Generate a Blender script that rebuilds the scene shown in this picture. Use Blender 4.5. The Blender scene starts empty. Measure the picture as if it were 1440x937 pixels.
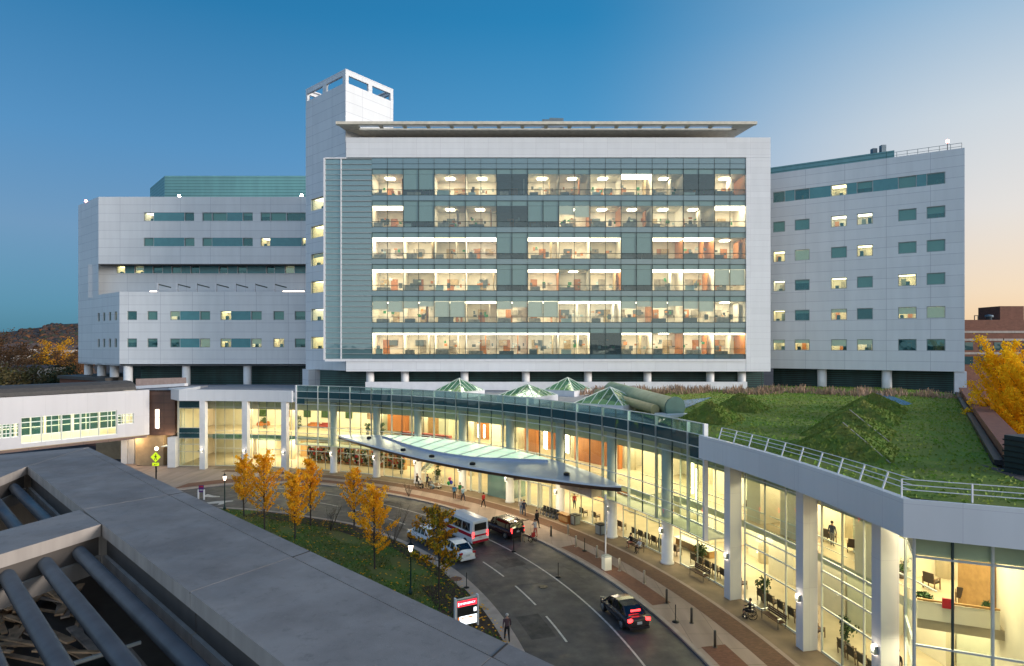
import bpy, bmesh, math, random
from mathutils import Vector, Matrix
R = math.radians
sc = bpy.context.scene
COL = sc.collection
rng = random.Random(7)
F, HZ, CX, CAMH = 860.0, 485.0, 720.0, 19.0
OC = (-50.2, 25.1)                      # centre of the curved drive and lobby

def W(x, y, Y):                          # point of the photo at depth Y
    return Vector(((x-CX)/F*Y, Y, CAMH-(y-HZ)/F*Y))
def at_z(x, y, z):                       # point of the photo at height z
    Y = F*(CAMH-z)/(y-HZ)
    return Vector(((x-CX)/F*Y, Y, z))
def gp(x, y): return at_z(x, y, 0)
def PO(a, r, z=0.0):
    return Vector((OC[0]+r*math.cos(R(a)), OC[1]+r*math.sin(R(a)), z))
def pol(p): return (math.degrees(math.atan2(p[1]-OC[1], p[0]-OC[0])), math.hypot(p[0]-OC[0], p[1]-OC[1]))

# ------------------------------------------------------------------ materials
def nodes(name):
    m = bpy.data.materials.new(name); m.use_nodes = True
    nt = m.node_tree; nt.nodes.clear()
    out = nt.nodes.new('ShaderNodeOutputMaterial')
    return m, nt, out
def N(nt, t, **kw):
    n = nt.nodes.new(t)
    for k, v in kw.items():
        if k in n.inputs.keys(): n.inputs[k].default_value = v
        else: setattr(n, k, v)
    return n
def mat(name, col, rough=0.6, metal=0.0, var=0.12, scale=1.5, bump=0.0, bscale=20.0, spec=0.4, emit=None, estr=0.0, col2=None, streak=False):
    m, nt, out = nodes(name)
    b = N(nt, 'ShaderNodeBsdfPrincipled')
    b.inputs['Roughness'].default_value = rough; b.inputs['Metallic'].default_value = metal
    b.inputs['Specular IOR Level'].default_value = spec
    tc = N(nt, 'ShaderNodeTexCoord')
    src = tc.outputs['Object']
    if streak:
        mp = N(nt, 'ShaderNodeMapping'); mp.inputs['Scale'].default_value = (1, 1, .12)
        nt.links.new(src, mp.inputs[0]); src = mp.outputs[0]
    no = N(nt, 'ShaderNodeTexNoise'); no.inputs['Scale'].default_value = scale; no.inputs['Detail'].default_value = 6
    nt.links.new(src, no.inputs['Vector'])
    mx = N(nt, 'ShaderNodeMix', data_type='RGBA')
    c2 = col2 or tuple(c*(1-2*var) for c in col)
    mr = N(nt, 'ShaderNodeMapRange'); mr.inputs[1].default_value = .3; mr.inputs[2].default_value = .7
    nt.links.new(no.outputs['Fac'], mr.inputs[0]); nt.links.new(mr.outputs[0], mx.inputs[0])
    mx.inputs[6].default_value = (*c2, 1); mx.inputs[7].default_value = (*col, 1)
    nt.links.new(mx.outputs[2], b.inputs['Base Color'])
    if bump:
        n2 = N(nt, 'ShaderNodeTexNoise'); n2.inputs['Scale'].default_value = bscale; n2.inputs['Detail'].default_value = 4
        nt.links.new(tc.outputs['Object'], n2.inputs['Vector'])
        bp = N(nt, 'ShaderNodeBump'); bp.inputs['Strength'].default_value = bump; bp.inputs['Distance'].default_value = .05
        nt.links.new(n2.outputs['Fac'], bp.inputs['Height']); nt.links.new(bp.outputs[0], b.inputs['Normal'])
    if emit:
        b.inputs['Emission Color'].default_value = (*emit, 1); b.inputs['Emission Strength'].default_value = estr
    nt.links.new(b.outputs[0], out.inputs[0])
    return m
def emis(name, col, s):
    m, nt, out = nodes(name)
    e = N(nt, 'ShaderNodeEmission'); e.inputs[0].default_value = (*col, 1); e.inputs[1].default_value = s
    nt.links.new(e.outputs[0], out.inputs[0]); return m
def glass(name, tint, refl=0.06, rcol=(1, 1, 1), body=0.0, bcol=(.2, .4, .4), rough=0.02):
    m, nt, out = nodes(name)
    t = N(nt, 'ShaderNodeBsdfTransparent'); t.inputs[0].default_value = (*tint, 1)
    g = N(nt, 'ShaderNodeBsdfGlossy'); g.inputs[0].default_value = (*rcol, 1); g.inputs['Roughness'].default_value = rough
    lw = N(nt, 'ShaderNodeLayerWeight'); pw = N(nt, 'ShaderNodeMath', operation='POWER'); pw.inputs[1].default_value = 4.5
    nt.links.new(lw.outputs['Facing'], pw.inputs[0])
    ma = N(nt, 'ShaderNodeMath', operation='MULTIPLY_ADD', use_clamp=True); ma.inputs[1].default_value = .75; ma.inputs[2].default_value = refl
    nt.links.new(pw.outputs[0], ma.inputs[0])
    # slight waviness of real panes
    tc = N(nt, 'ShaderNodeTexCoord'); no = N(nt, 'ShaderNodeTexNoise'); no.inputs['Scale'].default_value = .35
    nt.links.new(tc.outputs['Object'], no.inputs['Vector'])
    bp = N(nt, 'ShaderNodeBump'); bp.inputs['Strength'].default_value = .06; bp.inputs['Distance'].default_value = .3
    nt.links.new(no.outputs['Fac'], bp.inputs['Height']); nt.links.new(bp.outputs[0], g.inputs['Normal'])
    base = t
    if body > 0:
        d = N(nt, 'ShaderNodeBsdfDiffuse'); d.inputs[0].default_value = (*bcol, 1)
        mb = N(nt, 'ShaderNodeMixShader'); mb.inputs[0].default_value = body
        nt.links.new(t.outputs[0], mb.inputs[1]); nt.links.new(d.outputs[0], mb.inputs[2]); base = mb
    mx = N(nt, 'ShaderNodeMixShader')
    nt.links.new(ma.outputs[0], mx.inputs[0]); nt.links.new(base.outputs[0], mx.inputs[1]); nt.links.new(g.outputs[0], mx.inputs[2])
    nt.links.new(mx.outputs[0], out.inputs[0]); return m
def panel(name, col, pw, ph, joint=(.25, .25, .27), jw=.03, off=0.0, rough=.35, var=.06, metal=0.0, mort=None, stain=.12):
    """cladding with joints: brick texture on the metric UVs"""
    m, nt, out = nodes(name)
    b = N(nt, 'ShaderNodeBsdfPrincipled'); b.inputs['Roughness'].default_value = rough; b.inputs['Metallic'].default_value = metal
    uv = N(nt, 'ShaderNodeUVMap')
    br = N(nt, 'ShaderNodeTexBrick'); br.offset = off; br.inputs['Scale'].default_value = 1
    br.inputs['Brick Width'].default_value = pw; br.inputs['Row Height'].default_value = ph
    br.inputs['Mortar Size'].default_value = jw; br.inputs['Mortar Smooth'].default_value = .1
    br.inputs['Color1'].default_value = (*col, 1); br.inputs['Color2'].default_value = (*[c*(1-var) for c in col], 1)
    br.inputs['Mortar'].default_value = (*joint, 1)
    nt.links.new(uv.outputs[0], br.inputs['Vector'])
    mp = N(nt, 'ShaderNodeMapping'); mp.inputs['Scale'].default_value = (.8, .1, 1)
    nt.links.new(uv.outputs[0], mp.inputs[0])
    no = N(nt, 'ShaderNodeTexNoise'); no.inputs['Scale'].default_value = 1.2; no.inputs['Detail'].default_value = 5
    nt.links.new(mp.outputs[0], no.inputs['Vector'])
    mr = N(nt, 'ShaderNodeMapRange'); mr.inputs[1].default_value = .35; mr.inputs[2].default_value = .65
    mr.inputs[3].default_value = 1-stain; mr.inputs[4].default_value = 1
    nt.links.new(no.outputs['Fac'], mr.inputs[0])
    mx = N(nt, 'ShaderNodeMix', data_type='RGBA', blend_type='MULTIPLY'); mx.inputs[0].default_value = 1
    nt.links.new(br.outputs[0], mx.inputs[6]); nt.links.new(mr.outputs[0], mx.inputs[7])
    nt.links.new(mx.outputs[2], b.inputs['Base Color'])
    bp = N(nt, 'ShaderNodeBump', invert=True); bp.inputs['Strength'].default_value = .4; bp.inputs['Distance'].default_value = .02
    nt.links.new(br.outputs['Fac'], bp.inputs['Height']); nt.links.new(bp.outputs[0], b.inputs['Normal'])
    nt.links.new(b.outputs[0], out.inputs[0]); return m

def leafmat(name, col, col2, tr=.45):
    m, nt, out = nodes(name)
    tc = N(nt, 'ShaderNodeTexCoord'); no = N(nt, 'ShaderNodeTexNoise'); no.inputs['Scale'].default_value = .9; no.inputs['Detail'].default_value = 5
    nt.links.new(tc.outputs['Object'], no.inputs['Vector'])
    mr = N(nt, 'ShaderNodeMapRange'); mr.inputs[1].default_value = .35; mr.inputs[2].default_value = .65
    nt.links.new(no.outputs['Fac'], mr.inputs[0])
    mx = N(nt, 'ShaderNodeMix', data_type='RGBA'); mx.inputs[6].default_value = (*col2, 1); mx.inputs[7].default_value = (*col, 1)
    nt.links.new(mr.outputs[0], mx.inputs[0])
    d = N(nt, 'ShaderNodeBsdfDiffuse'); t = N(nt, 'ShaderNodeBsdfTranslucent'); ms = N(nt, 'ShaderNodeMixShader'); ms.inputs[0].default_value = tr
    nt.links.new(mx.outputs[2], d.inputs[0]); nt.links.new(mx.outputs[2], t.inputs[0])
    nt.links.new(d.outputs[0], ms.inputs[1]); nt.links.new(t.outputs[0], ms.inputs[2]); nt.links.new(ms.outputs[0], out.inputs[0]); return m
def stained(name, col, col2, scale=.45, rough=.7, bscale=60):
    m, nt, out = nodes(name)
    b = N(nt, 'ShaderNodeBsdfPrincipled'); b.inputs['Specular IOR Level'].default_value = .35
    tc = N(nt, 'ShaderNodeTexCoord')
    def noise(s, det, rgh=.6):
        n = N(nt, 'ShaderNodeTexNoise'); n.inputs['Scale'].default_value = s; n.inputs['Detail'].default_value = det; n.inputs['Roughness'].default_value = rgh; nt.links.new(tc.outputs['Object'], n.inputs['Vector']); return n.outputs['Fac']
    def rng_(v, a, c, d=0, e=1):
        n = N(nt, 'ShaderNodeMapRange'); n.inputs[1].default_value = a; n.inputs[2].default_value = c; n.inputs[3].default_value = d; n.inputs[4].default_value = e; nt.links.new(v, n.inputs[0]); return n.outputs[0]
    def mixc(f, a, c, bt='MIX'):
        n = N(nt, 'ShaderNodeMix', data_type='RGBA', blend_type=bt)
        for i, v in ((0, f), (6, a), (7, c)):
            if isinstance(v, tuple): n.inputs[i].default_value = (*v, 1)
            elif isinstance(v, (int, float)): n.inputs[i].default_value = v
            else: nt.links.new(v, n.inputs[i])
        return n.outputs[2]
    c = mixc(rng_(noise(scale, 7), .38, .62), col2, col)
    c = mixc(rng_(noise(scale*9, 6, .7), .55, .72, 0, .45), c, tuple(x*.55 for x in col2))
    c = mixc(rng_(noise(scale*40, 3), .6, .75, 0, .35), c, tuple(min(1, x*1.35) for x in col))
    nt.links.new(c, b.inputs['Base Color'])
    nt.links.new(rng_(noise(scale*3, 5), .3, .7, rough-.18, rough+.15), b.inputs['Roughness'])
    bp = N(nt, 'ShaderNodeBump'); bp.inputs['Strength'].default_value = .2; bp.inputs['Distance'].default_value = .03
    nt.links.new(noise(bscale, 3), bp.inputs['Height']); nt.links.new(bp.outputs[0], b.inputs['Normal'])
    nt.links.new(b.outputs[0], out.inputs[0]); return m
M = {}
def mk(k, m): M[k] = m
mk('panel', panel('white_cladding', (.73, .755, .775), 5.8, 1.64, (.43, .45, .50), .028, stain=.06, var=.06))
mk('panel_main', panel('pale_cladding', (.75, .765, .785), 3.7, .95, (.55, .55, .58), .016, off=.0, stain=.05))
mk('panel_lobby', panel('lobby_fascia_cladding', (.72, .735, .755), 2.5, 4.0, (.58, .58, .63), .012, stain=.05))
mk('panel_bridge', panel('bridge_cladding', (.50, .50, .53), 2.5, 4.0, (.40, .40, .43), .012, stain=.05))
mk('white', mat('white_metal', (.75, .75, .77), .4, var=.05))
mk('whitecol', mat('white_column', (.74, .74, .74), .5, var=.05))
mk('frame', mat('grey_frame', (.32, .36, .36), .4, .3, var=.05))
mk('darkframe', mat('dark_frame', (.04, .07, .07), .4, var=.05))
mk('mullion', mat('pale_mullion', (.68, .73, .70), .35, .2, var=.05))
mk('spandrel', glass('teal_spandrel', (.02, .05, .06), .16, (.80, .95, 1.0), .75, (.11, .205, .235)))
mk('spandrel_dark', glass('dark_spandrel', (.02, .03, .04), .08, (.7, .9, .95), .8, (.03, .085, .095)))
mk('tealpanel', mat('teal_panel', (.10, .30, .33), .25, var=.06))
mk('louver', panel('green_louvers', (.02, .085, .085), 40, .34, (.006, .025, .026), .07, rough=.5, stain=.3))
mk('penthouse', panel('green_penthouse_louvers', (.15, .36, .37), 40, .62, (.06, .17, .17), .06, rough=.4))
mk('glass_cw', glass('curtain_wall_glass', (.70, .80, .79), .09, (.76, .93, .98), .12, (.20, .34, .37)))
mk('glass_win', glass('window_glass', (.64, .76, .68), .10, (.5, .92, .95), .22, (.02, .20, .22)))
mk('glass_lobby', glass('lobby_glass', (.86, .93, .84), .03, (.8, .95, .92)))
mk('glass_lobby_up', glass('lobby_screen_glass', (.80, .89, .80), .05, (.8, .95, .95), .08, (.30, .42, .34)))
mk('glass_par', glass('parapet_glass', (.55, .75, .72), .08, (.8, .95, .95), .25, (.28, .42, .40)))
mk('glass_lv', glass('louvre_glass', (.35, .5, .5), .16, (.80, .95, 1.0), .5, (.18, .33, .36)))
mk('glass_pyr', glass('skylight_glass', (.45, .68, .52), .12, (.8, 1, .9), .35, (.14, .30, .19)))
mk('glass_car', glass('car_glass', (.05, .06, .07), .1))
mk('cream', mat('cream_wall', (.80, .745, .60), .7, var=.06, scale=.6))
mk('cream2', mat('pale_room_wall', (.82, .74, .62), .7, var=.08))
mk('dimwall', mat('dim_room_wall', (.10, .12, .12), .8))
mk('ceil', mat('room_ceiling', (.75, .72, .66), .8, var=.04))
mk('floorint', mat('lobby_floor', (.50, .42, .29), .3, var=.12, scale=.8))
mk('bulk', mat('ceiling_bulkhead', (.60, .62, .47), .7, var=.05))
mk('wood', mat('orange_wood', (.50, .18, .045), .45, var=.15, scale=3, streak=True))
mk('wood2', mat('tan_wood', (.45, .26, .10), .5, var=.15, scale=3))
mk('redsofa', mat('red_upholstery', (.35, .05, .03), .7))
mk('blind', mat('grey_blind', (.36, .45, .43), .8, var=.04, scale=.5))
mk('blindlit', mat('glowing_blind', (.5, .5, .42), .8, var=.04, emit=(.8, .72, .5), estr=.16))  # faint glow set into the colour in place of light from behind
mk('curtain', mat('sand_curtain', (.55, .40, .22), .8, var=.2, scale=4))
mk('cab', mat('room_cabinet', (.42, .36, .28), .6, var=.3, scale=2))
mk('dark', mat('dark_thing', (.02, .022, .025), .5))
mk('strip', emis('light_strip', (1, .80, .56), 9))
mk('lamp', emis('ceiling_lamp', (1, .82, .58), 28.0))
mk('lampw', emis('small_window_lamp', (1, .80, .46), 4.5)); mk('lampw2', emis('small_window_lamp_pale', (1, .88, .68), 4.0)); mk('strip3', emis('dim_light_strip', (1, .78, .5), 4.5)); mk('lamp2', emis('dim_ceiling_lamp', (1, .80, .55), 13.0)); mk('strip2', emis('pale_light_strip', (1, .86, .68), 8))
mk('tubelamp', emis('pendant_lamp', (1, .86, .55), 9))
mk('flood', emis('flood_lamp', (1, .93, .8), 60))
mk('redlamp', emis('red_beacon', (1, .25, .2), 14))
mk('lantern', emis('lantern_glow', (1, .80, .62), 3.2))
mk('tail', emis('tail_light', (1, .02, .02), 6))
mk('skylit', None); M['skylit'] = mat('glowing_frosted_glass', (.45, .58, .47), .4, var=.3, scale=.7, emit=(.70, 1.0, .68), estr=.42)  # glow set into the glass itself in place of lamps beneath it
mk('canopy', mat('canopy_metal', (.50, .58, .72), .3, .5, var=.08, scale=.6))
mk('canopy_rim', mat('canopy_bronze_rim', (.10, .075, .065), .35, .5))
mk('soffit', mat('canopy_soffit', (.55, .46, .38), .6))
mk('brown', panel('brown_panels', (.115, .062, .045), 3.2, 1.1, (.05, .03, .025), .03, rough=.45))
mk('beige', mat('beige_concrete', (.42, .31, .19), .8, var=.12))
mk('roofgrey', mat('bridge_roof', (.085, .078, .072), .6, var=.12, scale=3, streak=True))
mk('concrete', stained('foreground_concrete', (.265, .245, .232), (.18, .165, .157)))
mk('concrete_edge', mat('foreground_concrete_edge', (.42, .37, .33), .8, var=.14, scale=2.5, streak=True))
mk('recess', mat('dark_joint_band', (.11, .095, .085), .8))
mk('pinkcon', mat('pinkish_concrete', (.42, .31, .27), .8, var=.12, scale=2))
mk('penthouse_disc', mat('dark_green_disc', (.06, .14, .12), .5))
mk('blade3', mat('mound_blade', (.11, .20, .022), .8, var=.3, scale=.8, col2=(.18, .19, .035)))
mk('canopy_edge', mat('canopy_pale_edge', (.66, .67, .70), .35, .0, var=.05))
mk('recess2', mat('joint_sealant', (.05, .042, .036), .8))
mk('steel', mat('blue_grey_tube', (.075, .088, .105), .42, .35, var=.15, scale=2))
mk('decks', mat('deck_slab', (.13, .115, .10), .85))
mk('lumber', mat('lumber', (.72, .48, .29), .8, var=.3, scale=3))
mk('lumber2', mat('weathered_lumber', (.60, .50, .42), .8, var=.3, scale=3))
mk('dumpster', mat('green_container', (.015, .03, .035), .5))
mk('asphalt', stained('asphalt', (.078, .076, .080), (.050, .049, .053), .3, .62, 40))
mk('walk', panel('concrete_walk', (.37, .285, .235), 1.9, 1.9, (.22, .17, .14), .02, rough=.85, var=.08, stain=.25))
mk('walk_dirty', mat('stained_walk', (.25, .185, .12), .85, var=.2, scale=.7))
mk('kerb', mat('kerb_stone', (.40, .335, .29), .8, var=.12))
mk('brickpave', panel('brick_paving', (.215, .085, .05), .24, .12, (.14, .075, .05), .012, off=.5, rough=.85, var=.3))
mk('brickband', panel('brown_brick_paving', (.17, .085, .048), .24, .12, (.11, .065, .045), .012, off=.5, rough=.85, var=.3))
mk('paint', mat('road_paint', (.62, .60, .56), .7, var=.2, scale=3))
mk('lawn', mat('lawn', (.06, .13, .018), .95, var=.0, scale=.4, col2=(.12, .11, .035), bump=.6, bscale=14))
mk('mulch', mat('mulch', (.05, .032, .022), .95, var=.3, scale=4, bump=.5))
mk('roofgrass', mat('sedum_roof', (.10, .20, .018), .95, scale=.25, col2=(.17, .19, .03), bump=.7, bscale=9))
mk('mound', mat('sedum_mound', (.08, .16, .018), .95, scale=.8, col2=(.15, .16, .03), bump=.8, bscale=9))
mk('blade', mat('grass_blade', (.12, .25, .02), .8, var=.3, scale=.3, col2=(.20, .24, .035)))
mk('blade2', mat('lawn_blade', (.085, .19, .025), .8, scale=.4, col2=(.15, .14, .04)))
mk('drygrass', mat('dry_grass', (.50, .33, .22), .9, var=.3, scale=1.2))
mk('gravel', mat('roof_gravel', (.17, .14, .13), .95, var=.3, scale=9, bump=.6))
mk('bluepanel', mat('blue_walk_pad', (.02, .16, .33), .5))
mk('brickwall', panel('brick_wall', (.21, .085, .055), .6, .22, (.16, .085, .06), .02, off=.5, rough=.85, var=.25))
mk('brickcap', mat('brick_coping', (.24, .10, .07), .8, var=.15, scale=2))
mk('roofmem', mat('grey_roof_membrane', (.30, .31, .34), .8, var=.1))
mk('bark', mat('bark', (.06, .045, .035), .9, var=.25, scale=6))
mk('yleaf', leafmat('amber_leaves', (.98, .56, .04), (.92, .40, .02)))
mk('yleaf2', leafmat('golden_leaves', (.98, .64, .05), (.92, .46, .03)))
mk('gleaf', leafmat('turning_green_leaves', (.24, .29, .04), (.60, .26, .03)))
mk('gold', leafmat('ginkgo_leaves', (.98, .66, .03), (.92, .52, .02)))
mk('plantleaf', mat('indoor_leaves', (.05, .11, .03), .6, var=.3, scale=3))
mk('olive', mat('olive_foliage', (.075, .085, .025), .8, scale=.4, col2=(.12, .075, .03)))
mk('rust', mat('rust_foliage', (.20, .085, .03), .8, scale=.3, col2=(.12, .07, .03)))
mk('grn', mat('dark_foliage', (.035, .06, .025), .8, var=.3, scale=.4))
mk('hill', mat('hill_woodland', (.06, .05, .05), .95, var=.3, scale=.03))
mk('w1', mat('wood_umber', (.085, .055, .042), .9, var=.3, scale=.05)); mk('w2', mat('wood_russet', (.13, .062, .038), .9, var=.3, scale=.05))
mk('w3', mat('wood_slate', (.045, .048, .055), .9, var=.3, scale=.05)); mk('w4', mat('wood_green', (.05, .06, .035), .9, var=.3, scale=.05))
mk('w5', mat('wood_orange', (.26, .10, .03), .9, var=.3, scale=.05))
mk('iron', mat('black_iron', (.012, .014, .015), .45, .3))
mk('teal_iron', mat('dark_green_iron', (.012, .05, .05), .4, .2))
mk('signyel', mat('yellow_green_sign', (.62, .80, .02), .4, var=.03, emit=(.7, .9, .02), estr=.25))
mk('signwhite', emis('lit_sign_white', (.85, .92, 1), 1.5))
mk('signred', emis('lit_sign_red', (1, .02, .04), 1.3))
mk('signorange', emis('lit_sign_orange', (.9, .25, .05), .7))
mk('purple', mat('purple_sign', (.09, .02, .16), .5)); mk('redpaint', mat('red_paint', (.45, .02, .03), .35))
mk('rubber', mat('rubber', (.015, .015, .016), .8)); mk('chrome', mat('chrome', (.55, .56, .58), .2, .9, var=.03))
mk('carwhite', mat('white_car_paint', (.68, .72, .76), .22, var=.03, spec=.6)); mk('carmaroon', mat('dark_car_paint', (.035, .012, .018), .2, var=.05, spec=.6))
mk('carblack', mat('grey_car_paint', (.03, .028, .034), .22, var=.05, spec=.6)); mk('vanred', mat('red_van_band', (.42, .015, .03), .25, var=.05))
mk('plate', mat('licence_plate', (.55, .6, .66), .5)); mk('trim', mat('dark_trim', (.015, .015, .017), .5))
mk('bin', mat('grey_bin', (.17, .17, .165), .5, .4)); mk('bollard', mat('grey_bollard', (.10, .095, .085), .5, .3))
mk('bollardw', mat('cream_bollard', (.55, .47, .36), .6)); mk('benchwood', mat('bench_slats', (.10, .05, .03), .6))
mk('chair', mat('dark_chair', (.065, .045, .035), .6)); mk('chairframe', mat('chair_frame', (.18, .11, .06), .5))
mk('skin', mat('skin', (.48, .27, .19), .6, var=.05)); mk('hair', mat('hair', (.03, .02, .015), .7)); mk('hairw', mat('grey_hair', (.55, .53, .5), .7))
for n, c in dict(black=(.014, .014, .017), blue=(.02, .20, .42), green=(.02, .22, .07), red=(.42, .03, .03), white=(.6, .6, .6), khaki=(.38, .27, .17), navy=(.02, .03, .07), pink=(.6, .22, .16), grey=(.2, .2, .22), ltblue=(.25, .40, .55), plaid=(.10, .06, .07)).items():
    mk('c_'+n, mat('cloth_'+n, c, .85, var=.12, scale=5))
mk('ball_r', mat('pink_balloon', (.7, .12, .2), .3, var=.02)); mk('ball_g', mat('green_balloon', (.03, .4, .1), .3, var=.02)); mk('ball_b', mat('blue_balloon', (.03, .05, .45), .3, var=.02))
mk('ac', mat('roof_unit', (.16, .22, .26), .5, .3)); mk('greenduct', mat('green_vault', (.34, .42, .27), .45, var=.15, scale=1)); mk('yelduct', mat('cream_vault', (.42, .38, .2), .5))
mk('house', mat('white_house', (.6, .56, .52), .7)); mk('houseroof', mat('house_roof', (.14, .10, .09), .8)); mk('clerestory', mat('clerestory_brown', (.22, .13, .10), .6)); mk('eave', mat('eave_soffit', (.74, .68, .56), .6)); mk('slot', leafmat('eave_slot_panel', (.85, .85, .85), (.8, .8, .8), .7))

# ------------------------------------------------------------------ mesh builder
OFF = {}
class MB:
    def __init__(s): s.v = []; s.f = []; s.m = []; s.sm = []
    def face(s, pts, mi=0, smooth=False):
        i = len(s.v); s.v += [Vector(p) for p in pts]; s.f.append(tuple(range(i, i+len(pts)))); s.m.append(mi); s.sm.append(smooth); return s
    def box(s, c, d, rot=0.0, mi=0):
        c = Vector(c); h = [x/2 for x in d]; ca, sa = math.cos(rot), math.sin(rot)
        P = []
        for z in (-1, 1):
            for (x, y) in ((-1, -1), (1, -1), (1, 1), (-1, 1)):
                X, Y = x*h[0], y*h[1]; P.append(c+Vector((X*ca-Y*sa, X*sa+Y*ca, z*h[2])))
        return s.hexa(P, mi)
    def hexa(s, P, mi=0):
        i = len(s.v); s.v += [Vector(p) for p in P]
        for q in ((3, 2, 1, 0), (4, 5, 6, 7), (0, 1, 5, 4), (1, 2, 6, 5), (2, 3, 7, 6), (3, 0, 4, 7)):
            s.f.append(tuple(i+k for k in q)); s.m.append(mi); s.sm.append(False)
        return s
    def bar(s, a, b, w, h=None, mi=0):
        a, b = Vector(a), Vector(b); d = b-a; h = h or w
        up = Vector((0, 0, 1)) if abs(d.normalized().z) < .95 else Vector((0, 1, 0))
        t = d.cross(up).normalized(); u = t.cross(d).normalized()
        P = [a-t*w/2-u*h/2, a+t*w/2-u*h/2, b+t*w/2-u*h/2, b-t*w/2-u*h/2, a-t*w/2+u*h/2, a+t*w/2+u*h/2, b+t*w/2+u*h/2, b-t*w/2+u*h/2]
        return s.hexa(P, mi)
    def tube(s, pts, r, n=8, mi=0, cap=True):
        pts = [Vector(p) for p in pts]; rs = r if isinstance(r, (list, tuple)) else [r]*len(pts)
        i0 = len(s.v)
        for k, p in enumerate(pts):
            d = (pts[min(k+1, len(pts)-1)]-pts[max(k-1, 0)]).normalized()
            up = Vector((0, 0, 1)) if abs(d.z) < .9 else Vector((1, 0, 0))
            t = d.cross(up).normalized(); u = d.cross(t).normalized()
            for j in range(n):
                a = 2*math.pi*j/n; s.v.append(p+(t*math.cos(a)+u*math.sin(a))*rs[k])
        for k in range(len(pts)-1):
            for j in range(n):
                a = i0+k*n+j; b = i0+k*n+(j+1) % n
                s.f.append((a, b, b+n, a+n)); s.m.append(mi); s.sm.append(True)
        if cap:
            s.f.append(tuple(i0+j for j in range(n))); s.m.append(mi); s.sm.append(False)
            e = i0+(len(pts)-1)*n; s.f.append(tuple(e+n-1-j for j in range(n))); s.m.append(mi); s.sm.append(False)
        return s
    def lathe(s, c, prof, n=12, mi=0):
        c = Vector(c); i0 = len(s.v)
        for (r, z) in prof:
            for j in range(n):
                a = 2*math.pi*j/n; s.v.append(c+Vector((r*math.cos(a), r*math.sin(a), z)))
        for k in range(len(prof)-1):
            for j in range(n):
                a = i0+k*n+j; b = i0+k*n+(j+1) % n; s.f.append((a, b, b+n, a+n)); s.m.append(mi); s.sm.append(True)
        s.f.append(tuple(i0+n-1-j for j in range(n))); s.m.append(mi); s.sm.append(False)
        e = i0+(len(prof)-1)*n; s.f.append(tuple(e+j for j in range(n))); s.m.append(mi); s.sm.append(False)
        return s
    def prism(s, poly, z0, z1, mi=0, mtop=None):
        a = sum(poly[i][0]*poly[(i+1) % len(poly)][1]-poly[(i+1) % len(poly)][0]*poly[i][1] for i in range(len(poly)))
        if a < 0: poly = poly[::-1]
        lo = [Vector((p[0], p[1], z0)) for p in poly]; hi = [Vector((p[0], p[1], z1)) for p in poly]
        s.face(hi, mi if mtop is None else mtop); s.face(lo[::-1], mi)
        for i in range(len(poly)):
            j = (i+1) % len(poly); s.face([lo[i], lo[j], hi[j], hi[i]], mi)
        return s
    def ring(s, a0, a1, r0, r1, z0, z1, n, mi=0, mtop=None, faces='tbio'):
        """annular block between two radii about the drive's centre"""
        for k in range(n):
            A, B = a0+(a1-a0)*k/n, a0+(a1-a0)*(k+1)/n
            f = lambda x, a: x(a) if callable(x) else x
            i0, i1, o0, o1 = f(r0, A), f(r0, B), f(r1, A), f(r1, B)
            if 't' in faces: s.face([PO(A, i0, z1), PO(A, o0, z1), PO(B, o1, z1), PO(B, i1, z1)], mi if mtop is None else mtop)
            if 'b' in faces: s.face([PO(A, i0, z0), PO(B, i1, z0), PO(B, o1, z0), PO(A, o0, z0)], mi)
            if 'i' in faces: s.face([PO(A, i0, z0), PO(A, i0, z1), PO(B, i1, z1), PO(B, i1, z0)], mi)
            if 'o' in faces: s.face([PO(A, o0, z0), PO(B, o1, z0), PO(B, o1, z1), PO(A, o0, z1)], mi)
            if k == 0 and 'b' in faces: s.face([PO(A, i0, z0), PO(A, o0, z0), PO(A, o0, z1), PO(A, i0, z1)], mi)
            if k == n-1 and 'b' in faces: s.face([PO(B, o1, z0), PO(B, i1, z0), PO(B, i1, z1), PO(B, o1, z1)], mi)
        return s
    def mesh(s, name, mats, off=(0, 0, 0), uv=True, merge=False):
        me = bpy.data.meshes.new(name); off = Vector(off)
        me.from_pydata([v-off for v in s.v], [], s.f)
        mats = mats if isinstance(mats, (list, tuple)) else [mats]
        for m in mats: me.materials.append(M[m] if isinstance(m, str) else m)
        me.polygons.foreach_set('material_index', s.m); me.polygons.foreach_set('use_smooth', s.sm)
        if uv and len(s.f) < 20000:
            ul = me.uv_layers.new(name='UVMap').data
            for p in me.polygons:
                n = p.normal
                if abs(n.z) > .7: t, u = Vector((1, 0, 0)), Vector((0, 1, 0))
                else:
                    t = Vector((-n.y, n.x, 0)).normalized(); u = Vector((0, 0, 1))
                for li in p.loop_indices:
                    co = me.vertices[me.loops[li].vertex_index].co+off
                    ul[li].uv = (co.dot(t), co.dot(u))
        me.update(); return me
    def build(s, name, mats, parent=None, uv=True):
        off = OFF.get(parent.name, Vector((0, 0, 0))) if parent else Vector((0, 0, 0))
        o = bpy.data.objects.new(name, s.mesh(name, mats, off, uv)); COL.objects.link(o)
        if parent: o.parent = parent; OFF[o.name] = off
        return o

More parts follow.
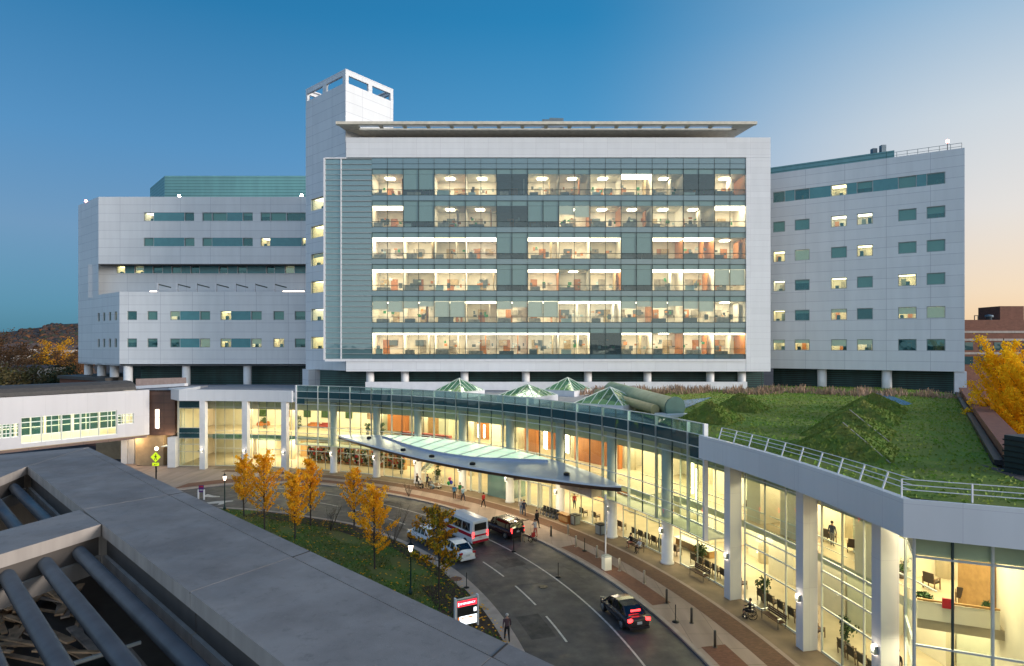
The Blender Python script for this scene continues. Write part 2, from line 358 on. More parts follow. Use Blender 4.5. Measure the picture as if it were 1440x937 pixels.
def thing(name, label, cat, loc=(0, 0, 0), rz=0, group=None, world=False):
    o = bpy.data.objects.new(name, None); COL.objects.link(o); o.empty_display_size = .2
    o.location = loc; o.rotation_euler = (0, 0, rz); o['label'] = label; o['category'] = cat
    if group: o['group'] = group
    if world: OFF[o.name] = Vector(loc)
    return o
def tag(o, label=None, cat=None, group=None, kind=None):
    if label: o['label'] = label
    if cat: o['category'] = cat
    if group: o['group'] = group
    if kind: o['kind'] = kind
    return o
def single(mb, name, mats, label, cat, loc=(0, 0, 0), group=None):
    o = bpy.data.objects.new(name, mb.mesh(name, mats, loc)); COL.objects.link(o); o.location = loc
    return tag(o, label, cat, group)
def dup(root, loc, rz=0, label=None, group=None, s=None):
    def cp(o, par):
        c = o.copy(); COL.objects.link(c)
        if par: c.parent = par
        for ch in o.children: cp(ch, c)
        return c
    r = cp(root, None); r.location = loc; r.rotation_euler = (0, 0, rz)
    if s: r.scale = (s, s, s)
    if label: r['label'] = label
    if group: r['group'] = group
    return r
def structure(mb, name, mats, kind='structure'):
    o = mb.build(name, mats); o['kind'] = kind; return o
def lamp(name, kind, loc, energy, col, parent=None, rot=(0, 0, 0), size=1, sy=None, angle=None, data=None):
    if data is None:
        data = bpy.data.lights.new(name, kind); data.energy = energy; data.color = col
        if kind == 'AREA':
            data.size = size
            if sy: data.shape = 'RECTANGLE'; data.size_y = sy
        elif kind == 'SPOT': data.spot_size = angle or R(60); data.spot_blend = .6; data.shadow_soft_size = size
        elif kind == 'POINT': data.shadow_soft_size = size
    o = bpy.data.objects.new(name, data); COL.objects.link(o); o.rotation_euler = rot
    if parent:
        o.parent = parent; o.location = Vector(loc)-OFF.get(parent.name, Vector((0, 0, 0)))
    else: o.location = loc
    return o
def wall_holes(mb, p0, p1, z0, z1, holes, depth=.3, mi=0, mr=None):
    """wall from p0 to p1 in plan with rectangular openings (u0,u1,z0,z1) in metres along it; reveals behind"""
    p0, p1 = Vector((p0[0], p0[1], 0)), Vector((p1[0], p1[1], 0)); L = (p1-p0).length; t = (p1-p0)/L
    nb = Vector((-t.y, t.x, 0))          # points behind the wall
    us = sorted({0, L} | {h[0] for h in holes} | {h[1] for h in holes}); zs = sorted({z0, z1} | {h[2] for h in holes} | {h[3] for h in holes})
    P = lambda u, z, d=0: p0+t*u+Vector((0, 0, z))+nb*d
    for a, b in zip(us, us[1:]):
        run = None
        for c, d in zip(zs, zs[1:]):
            hole = any(h[0]-1e-4 <= a and b <= h[1]+1e-4 and h[2]-1e-4 <= c and d <= h[3]+1e-4 for h in holes)
            if not hole: run = (run[0], d) if run else (c, d)
            if (hole or d == zs[-1]) and run:
                mb.face([P(a, run[0]), P(b, run[0]), P(b, run[1]), P(a, run[1])], mi); run = None
    mr = mi if mr is None else mr
    for (a, b, c, d) in holes:
        mb.face([P(a, c), P(a, c, depth), P(b, c, depth), P(b, c)][::-1], mr); mb.face([P(a, d), P(a, d, depth), P(b, d, depth), P(b, d)], mr)
        mb.face([P(a, c), P(a, d), P(a, d, depth), P(a, c, depth)][::-1], mr); mb.face([P(b, c), P(b, d), P(b, d, depth), P(b, c, depth)], mr)
    return P
# =================================================================== main ward block
def room_window(parent, P, u0, u1, z0, z1, kind, depth=5.0, style='cw', d0=0.03):
    """one window of a facade: frame > pane, room, lamp, blind"""
    w = u1-u0; h = z1-z0; um = (u0+u1)/2
    fr = MB(); b = .035 if style == 'cw' else .05
    def vb(u, a, c, mi=0): fr.hexa([P(u-b, a, d0-.07), P(u+b, a, d0-.07), P(u+b, a, d0+.05), P(u-b, a, d0+.05), P(u-b, c, d0-.07), P(u+b, c, d0-.07), P(u+b, c, d0+.05), P(u-b, c, d0+.05)], mi)
    def hb(z, a, c, mi=0): fr.hexa([P(a, z-b, d0-.06), P(c, z-b, d0-.06), P(c, z-b, d0+.05), P(a, z-b, d0+.05), P(a, z+b, d0-.06), P(c, z+b, d0-.06), P(c, z+b, d0+.05), P(a, z+b, d0+.05)], mi)
    if style == 'cw':
        vb(u0+b, z0, z1); vb(um, z0, z1)
        hb(z0+.82, u0+2*b, um-b); hb(z0+.82, um+b, u1)
        for z in (z0, z1): hb(z, u0+2*b, u1)
    else:
        vb(u0+b, z0, z1); vb(u1-b, z0, z1); hb(z0+b, u0+2*b, u1-2*b); hb(z1-b, u0+2*b, u1-2*b)
    win = fr.build('window', 'darkframe' if style == 'cw' else 'frame', parent)
    lit = kind in 'LSHWC'
    MB().face([P(u0, z0, d0), P(u1, z0, d0), P(u1, z1, d0), P(u0, z1, d0)]).build('pane', 'glass_cw' if style == 'cw' else 'glass_win', win)
    r = MB(); e = d0+.06
    a, c = u0+.03, u1-.03; top = z1-(.78 if style == 'cw' else .03); bot = z0+.02
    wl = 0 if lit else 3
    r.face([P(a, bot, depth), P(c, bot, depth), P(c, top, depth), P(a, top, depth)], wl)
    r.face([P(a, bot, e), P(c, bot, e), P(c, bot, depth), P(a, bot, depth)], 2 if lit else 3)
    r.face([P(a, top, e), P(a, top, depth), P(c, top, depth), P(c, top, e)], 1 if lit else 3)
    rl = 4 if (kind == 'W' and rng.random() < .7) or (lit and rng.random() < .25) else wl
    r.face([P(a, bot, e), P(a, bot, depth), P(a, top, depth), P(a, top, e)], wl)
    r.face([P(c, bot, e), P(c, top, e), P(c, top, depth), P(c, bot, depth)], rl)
    def bx(x0, x1, y0, y1, a0, a1, mi):
        r.hexa([P(x0, y0, a0), P(x1, y0, a0), P(x1, y0, a1), P(x0, y0, a1), P(x0, y1, a0), P(x1, y1, a0), P(x1, y1, a1), P(x0, y1, a1)], mi)
    if style == 'cw':
        # header panel in front of the ceiling void
        bx(a, c, top+.02, z1-.03, e, e+.12, 7)
        # things fixed in the room: sill cabinet, door, wall cabinet, curtain
        x = a+.1+rng.random()*.5; bx(x, x+1.0+rng.random()*1.6, bot, bot+.45+rng.random()*.45, .5, 1.1, rng.choice([5, 3, 5, 7]))
        x = a+.3+rng.random()*(w-2.2); bx(x, x+1.1, bot, bot+2.25, depth-.1, depth-.03, rng.choice([4, 4, 6, 5]))
        if rng.random() < .75:
            x = a+.2+rng.random()*(w-1.8); bx(x, x+1.3, bot+1.3, bot+2.2, depth-.45, depth-.12, rng.choice([5, 3, 6]))
        if rng.random() < .6:
            x = c-.15-rng.random()*1.6; bx(x-.12, x, bot, top-.35, 1.4, depth-1.2, rng.choice([6, 0, 0, 4]))
        if rng.random() < .5:
            x = a+.3+rng.random()*(w-1.2); bx(x, x+.5, bot+.5, bot+1.3, 1.6, 2.0, 3)
        if rng.random() < .85:
            for _ in range(5):
                x = a+.3+rng.random()*(w-1.0); y = bot+.6+rng.random()*1.3; dd = 2.2+rng.random()*2
                bx(x, x+.2+rng.random()*.4, y, y+.15+rng.random()*.4, dd, dd+.2, rng.choice([3, 5, 7, 8, 4]))
    else:
        x = a+.1+rng.random()*(w-.9); bx(x, x+.6, bot, bot+h*.75, depth-.3, depth-.05, rng.choice([4, 5, 3]))
        x = a+.1+rng.random()*(w-.7); bx(x, x+.5, bot, bot+h*(.2+.4*rng.random()), .5, .9, 3)
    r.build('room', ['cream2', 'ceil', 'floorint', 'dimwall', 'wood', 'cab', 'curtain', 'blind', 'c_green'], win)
    if lit:
        l = MB()
        if style == 'cw':
            if kind in 'SC' or (kind == 'W'):
                l.hexa([P(a+.04, top-.24, e+.18), P(c-.04, top-.24, e+.18), P(c-.04, top-.2, e+2.2), P(a+.04, top-.2, e+2.2), P(a+.04, top-.04, e+.18), P(c-.04, top-.04, e+.18), P(c-.04, top-.04, e+2.2), P(a+.04, top-.04, e+2.2)])
                l.build('cove_light', rng.choice(['strip', 'strip', 'strip2', 'strip3']), win)
            else:
                x = um-.9+rng.random()*.4; l.hexa([P(x, top-.1, 2.0), P(x+1.3, top-.1, 2.0), P(x+1.3, top-.1, 3.2), P(x, top-.1, 3.2), P(x, top-.03, 2.0), P(x+1.3, top-.03, 2.0), P(x+1.3, top-.03, 3.2), P(x, top-.03, 3.2)])
                l.build('ceiling_light', rng.choice(['lamp', 'lamp', 'lamp2']), win)
        else:
            x, y_ = a+.12, c-.12; l.hexa([P(x, top-.06, .7), P(y_, top-.06, .7), P(y_, top-.06, 2.6), P(x, top-.06, 2.6), P(x, top-.03, .7), P(y_, top-.03, .7), P(y_, top-.03, 2.6), P(x, top-.03, 2.6)])
            l.build('ceiling_light', rng.choice(['lampw', 'lampw', 'lampw2']), win)
    if kind in 'BHC' or kind == 'b':
        lo = {'B': .85, 'H': 1.75+rng.random()*.5, 'C': .85, 'b': .1}[kind] if style == 'cw' else .08
        bl = MB()
        if kind in 'BC' and style == 'cw':
            for (x0, x1, dz) in ((u0+.08, um-.06, 0), (um+.06, u1-.08, rng.choice([0, 0, .25]))): bl.face([P(x0, z0+lo+dz, d0+.09), P(x1, z0+lo+dz, d0+.09), P(x1, z1-.8, d0+.09), P(x0, z1-.8, d0+.09)])
        elif kind == 'H': 
            for (x0, x1, dz) in ((u0+.08, um-.06, 0), (um+.06, u1-.08, rng.choice([0, .3, -.4]))): bl.face([P(x0, z0+lo+dz, d0+.09), P(x1, z0+lo+dz, d0+.09), P(x1, z1-.8, d0+.09), P(x0, z1-.8, d0+.09)])
        else: bl.face([P(u0+.1, z0+lo, d0+.1), P(u1-.1, z0+lo, d0+.1), P(u1-.1, z1-.1, d0+.1), P(u0+.1, z1-.1, d0+.1)])
        bl.build('blind', 'blindlit' if kind in 'HC' else 'blind', win)
    if style != 'cw' and kind in 'DL' and rng.random() < .4:
        zz = z1-.1-(h-.2)*rng.choice([.3, .45, .6]); MB().face([P(u0+.1, zz, d0+.1), P(u1-.1, zz, d0+.1), P(u1-.1, z1-.1, d0+.1), P(u0+.1, z1-.1, d0+.1)]).build('blind', 'blind' if kind == 'D' else 'blindlit', win)
    return win

DT = 95.0
X_ = lambda x, Y=DT: (x-CX)/F*Y
Z_ = lambda y, Y=DT: CAMH-(y-HZ)/F*Y
main = thing('ward_block', 'six storey pale hospital block with a wide lit glass curtain wall of patient rooms', 'building', (X_(770), DT, 12), world=True)
# ---- curtain wall
xa, xb = X_(523), X_(1048.5); bay = (xb-xa)/12
rowtop = [237.8+k*44.75 for k in range(6)]
rows = ["LBLLDLLLSLDL", "SBLLDBHLLLLS", "SSSSBSSSBSSL", "SSSSBSLSBSSC", "HHCSHCSSHHHL", "SSSSWSSDSLWW"]
Pm = lambda u, z, d=0: Vector((xa+u, DT+d, z))
for k, y in enumerate(rowtop):
    z1, z0 = Z_(y), Z_(y+36.7)
    for i in range(12): room_window(main, Pm, i*bay, (i+1)*bay, z0, z1, rows[k][i])
sp = [(222.8, 230.3), (230.9, 237.3)]+[(y+37.2, y+44.3) for y in rowtop[:5]]+[(rowtop[5]+37.2, 505)]
for (a, b) in sp:
    mb = MB().hexa([(xa, DT-.02, Z_(b)), (xb, DT-.02, Z_(b)), (xb, DT+.1, Z_(b)), (xa, DT+.1, Z_(b)), (xa, DT-.02, Z_(a)), (xb, DT-.02, Z_(a)), (xb, DT+.1, Z_(a)), (xa, DT+.1, Z_(a))])
    for i in range(1, 24):
        x = xa+i*bay/2; mb.box((x, DT-.04, (Z_(a)+Z_(b))/2), (.05, .05, Z_(a)-Z_(b)-.02), 0, 1)
    mb.build('spandrel_band', ['spandrel', 'darkframe'], main)
# slab behind and core of the block
core = MB()
for i in range(7):
    y = ([222.6]+[v+36.9 for v in rowtop])[i]; yb = (rowtop+[506])[i]-.2
    core.box(((xa+xb)/2, DT+3.2, (Z_(y)+Z_(yb))/2), (xb-xa, 6, Z_(y)-Z_(yb)-.1))
core.box(((X_(487)+X_(1083))/2, DT+16, (Z_(194.5)+Z_(522))/2), (X_(1083)-X_(487), 20, Z_(194.5)-Z_(522)-.1))
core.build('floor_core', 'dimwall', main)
# glass louvre bay at the left end of the curtain wall
xl, xm = X_(457.5), X_(480)
zt, zb = Z_(224), Z_(505)
MB().face([(xm, DT-.02, zb), (xa-.03, DT-.02, zb), (xa-.03, DT-.02, zt), (xm, DT-.02, zt)]).build('louvre_glass', 'glass_lv', main)
MB().box(((xm+xa)/2, DT+.8, (zt+zb)/2), (xa-xm, 1.2, zt-zb)).build('louvre_backing', 'tealpanel', main)
MB().face([(xl, DT-.02, zb), (xm-.05, DT-.02, zb), (xm-.05, DT-.02, zt), (xl, DT-.02, zt)]).build('fin_glass', 'glass_par', main)
lv = MB()
n = 38
for i in range(n+1):
    z = zb+(zt-zb)*i/n; lv.box(((xl+xa)/2, DT-.1, z), (xa-xl, .12, .09 if i % 2 else .14))
lv.build('louvre_blades', 'frame', main)
fm = MB()
fm.box((xl-.1, DT-.08, (zt+zb)/2), (.26, .34, zt-zb+.3)); fm.box((xm, DT-.12, (zt+zb)/2), (.16, .2, zt-zb))
fm.box(((xl+X_(1048))/2, DT-.1, zb-.2), (X_(1048)-xl, .3, .36)); fm.box(((xl+X_(487))/2, DT-.1, zt+.1), (X_(487)-xl, .3, .2))
fm.build('edge_frame', 'white', main)
# white cladding: top band, right pier, lower band with its soffit
def slab(x0, x1, y0, y1, Y0, Y1): return [(x0, Y0, Z_(y1)), (x1, Y0, Z_(y1)), (x1, Y1, Z_(y1)), (x0, Y1, Z_(y1)), (x0, Y0, Z_(y0)), (x1, Y0, Z_(y0)), (x1, Y1, Z_(y0)), (x0, Y1, Z_(y0))]
wm = MB().hexa(slab(X_(487), X_(1083), 194, 222, DT-.15, DT+12)); wm.build('parapet_band', 'panel_main', main)
MB().hexa(slab(X_(1048.8), X_(1083), 222.2, 522.5, DT-.15, DT+24)).build('end_pier', 'panel_main', main)
MB().hexa(slab(X_(487), X_(1048.6), 507.5, 522.5, DT-.12, DT+20)).build('lower_band', 'panel_main', main)
# recessed base
xs = [569, 653, 739.5, 827, 911, 999.5]
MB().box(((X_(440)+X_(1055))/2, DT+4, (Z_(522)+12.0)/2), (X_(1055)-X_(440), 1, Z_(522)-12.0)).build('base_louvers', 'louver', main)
for x in xs+[1044, 520]:
    c = X_(x, DT+1.2); MB().lathe((c, DT+1.5, 12.0), [(.62, 0), (.62, Z_(522)-12.0)], 18).build('base_column', 'whitecol', main)
MB().box(((X_(513)+X_(1052))/2, DT+.6, 12.55), (X_(1052)-X_(513), .5, 1.3)).build('base_wall', 'white', main)
MB().box((X_(1069), DT+3.2, (Z_(522)+12)/2), (3.6, .3, Z_(522)-12)).build('corner_louver', 'louver', main)
# penthouse clerestory and its wide eave with slots
MB().box(((X_(492)+X_(1050))/2, DT+9, 52.2), (X_(1050)-X_(492), 3, 3.2)).build('clerestory', 'clerestory', main)
ev = MB()
e0, e1, ye0, ye1, ze = X_(472, 93.5), X_(1065, 93.5), 93.5, 105.0, 52.75
ns = 16; gap = (e1-e0-6)/ns
ev.hexa([(e0, ye0, ze), (e1, ye0, ze), (e1, ye0+.7, ze), (e0, ye0+.7, ze), (e0, ye0, ze+.42), (e1, ye0, ze+.42), (e1, ye0+.7, ze+.42), (e0, ye0+.7, ze+.42)])
ev.box(((e0+e1)/2, (ye0+ye1)/2+1.2, ze+.1), (e1-e0-4.6, ye1-ye0-2.6, .3))
for i in range(ns+1):
    x = e0+3+gap*i; ev.box((x, ye0+1.35, ze+.12), (.55, 1.25, .24))
ev.face([(e0, ye0, ze+.05), (e0+3, ye0+.6, ze+.05), (e0+3.2, ye1-2, ze+.05), (e0+2, ye1-2, ze+.05)]); ev.face([(e1, ye0, ze+.05), (e1-3, ye0+.6, ze+.05), (e1-3.2, ye1-2, ze+.05), (e1-2, ye1-2, ze+.05)])
ev.build('roof_eave', 'eave', main)
for i in range(ns):
    x = e0+3+gap*(i+.5); MB().box((x, ye0+1.33, ze+.2), (gap-.56, 1.24, .04)).build('eave_slot', 'slot', main)
for i in range(10): MB().box((X_(500)+i*(X_(1045)-X_(500))/9, DT+6.5, 51.9), (.6, .6, 1.9)).build('eave_post', 'eave', main)
MB().box(((X_(617)+X_(932))/2, DT+14, 54.2), (X_(932)-X_(617), 8, 2.0)).build('penthouse', 'penthouse', main)
u = MB().box((X_(774, 107), 107, 56.6), (3.0, 3, 2.6)); u.box((X_(781, 107), 107, 57.4), (2.4, 2.6, 1.6), .1)
single(u, 'rooftop_unit', 'ac', 'grey boxy air unit on the roof of the glass fronted ward block', 'roof unit', (X_(774, 107), 107, 55))
for x in (869, 885):
    v = MB().lathe((X_(x, 107), 107, 54.9), [(.3, 0), (.3, .5), (1.0, .6), (.95, .8), (.4, 1.1), (.05, 1.15)], 14)
    single(v, 'roof_vent', 'ac', 'low round vent on the ward block roof, '+('left' if x < 880 else 'right')+' one of the two', 'vent', (X_(x, 107), 107, 55), 'round vents on the ward block roof')

# =================================================================== stair tower
st = thing('stair_tower', 'tall pale panelled stair tower with open slots round its top', 'tower', (-28, 100, 12), world=True)
c0 = Vector((X_(486, 96.3), 96.3)); cl = Vector((X_(430, 104.1), 104.1)); cr = Vector((X_(553, 104.1), 104.1)); cb = cl+cr-c0
ztop = Z_(98, 96.3)
wl, wr = MB(), MB()
Ll, Lr = (c0-cl).length, (cr-c0).length
sl = [(Ll*(.04+.49*i), Ll*(.04+.49*i+.40), ztop-2.0, ztop-.75) for i in range(2)]
wn = []
for k, y in enumerate([285, 324.5, 364, 403, 442.5, 482.5]): wn.append((Ll*.14, Ll*.48, Z_(y+8.5, 101), Z_(y-8.5, 101)))
Pl = wall_holes(wl, cl, c0, 14.9, ztop, sl+wn, .4); wl.face([Pl(0, 14.9), Pl(0, ztop), Pl(0, ztop, .4), Pl(0, 14.9, .4)])
wl.build('left_wall', 'panel', st)
for h in wn: room_window(st, Pl, h[0], h[1], h[2], h[3], 'L', 3.0, 'punched', .3)
sr = [(Lr*(.06+.48*i), Lr*(.06+.48*i+.40), ztop-2.0, ztop-.75) for i in range(2)]
Pr = wall_holes(wr, c0, cr, 14.9, ztop, sr, .4); wr.build('right_wall', 'panel', st)
bk = MB()
for (a, b) in ((cr, cb), (cb, cl)): wall_holes(bk, a, b, 30, ztop, [(((b-a).length)*(.06+.48*i), ((b-a).length)*(.46+.48*i), ztop-2.0, ztop-.75) for i in range(2)], .4)
bk.build('rear_wall', 'panel', st)
inn = MB()
mid = (cr+cl)/2
q = [c0+(mid-c0)*.07, cr+(mid-cr)*.07, cb+(mid-cb)*.07, cl+(mid-cl)*.07]
inn.prism([(p.x, p.y) for p in q], 47.0, ztop-2.3); inn.build('roof_deck', 'roofmem', st)
cn = (c0+cb)/2
for a_, b_ in ((cl, c0), (c0, cr), (cr, cb), (cb, cl)):
    i_ = lambda p: p+(cn-p)*.07
    MB().prism([(p.x, p.y) for p in (a_, b_, i_(b_), i_(a_))], ztop+.002, ztop+.15).build('top_ring', 'white', st)
MB().box((X_(439, 103), 103.4, (14.9+12)/2), (2.6, 2.6, 2.9), R(40)).build('base_pier', 'panel', st)

# =================================================================== left wing
LW = thing('west_wing', 'stepped pale panelled hospital wing with teal ribbon windows and a green rooftop penthouse', 'building', (-60, 118, 12), world=True)
D1 = 111.0
A = Vector((X_(168, D1), D1)); B = Vector((X_(436, D1), D1)); dch = Vector((-1, .8))
ch = lambda t: A+dch*t
C2 = ch(8.3); E2 = ch(17.3)
zl1, zl0 = Z_(410.5, D1), Z_(514.5, D1)
# lower block front
hs, kinds = [], []
def row(y, hh, segs, D, x0):
    for (a, b, k) in segs: hs.append((X_(a, D)-x0, X_(b, D)-x0, Z_(y+hh, D), Z_(y-hh, D))); kinds.append(k)
row(444, 6.3, [(178.5, 192.5, 'D'), (207, 221.5, 'b'), (239, 253, 'L'), (253.3, 280.6, 'T'), (281, 295.5, 'b'), (310, 325, 'L'), (325.3, 352.5, 'T'), (353, 368, 'b'), (384.5, 399.5, 'B'), (414.5, 429.5, 'D')], D1, A.x)
row(482.5, 6.3, [(178.5, 192.5, 'D'), (207, 221.5, 'D'), (239, 253, 'D'), (253.3, 280.6, 'T'), (281, 295.5, 'C'), (310, 325, 'L'), (325.3, 352.5, 'T'), (353, 368, 'L'), (384.5, 399.5, 'L'), (414.5, 429.5, 'D')], D1, A.x)
def facade(parent, p0, p1, z0, z1, hs, kinds, name='front_wall', d0=.22):
    mb = MB(); P = wall_holes(mb, p0, p1, z0, z1, hs, .3); mb.build(name, 'panel', parent)
    for h, k in zip(hs, kinds):
        if k == 'T': MB().hexa([P(h[0], h[2], .05), P(h[1], h[2], .05), P(h[1], h[2], .2), P(h[0], h[2], .2), P(h[0], h[3], .05), P(h[1], h[3], .05), P(h[1], h[3], .2), P(h[0], h[3], .2)]).build('teal_panel', 'tealpanel', parent)
        else: room_window(parent, P, h[0], h[1], h[2], h[3], k, 3.2, 'punched', d0)
    return P
facade(LW, A, B, zl0, zl1, hs, kinds)
# chamfer of the lower block and full-height left end
hs, kinds = [], []
Lc = (A-E2).length
for y in (444, 482.5):
    for i, f in enumerate((.525, .655, .79, .92)): hs.append((Lc*f-.55, Lc*f+.55, Z_(y+6.3, D1), Z_(y-6.3, D1))); kinds.append(rng.choice('BDbC'))
facade(LW, E2, A, zl0, zl1, hs, kinds, 'chamfer_wall')
# upper block
zu1, zu0 = Z_(277, C2.y), Z_(371.5, C2.y)
Bu = Vector((X_(436, C2.y), C2.y))
hs, kinds = [], []
D2 = C2.y
row(305, 6, [(202, 216, 'L'), (216.3, 259, 'T'), (259.3, 273, 'D'), (284.5, 298, 'B'), (298.3, 319, 'b'), (319.3, 341, 'T'), (341.3, 355.5, 'D'), (366.5, 380, 'D'), (380.3, 402.5, 'B'), (403, 430, 'D')], D2, C2.x)
row(340.5, 6, [(202, 216, 'b'), (216.3, 259, 'T'), (259.3, 273.5, 'b'), (284.5, 298, 'b'), (298.3, 341, 'T'), (341.3, 355.5, 'D'), (366.5, 380, 'L'), (380.3, 424, 'T'), (424.3, 430, 'L')], D2, C2.x)
facade(LW, C2, Bu, zu0, zu1, hs, kinds, 'upper_wall')
mb = MB(); wall_holes(mb, E2, C2, zl1+.0, zu1, []); mb.build('upper_chamfer', 'panel', LW)
# recessed storey over the terrace
D3 = D2+2.2
hs, kinds = [], []
segs = [(160, 163, 'T'), (163, 176, 'S')]
row(379.5, 5.2, [(163.5, 175.5, 'L'), (176, 189, 'T'), (189.5, 202, 'L'), (202.5, 214.5, 'T'), (215, 228.5, 'D'), (229, 241, 'T'), (241.5, 254.5, 'b'), (255, 267.5, 'T'), (268, 280.5, 'D'), (281, 307.5, 'T'), (308, 320, 'D'), (320.5, 333.5, 'T'), (334, 347, 'D'), (347.5, 374, 'T'), (374.5, 386, 'D'), (386.5, 400.5, 'T'), (401, 414, 'C'), (414.5, 429.5, 'T')], D3, X_(124, D3))
Cr = Vector((X_(124, D3), D3))
facade(LW, Cr, Vector((X_(436, D3), D3)), zl1-.4, zu0+.2, hs, kinds, 'terrace_wall')
MB().prism([(C2.x, C2.y), (Bu.x, Bu.y), (Bu.x, D3+.5), (C2.x-1, D3+.5)], zu0-.12, zu0+.02).build('overhang_soffit', 'roofgrey', LW)
MB().prism([(p.x, p.y) for p in (A+Vector((0.2, .4)), B+Vector((0, .4)), Vector((B.x, D3-.1)), ch(10)+Vector((.6, .3)))], zl1-.5, zl1-.3).build('terrace_roof', 'roofmem', LW)
MB().prism([(p.x, p.y) for p in (C2+Vector((.3, .4)), Bu+Vector((0, .4)), Vector((Bu.x, D2+30)), E2+Vector((0, 22)), E2+Vector((.5, .5)))], zu1-.6, zu1-.4).build('upper_roof', 'roofmem', LW)
mb = MB(); wall_holes(mb, Vector((E2.x, E2.y+25)), E2, zl0, zu1, []); mb.build('end_wall', 'panel', LW)
tb = MB()
for i in range(7):
    x = X_(222+i*27.3, 113.5); tb.box((x, 113.5, zl1+.75), (.28, .28, 2.1)); tb.bar((x, 113.5, zl1+1.6), (x+1.9, 114.5, zl1+1.1), .2, mi=1)
tb.bar((X_(218, 113.5), 113.5, zl1+1.85), (X_(392, 113.5), 113.5, zl1+1.85), .1); tb.bar((X_(222, 113.5), 113.3, zl1+.7), (X_(392, 113.5), 113.3, zl1+.7), .1)
tb.build('terrace_trellis', ['white', 'darkframe'], LW)
for i, (a, b) in enumerate(((211, 221), (398, 428))): MB().box(((X_(a, 114)+X_(b, 114))/2, 114, zl1+.25), (X_(b, 114)-X_(a, 114), .15, .35)).build('terrace_light', 'lantern', LW)
# base: columns, louvres
Pb = lambda p: (p.x, p.y)
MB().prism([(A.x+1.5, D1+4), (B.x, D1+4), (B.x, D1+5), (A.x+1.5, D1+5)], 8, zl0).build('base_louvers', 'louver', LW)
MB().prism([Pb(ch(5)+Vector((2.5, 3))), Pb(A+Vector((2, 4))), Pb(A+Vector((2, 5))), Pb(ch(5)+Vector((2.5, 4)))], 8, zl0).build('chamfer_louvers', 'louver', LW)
for x in (262, 348): MB().lathe((X_(x, D1+1), D1+1, 8), [(.7, 0), (.7, zl0-8)], 18).build('base_column', 'whitecol', LW)
for t in (-.0, 5.2, 10.4, 16.2):
    p = ch(t)+Vector((1.0, .9)); MB().lathe((p.x, p.y, 8), [(.75, 0), (.75, zl0-8)], 18).build('base_column', 'whitecol', LW)
MB().prism([Pb(A), Pb(B), (B.x, D1+25), (E2.x, E2.y+25), Pb(E2)], zl0+.02, zl0+.3).build('lower_soffit', 'white', LW)
# green penthouse with bevelled end
z0p, z1p = zu1-.5, Z_(247.5, 128)
mb = MB().prism([(X_(211, 138), 138), (X_(231.5, 128), 128), (X_(432, 128), 128), (X_(432, 145), 145), (X_(211, 138)+3, 145)], z0p, z1p); mb.build('penthouse', 'penthouse', LW)
def roof_light(label, p, m, arm=1.2, cat='roof light', group=None):
    t = thing('roof_light', label, cat, p, group=group)
    MB().tube([(0, 0, 0), (0, 0, arm)], .05, 6).build('post', 'iron', t)
    MB().lathe((0, 0, arm), [(.02, 0), (.22, .08), (.26, .25), (.18, .42), (.02, .48)], 10).build('lamp_head', m, t)
    return t
roof_light('bright white floodlight on the left wing roof, at the foot of the green penthouse', (X_(252, 119), 119, zu1-.5), 'flood', .7, group='floodlights on the left wing roof')
roof_light('bright white floodlight on the left wing roof, tight against the stair tower', (X_(424, 119), 119, zu1-.5), 'flood', .9, group='floodlights on the left wing roof')
roof_light('red beacon at the far left corner of the left wing roof', tuple(ch(15.5)+Vector((.5, .4)))+(zu1-.5,), 'redlamp', .9)

# =================================================================== right wing
RW = thing('east_wing', 'pale blue panelled hospital wing angled forward with a grid of square windows', 'building', (55, 100, 12), world=True)
Dl, Dr = 106.0, 91.8
p0 = Vector((X_(1083, Dl), Dl)); p1 = Vector((X_(1356.5, Dr), Dr)); Lw = (p1-p0).length
ztw = 19+ (242*Dl+275*Dr)/2/F; zbw = 19-(32.5*Dl+38.5*Dr)/2/F
def uat(x):
    k = (x-CX)/F; t = (k*p0.y-p0.x)/((p1.x-p0.x)-k*(p1.y-p0.y)); return t*Lw
xsw = [(1087, 1104), (1117.5, 1138.5), (1168.5, 1191), (1205, 1227.5), (1263, 1289), (1303, 1329.5)]
litp = ["DDLDbD", "bbLLBD", "LCBLBb", "LDLbLB", "LDLDLC", "LLLLDD"]
hs, kinds = [], []
zc = [19+(484.2-y)/F*Y for (y, Y) in ((251, 93.8), (298, 93.8), (345, 93.8), (391.5, 93.8), (438.5, 93.8), (484.5, 93.8))]
for r_ in range(6):
    for c_, (a, b) in enumerate(xsw):
        hs.append((uat(a), uat(b), zc[r_]-.92, zc[r_]+.92)); kinds.append(litp[r_][c_])
u = [(uat(a), uat(b)) for a, b in xsw]
for c_ in range(5):
    if c_ in (0, 1, 2, 3, 4): hs.append((u[c_][1]+.02, u[c_+1][0]-.02, zc[0]-.92, zc[0]+.92)); kinds.append('T')
facade(RW, p0, p1, zbw, ztw, hs, kinds)
tw = (p1-p0)/Lw; nb = Vector((-tw.y, tw.x))
q0, q1 = p0, p1
mb = MB(); wall_holes(mb, p1, p1+nb*26, zbw, ztw, []); mb.build('end_wall', 'panel', RW)
MB().prism([Pb(p0+nb*.4), Pb(p1+nb*.4), Pb(p1+nb*26), Pb(p0+nb*26)], ztw-.8, ztw-.6).build('roof', 'roofmem', RW)
MB().prism([Pb(p0+nb*.05), Pb(p1+nb*.05-tw*.05), Pb(p1+nb*26), Pb(p0+nb*26)], zbw+.02, zbw+.3).build('soffit', 'white', RW)
ue = uat(1258)
pe = p0+tw*ue
MB().prism([Pb(p0+nb*3-tw*12), Pb(pe+nb*3), Pb(pe+nb*16), Pb(p0+nb*16-tw*12)], ztw-.6, ztw+1.9).build('penthouse', 'penthouse', RW)
